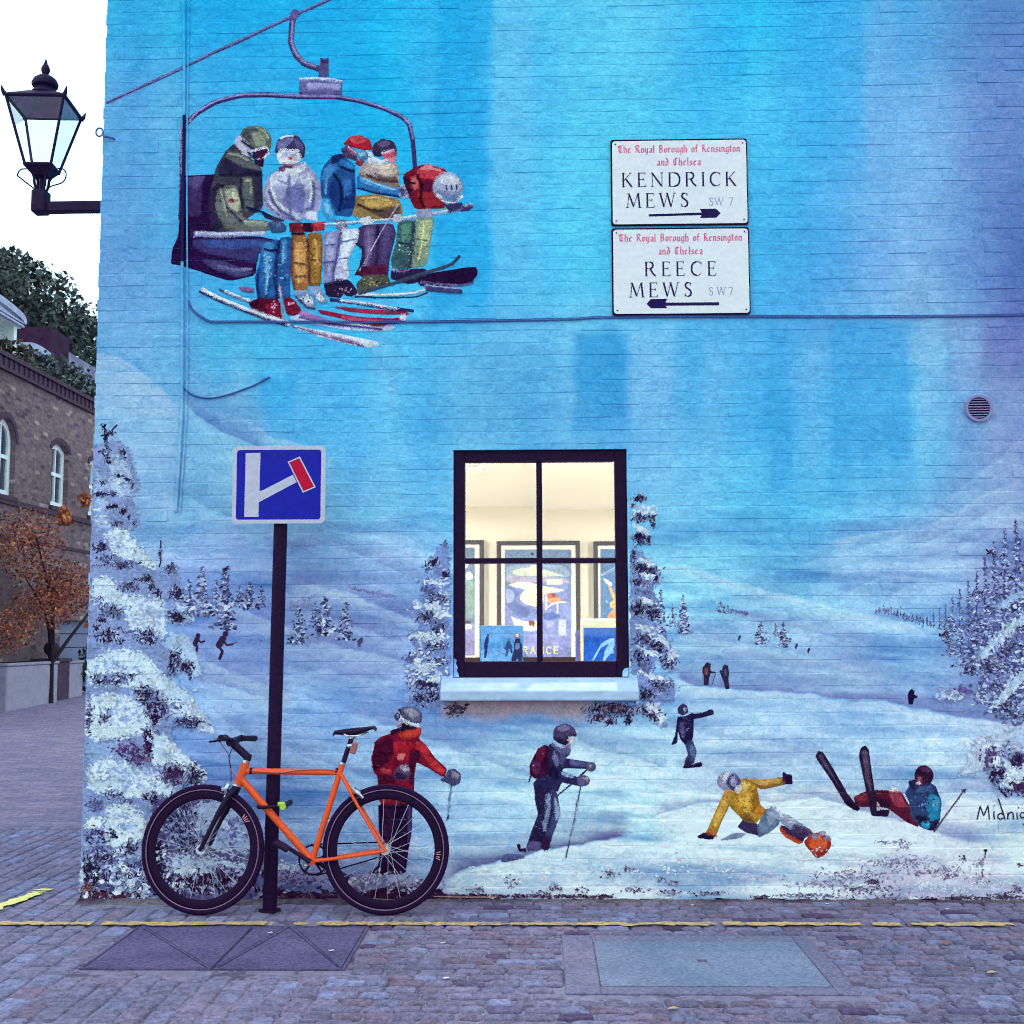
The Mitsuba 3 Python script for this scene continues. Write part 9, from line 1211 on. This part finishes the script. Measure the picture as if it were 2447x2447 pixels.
obj(k + '__frame', merge([bx(A, a - gap, Cc, Dd, -0.03, -0.002, 0.003), bx(b + gap, Bx, Cc, Dd, -0.03, -0.002, 0.003), bx(a - gap, b + gap, Cc, c - gap, -0.03, -0.0025, 0.003), bx(a - gap, b + gap, d + gap, Dd, -0.03, -0.0025, 0.003)]), 'concrete_frame')
hand = (0.734, -1.294)
lid = Polygon([(a, c), (b, c), (b, d), (a, d)]).difference(sbox(hand[0] - 0.022, hand[1] - 0.03, hand[0] + 0.022, hand[1] + 0.03))
m = trimesh.creation.extrude_polygon(lid, 0.03, engine='earcut')
m.apply_translation((0, 0, -0.031))
obj(k + '__lid', m, 'concrete')
obj(k + '__lifting_recess', bx(hand[0] - 0.022, hand[0] + 0.022, hand[1] - 0.03, hand[1] + 0.03, -0.03, -0.012), 'black_metal')
name(k, 'pale blue grey concrete cover with small dark lifting hole, set in the setts', 'manhole cover')
a, b, c, d = DUCT
k = 'access_cover_001'
P = [(a, d), (b, d), (b + 0.015, c - 0.02), (a + 0.0, c - 0.02)]
mid = (a + b) / 2
tris = [[(a + 0.02, c + 0.02), (a + 0.02, d - 0.02), (mid - 0.03, c + 0.02)], [(a + 0.05, d - 0.02), (mid - 0.008, d - 0.02), (mid - 0.008, c + 0.03)],
        [(mid + 0.008, d - 0.02), (mid + 0.008, c + 0.03), (mid + 0.16, d - 0.02)], [(mid + 0.03, c + 0.02), (b - 0.03, c + 0.02), (mid + 0.19, d - 0.03)], [(mid + 0.22, d - 0.02), (b - 0.02, d - 0.02), (b - 0.02, c + 0.03)]]
for i, t_ in enumerate(tris):
    m = trimesh.creation.extrude_polygon(Polygon(t_), 0.02, engine='earcut')
    m.apply_translation((0, 0, -0.0225 - 0.001 * (i % 2)))
    obj(num(k + '__panel', i), m, 'asphalt_dark')
rest = sbox(a, c, b, d).difference(unary_union([Polygon(t_).buffer(0.007, join_style=2) for t_ in tris]))
m = merge([trimesh.creation.extrude_polygon(q, 0.02, engine='earcut') for q in polys(rest)])
m.apply_translation((0, 0, -0.0215))
obj(k + '__frame', m, 'asphalt_dark')
obj(k + '__bed', bx(a + 0.002, b - 0.002, c + 0.002, d - 0.002, -0.04, -0.0125), 'black_metal')
name(k, 'dark asphalt filled cover of triangular panels in front of the bicycle', 'manhole cover')

# worn yellow lines: flakes of paint lying on the stones
mat('yellow_paint', mikit.proc(lambda p, n, uv: mix(mix(hue(200, 178, 136, k=G), hue(216, 196, 112, k=G), noise(p.x * 6, p.y * 6)), hue(140, 140, 164, k=G), 0.75 * smoothstep(0.45, 0.75, 0.6 * noise(p.x * 24, p.y * 40, 3.0) + 0.4 * noise(p.x * 80, p.y * 80, 5.0))) * (0.78 + 0.44 * noise(p.x * 70, p.y * 70))), 0.6, 0.3)
mat('yellow_bright', mikit.proc(lambda p, n, uv: mix(hue(226, 240, 140, k=G), hue(238, 248, 160, k=G), noise(p.x * 6, p.y * 6)) * (0.8 + 0.4 * noise(p.x * 60, p.y * 60))), 0.6, 0.3)
def flakes(p0, p1, w, skip, seed, zt=0.0070, step=0.05):
    r_ = np.random.default_rng(seed)
    p0, p1 = np.array(p0), np.array(p1)
    L_ = np.linalg.norm(p1 - p0)
    d_ = (p1 - p0) / L_
    n_ = np.array([-d_[1], d_[0]])
    V, F, s = [], [], 0.0
    edge = [r_.normal(0, w * 0.08), r_.normal(0, w * 0.08)]
    while s < L_:
        l = r_.uniform(0.5, 1.6) * step * 0.7
        nxt = [r_.normal(0, w * 0.13), r_.normal(0, w * 0.13)]
        if r_.random() > skip(s / L_):
            ww = w * (1 if r_.random() > 0.25 else r_.uniform(0.5, 0.9))
            q = [p0 + d_ * s + n_ * (-ww / 2 + edge[0]), p0 + d_ * (s + l * 1.0) + n_ * (-ww / 2 + nxt[0]), p0 + d_ * (s + l) + n_ * nxt[0] * 0.5, p0 + d_ * (s + l * 1.0) + n_ * (ww / 2 + nxt[1]), p0 + d_ * s + n_ * (ww / 2 + edge[1])]
            b0 = len(V)
            V += [(x, y, zt) for x, y in q]
            F += [(b0, b0 + 1, b0 + 2), (b0, b0 + 2, b0 + 3), (b0, b0 + 3, b0 + 4)]
        edge = nxt
        s += l
    return mesh(V, F)
gone = lambda t: 0.4 if 0.355 < t < 0.40 or 0.45 < t < 0.47 or 0.245 < t < 0.262 or 0.865 < t < 0.88 else 0.02
obj('yellow_line', flakes((-3.6, -0.615), (2.42, -0.575), 0.072, gone, 3), 'yellow_paint', 'worn yellow line on the setts running along the mural wall', 'road marking', kind='structure')
obj('yellow_line_001', flakes((-3.06, -0.62), (-2.925, 0.32), 0.085, lambda t: 0.0 if t < 0.82 else 0.6, 5), 'yellow_bright', 'short bright yellow line leading into the side street at the left edge', 'road marking', kind='structure')

# fallen leaves and scraps
mat('leaf_yellow', pig(204, 176, 130, k=G), 0.6)
mat('leaf_brown', pig(150, 104, 96, k=G), 0.6)
def leaf(x, y, s, a, key, m_, txt):
    q = [(-1, 0, 0.02), (-0.4, 0.45, 0.12), (0.3, 0.5, 0.2), (1, 0.05, 0.08), (0.35, -0.5, 0.16), (-0.4, -0.42, 0.1), (0, 0, 0.02)]
    v = [(x + s * (u * math.cos(a) - w * math.sin(a)), y + s * (u * math.sin(a) + w * math.cos(a)), 0.006 + s * h) for u, w, h in q]
    obj(key, mesh(v, [(6, j, (j + 1) % 6) for j in range(6)]), m_, txt, 'leaf', 'fallen leaves on the setts')
leaf(1.98, -1.50, 0.026, 0.3, 'fallen_leaf', 'leaf_yellow', 'curled yellow leaf on the setts in the lower right')
leaf(1.95, -0.98, 0.04, 1.2, 'fallen_leaf_001', 'leaf_brown', 'flat brown leaf on the setts right of the pale cover')
leaf(0.52, -2.05, 0.026, 0.1, 'fallen_leaf_002', 'leaf_yellow', 'small yellow leaf at the bottom edge below the pale cover')
leaf(2.2, -1.82, 0.026, 2.0, 'fallen_leaf_003', 'leaf_yellow', 'small yellow leaf near the lower right corner')
mat('scrap_white', pig(210, 232, 250, k=G), 0.5)
for i, (x, y) in enumerate([(-2.02, -0.19), (-1.37, -0.80), (0.83, -0.14), (-0.48, -1.0), (-0.42, -1.62), (1.58, -0.10), (2.2, -0.22), (-1.0, -1.15)]):
    s = rng.uniform(0.010, 0.018)
    v = [(x + s * c_, y + s * 0.7 * s_, 0.006 + 0.003 * (j % 2)) for j, (c_, s_) in enumerate([(math.cos(t_) * rng.uniform(0.7, 1.2), math.sin(t_)) for t_ in np.arange(6) * np.pi / 3])]
    obj(num('paper_scrap', i), mesh(v, [(0, j, j + 1) for j in range(1, 5)]), 'scrap_white', 'tiny white scrap on the setts ' + ['below the left corner of the mural', 'on the dark triangular cover', 'at the wall foot below the window', 'below the rear bicycle wheel', 'in the foreground left of centre', 'at the wall foot below the orange snowboard', 'at the wall foot near the right edge', 'beside the rear tyre in front of the yellow line'][i], 'litter', 'white scraps on the setts')

# ------------------------------------------------------------------ brick house across the side street
H = 'brick_house'
HX = -9.8
def stock_brick(p, n, uv):
    row = dr.floor(p.z / 0.075)
    u = p.y / 0.225 + 0.5 * (row - 2 * dr.floor(row / 2))
    cr_ = cell_rand(dr.floor(u), row, 5)
    fu, fz = u - dr.floor(u), p.z / 0.075 - row
    joint = smoothstep(0, 0.05, dr.minimum(fu, 1 - fu)) * smoothstep(0, 0.12, dr.minimum(fz, 1 - fz))
    big = noise(p.y * 0.7, p.z * 0.7, 2.0)
    a = mix(hue(92, 84, 98), hue(112, 102, 110), cr_)
    a = mix(a, hue(142, 136, 140), smoothstep(0.965, 0.985, cr_))
    a = mix(a, hue(78, 66, 88), smoothstep(0.08, 0.04, cr_))
    a = mix(hue(98, 92, 112), a, joint) * (0.8 + 0.4 * big)
    return a * (0.55 + 0.9 * (0.6 * noise(p.y * 9, p.z * 22, 1.0) + 0.4 * noise(p.y * 40, p.z * 50, 4.0)))
mat('stock_brick', mikit.proc(stock_brick), 0.8, 0.2)
mat('brick_dark', speck(pig(66, 54, 78), 0.5, 14), 0.8, 0.2)
mat('white_paint', speck(pig(206, 236, 252), 0.08, 20), 0.5, 0.3)
mat('lead_grey', speck(pig(150, 170, 214), 0.25, 8), 0.6, 0.3)
mat('slate', mikit.proc(lambda p, n, uv: mix(hue(70, 70, 112), hue(104, 110, 156), cell_rand(dr.floor(p.y / 0.25), dr.floor(p.z / 0.16), 3)) * (0.75 + 0.5 * noise(p.y * 20, p.z * 20))), 0.6, 0.3)
mat('pane_dark', (0.05, 0.045, 0.07), 0.08, 0.6)
mat('garage_blue', speck(pig(96, 112, 156), 0.12, 10), 0.55, 0.3)
mat('concrete_wall', speck(pig(140, 148, 178), 0.2, 9), 0.75, 0.2)

def yz(g, x0, x1):
    """A polygon in (y, z) given thickness from x0 to x1."""
    out = []
    for q in polys(g):
        m = trimesh.creation.extrude_polygon(q, x1 - x0, engine='earcut')
        v = m.vertices
        out.append(mesh(np.stack([x0 + v[:, 2], v[:, 0], v[:, 1]], 1), m.faces))
    return merge(out)

win2 = Polygon([(17.22, 4.13), (18.10, 4.13), (18.10, 5.30), (17.88, 5.41), (17.66, 5.44), (17.44, 5.41), (17.22, 5.30)])
arch = Polygon([(14.66, 4.09), (15.50, 4.09), (15.50, 5.10)] + [(15.08 + 0.42 * math.cos(t_), 5.10 + 0.42 * math.sin(t_)) for t_ in np.linspace(0, np.pi, 12)][1:-1] + [(14.66, 5.10)])
win3 = Polygon([(19.30, 4.13), (20.15, 4.13), (20.15, 5.30), (19.72, 5.42), (19.30, 5.30)])
win0 = Polygon([(12.2, 4.09), (13.04, 4.09), (13.04, 5.10)] + [(12.62 + 0.42 * math.cos(t_), 5.10 + 0.42 * math.sin(t_)) for t_ in np.linspace(0, np.pi, 12)][1:-1] + [(12.2, 5.10)])
garage = sbox(17.95, 0.42, 20.9, 1.85)
facade = sbox(9.5, -0.3, 27.0, 6.40).difference(unary_union([win2, arch, win3, win0, garage]))
obj(H + '__wall', merge([yz(facade, HX - 0.35, HX), bx(HX - 8.0, HX - 0.355, 9.5, 9.85, -0.3, 6.4), bx(HX - 8.0, HX - 0.355, 26.65, 27.0, -0.3, 6.4)]), 'stock_brick')
for i, (g, sash) in enumerate([(arch, 'tall white round arched window'), (win2, 'white sash window under a flat brick arch'), (win3, None), (win0, None)]):
    k = num(H + '__window', i)
    inner = g.buffer(-0.11, join_style=2)
    y0_, z0_, y1_, z1_ = inner.bounds
    ym, zm_ = (y0_ + y1_) / 2, (z0_ + z1_) / 2 + 0.02
    bars = unary_union([sbox(ym - 0.022, z0_ - 0.02, ym + 0.022, z1_ + 0.05), sbox(y0_ - 0.02, zm_ - 0.035, y1_ + 0.02, zm_ + 0.035)]).intersection(g)
    obj(k + '__frame', yz(g.difference(inner).union(bars.intersection(g)), HX - 0.17, HX - 0.10), 'white_paint')
    obj(k + '__pane', yz(g.buffer(-0.05), HX - 0.150, HX - 0.140), 'pane_dark')
    b_ = g.bounds
    obj(k + '__sill', bx(HX - 0.1, HX + 0.06, b_[0] - 0.06, b_[2] + 0.06, b_[1] - 0.09, b_[1] - 0.005), 'brick_dark')
    top_ring = g.buffer(0.11, join_style=1).difference(g.buffer(0.005)).intersection(sbox(b_[0] - 0.2, b_[3] - 0.42 if i in (0, 3) else b_[3] - 0.16, b_[2] + 0.2, b_[3] + 0.3))
    obj(k + '__brick_arch', yz(top_ring, HX + 0.001, HX + 0.015), 'brick_dark')
    if sash:
        labels[k] = {'label': sash}
obj(H + '__string_course', merge([bx(HX, HX + 0.05, 9.5, 27, 3.93, 4.03), bx(HX, HX + 0.03, 9.5, 27, 3.30, 3.36), bx(HX, HX + 0.04, 17.0, 27, 2.78, 2.84)]), 'brick_dark')
obj(H + '__cornice', merge([bx(HX - 0.35, HX + 0.07, 9.5, 27, 6.36, 6.42), bx(HX - 0.35, HX + 0.09, 9.5, 27, 6.60, 6.68), bx(HX - 0.35, HX + 0.03, 9.5, 27, 6.425, 6.595)] + [bx(HX + 0.03, HX + 0.055, 9.6 + q * 0.225, 9.7 + q * 0.225, 6.43, 6.59) for q in range(76)]), 'brick_dark')
obj(H + '__garage_door', merge([bx(HX - 0.3, HX - 0.16, 17.95, 20.9, 0.42 + q * 0.29, 0.69 + q * 0.29) for q in range(5)]), 'garage_blue')
obj(H + '__plinth', bx(HX, HX + 0.06, 9.5, 27, -0.2, 0.36), 'concrete_wall')
# terrace roof, mansard and dormers behind the parapet
obj(H + '__terrace_roof', bx(HX - 8, HX - 0.36, 9.86, 26.64, 6.30, 6.36), 'lead_grey')
mans = Polygon([(-17.5, 6.37), (-11.2, 6.37), (-11.75, 8.35), (-17.5, 8.9)])
m = trimesh.creation.extrude_polygon(mans, 8.0, engine='earcut')
v = m.vertices
obj(H + '__mansard_roof', mesh(np.stack([v[:, 0], 9.9 + v[:, 2], v[:, 1]], 1), m.faces[:, ::-1]), 'slate')
m2 = m.copy(); m2.vertices[:, 2] *= 0.5
v = m2.vertices
obj(H + '__mansard_roof_001', mesh(np.stack([v[:, 0] + 0.2, 20.6 + v[:, 2], v[:, 1] + 0.12], 1), m.faces[:, ::-1]), 'slate')
mat('soot_brick', speck(pig(54, 36, 66), 0.5, 9), 0.85, 0.1)
obj(H + '__party_wall', bx(-16, -10.75, 19.25, 20.35, 6.37, 8.30), 'soot_brick')
for i, (ya, yb, zb, zt, rise) in enumerate([(14.1, 17.55, 6.45, 7.85, 0.16), (17.9, 19.15, 6.45, 7.35, 0.10)]):
    k = num(H + '__dormer', i)
    obj(k + '__cheek', merge([bx(-12.4, -10.75, ya, ya + 0.14, zb, zt), bx(-12.4, -10.75, yb - 0.14, yb, zb, zt), bx(-12.4, -10.78, ya + 0.14, yb - 0.14, zb, zb + 0.35)]), 'white_paint')
    obj(k + '__pane', bx(-11.3, -11.25, ya + 0.14, yb - 0.14, zb + 0.35, zt), 'pane_dark')
    nb = 5 if i == 0 else 2
    obj(k + '__glazing', merge([bx(-11.24, -11.16, ya + (yb - ya) * (q + 0.5) / nb - 0.05, ya + (yb - ya) * (q + 0.5) / nb + 0.05, zb + 0.36, zt - 0.002) for q in range(nb)]), 'white_paint')
    ts = np.linspace(0, np.pi, 13)
    bow = [((ya + yb) / 2 - (yb - ya) / 2 * 1.06 * math.cos(t_), zt + 0.16 + rise * math.sin(t_)) for t_ in ts]
    g = Polygon([((ya + yb) / 2 - (yb - ya) * 0.53, zt), ((ya + yb) / 2 + (yb - ya) * 0.53, zt)] + bow[::-1])
    obj(k + '__pediment', yz(g, -12.4, -10.72), 'white_paint')
    g2 = LineString(bow).buffer(0.07)
    obj(k + '__hood', yz(g2, -12.45, -10.62), 'lead_grey')
    obj(k + '__moulding', merge([bx(-10.715, -10.64, ya - 0.1, yb + 0.1, zt + 0.02 + 0.07 * q, zt + 0.06 + 0.07 * q) for q in range(2)]), 'lead_grey')
name(H, 'old brown brick house with white windows and plant-filled roof terrace across the side street', 'house')

# ------------------------------------------------------------------ plants
def leafy(c0, c1, c2):
    a, b, c = (np.asarray(q).tolist() for q in (c0, c1, c2))
    return mikit.proc(lambda p, n, uv: mix(mix(a, b, smoothstep(0.0, 0.6, uv.x)), c, smoothstep(0.7, 1.0, uv.x)) * uv.y)
mat('leaf_green', leafy((0.018, 0.020, 0.030), (0.065, 0.08, 0.065), (0.14, 0.16, 0.14)), 0.6, 0.3)
mat('leaf_orange', leafy((0.09, 0.020, 0.030), (0.40, 0.090, 0.055), (0.70, 0.30, 0.11)), 0.6, 0.3)
mat('leaf_mixed', leafy((0.03, 0.012, 0.022), (0.06, 0.055, 0.035), (0.16, 0.12, 0.03)), 0.6, 0.3)
mat('bark', speck((0.035, 0.018, 0.03), 0.4, 20), 0.85, 0.15)

def crown(blobs, n, size, seed, droop=0.0):
    """Leaf-sized faces spread through a number of clumps; uv: hue and lightness of each leaf."""
    r_ = np.random.default_rng(seed)
    V, F, U = [], [], []
    w = np.array([b[3] * b[4] * b[5] for b in blobs]) ** 0.7
    w /= w.sum()
    for b, share in zip(blobs, w):
        for _ in range(int(n * share)):
            d = r_.normal(size=3)
            d /= np.linalg.norm(d)
            q = d * r_.random() ** 0.45
            c = np.array(b[:3]) + q * np.array(b[3:6])
            a1 = r_.normal(size=3); a1 /= np.linalg.norm(a1)
            a2 = np.cross(a1, r_.normal(size=3)); a2 /= np.linalg.norm(a2)
            s = size * r_.uniform(0.6, 1.3)
            k = len(V)
            V += [c - a1 * s, c + a2 * s * 0.55, c + a1 * s, c - a2 * s * 0.55]
            F += [(k, k + 1, k + 2), (k, k + 2, k + 3)]
            U += [(r_.random(), r_.uniform(0.75, 1.25))] * 4
    return mesh(V, F), np.array(U)

def plant(key, blobs, n, size, seed, leaf_m, stems, label, cat, group=None):
    m, u = crown(blobs, n, size, seed)
    obj(key + '__crown', m, leaf_m, uv=u)
    obj(key + '__' + ('trunk' if cat == 'tree' else 'stem'), merge([tube(curve(p, 4), np.linspace(r0, r1, 4 * (len(p) - 1) + 1), 7) for p, r0, r1 in stems]), 'bark', smooth=40)
    name(key, label, cat, group)

plant('garden_tree', [(-13.4, 19.6, 9.6, 1.2, 1.2, 1.3), (-13.3, 21.2, 9.5, 1.2, 1.3, 1.35), (-13.2, 22.8, 9.7, 1.2, 1.4, 1.45), (-13.1, 24.5, 9.9, 1.1, 1.3, 1.45), (-13.1, 25.9, 9.6, 1.0, 1.2, 1.3), (-13.0, 27.2, 9.0, 1.0, 1.1, 1.2), (-13.6, 23.6, 10.9, 0.7, 0.8, 0.6), (-13.8, 22.0, 8.3, 1.4, 2.6, 1.0), (-13.5, 25.4, 8.2, 1.2, 2.0, 0.9)], 12000, 0.10, 11, 'leaf_green',
      [([(-13.6, 24, 0), (-13.6, 24, 4), (-13.5, 23.8, 7.5), (-13.2, 24.4, 10.8)], 0.3, 0.05), ([(-13.6, 24, 5), (-13.5, 22.0, 8), (-13.4, 20.0, 10.2)], 0.16, 0.03), ([(-13.6, 24, 6), (-13.4, 26, 8.3), (-13.2, 27.6, 9.2)], 0.14, 0.03), ([(-13.5, 23.9, 8), (-13.4, 24.2, 9.4), (-13.5, 24.9, 10.5)], 0.06, 0.012), ([(-13.5, 25.0, 8), (-13.4, 26.0, 9.5), (-13.4, 26.6, 9.9)], 0.05, 0.01)], 'large dark green tree rising behind the roof of the brick house', 'tree')
plant('garden_tree_001', [(-12.9, 28.4, 9.6, 0.9, 1.0, 1.2), (-12.7, 29.2, 8.9, 0.9, 1.2, 1.1), (-13.0, 27.6, 10.5, 0.7, 0.8, 0.7)], 900, 0.13, 12, 'leaf_green',
      [([(-13, 29, 0), (-13, 29, 5), (-12.9, 28.6, 8.5), (-12.8, 28.3, 10.9)], 0.16, 0.02), ([(-13, 29, 6), (-12.6, 29.4, 8), (-12.4, 29.8, 9.8)], 0.07, 0.012), ([(-12.95, 28.8, 7), (-13.0, 27.6, 9), (-13.0, 27.1, 10.9)], 0.07, 0.012)], 'thin half bare tree behind the far end of the brick house roof', 'tree')
spots = [(-10.25, 12.5, 0.40), (-10.3, 14.2, 0.35), (-10.2, 15.4, 0.30), (-10.25, 16.4, 0.42), (-10.25, 17.5, 0.45), (-10.2, 18.5, 0.55), (-10.25, 19.6, 0.60), (-10.3, 20.8, 0.6), (-10.3, 22.2, 0.55)]
txt = ['green shrub at the near end of the roof terrace', 'reddish shrub under the first dormer on the roof terrace', 'low shrub on the roof terrace under the dormer window', 'yellow green shrub on the roof terrace between the dormers', 'dark shrub on the roof terrace below the small dormer', 'bushy green shrub on the roof terrace right of the small dormer', 'tall bushy shrub on the roof terrace in front of the dark party wall', 'green shrub on the roof terrace beside the mural corner', 'green shrub at the far end of the roof terrace']
for i, ((x, y, s), t_) in enumerate(zip(spots, txt)):
    plant(num('terrace_shrub', i), [(x, y, 6.75 + s * 0.4, 0.34, 0.62, s), (x - 0.1, y + 0.3, 6.7, 0.3, 0.5, s * 0.7)], 420, 0.075, 30 + i, 'leaf_mixed' if i in (1, 2, 3) else 'leaf_green', [([(x, y, 6.34), (x, y + 0.05, 6.6), (x + 0.03, y, 6.9)], 0.03, 0.01)], t_, 'shrub', 'shrubs on the roof terrace')
plant('maple_tree', [(-9.2, 14.6, 3.2, 0.7, 0.9, 0.65), (-9.0, 15.6, 2.55, 0.75, 0.9, 0.42), (-9.1, 16.3, 2.25, 0.6, 0.8, 0.35), (-9.0, 15.0, 2.0, 0.6, 0.8, 0.4), (-9.3, 14.2, 1.6, 0.5, 0.8, 0.4)], 7000, 0.032, 21, 'leaf_orange',
      [([(-9.15, 15.9, 0.2), (-9.15, 15.9, 1.0), (-9.05, 15.6, 2.0), (-9.1, 14.9, 3.3)], 0.07, 0.015), ([(-9.15, 15.9, 1.0), (-9.0, 16.6, 1.6), (-8.9, 17.6, 2.2), (-8.85, 18.4, 2.45)], 0.04, 0.01), ([(-9.15, 15.9, 1.2), (-9.0, 15.2, 1.9), (-9.1, 14.4, 2.6)], 0.04, 0.01)], 'autumn maple with red and orange leaves in front of the brick house', 'tree')
m, u = crown([(-8.9, 17.55, 2.28, 0.14, 0.35, 0.16), (-8.85, 18.0, 2.12, 0.14, 0.3, 0.18), (-8.9, 17.3, 1.72, 0.1, 0.22, 0.08), (-8.85, 18.05, 1.58, 0.1, 0.26, 0.10), (-9.0, 16.9, 4.2, 0.1, 0.22, 0.14), (-9.0, 15.9, 3.75, 0.1, 0.3, 0.2), (-9.0, 18.3, 3.7, 0.1, 0.3, 0.2)], 520, 0.085, 22)
u[:, 0] = 0.6 + 0.4 * u[:, 0]
obj('maple_tree__leaf_sprays', m, 'leaf_orange', uv=u)
plant('street_shrub', [(-9.35, 18.6, 0.95, 0.28, 0.55, 0.42), (-9.35, 18.2, 0.75, 0.25, 0.4, 0.35)], 700, 0.055, 41, 'leaf_mixed', [([(-9.4, 18.5, 0.2), (-9.38, 18.5, 0.6), (-9.35, 18.6, 1.1)], 0.02, 0.008)], 'dark shrub in front of the blue grey garage door', 'shrub')
# planters and pier at the foot of the house
obj('planter__box', bx(-9.72, -9.15, 14.0, 16.25, 0.12, 1.0, 0.02), 'concrete_wall')
obj('planter__rim', bx(-9.74, -9.13, 13.98, 16.27, 1.0, 1.05, 0.01), 'concrete_wall')
obj('planter__soil', bx(-9.66, -9.2, 14.06, 16.2, 1.02, 1.055), 'bark')
name('planter', 'large grey concrete planter at the foot of the brick house by the left edge', 'planter', 'concrete planters by the house')
obj('planter_001__box', bx(-9.72, -9.3, 17.15, 17.95, 0.12, 0.98, 0.02), 'concrete_wall')
obj('planter_001__rim', bx(-9.74, -9.28, 17.13, 17.97, 0.98, 1.03, 0.01), 'concrete_wall')
obj('planter_001__soil', bx(-9.66, -9.35, 17.2, 17.9, 1.0, 1.035), 'bark')
name('planter_001', 'smaller grey concrete planter right of the dark pier by the house', 'planter', 'concrete planters by the house')
obj('gate_pier__shaft', bx(-9.72, -9.22, 16.42, 17.02, 0.1, 1.02, 0.01), 'brick_dark')
obj('gate_pier__cap', bx(-9.75, -9.19, 16.39, 17.05, 1.02, 1.09, 0.01), 'brick_dark')
obj('gate_pier__ball', lathe([(0.0, 0.0), (0.06, 0.01), (0.07, 0.05), (0.14, 0.12), (0.155, 0.2), (0.12, 0.29), (0.0, 0.33)], 16, (-9.47, 16.72, 1.09)), 'brick_dark', smooth=40)
name('gate_pier', 'dark brick pier with a ball on top between the two planters', 'pier')
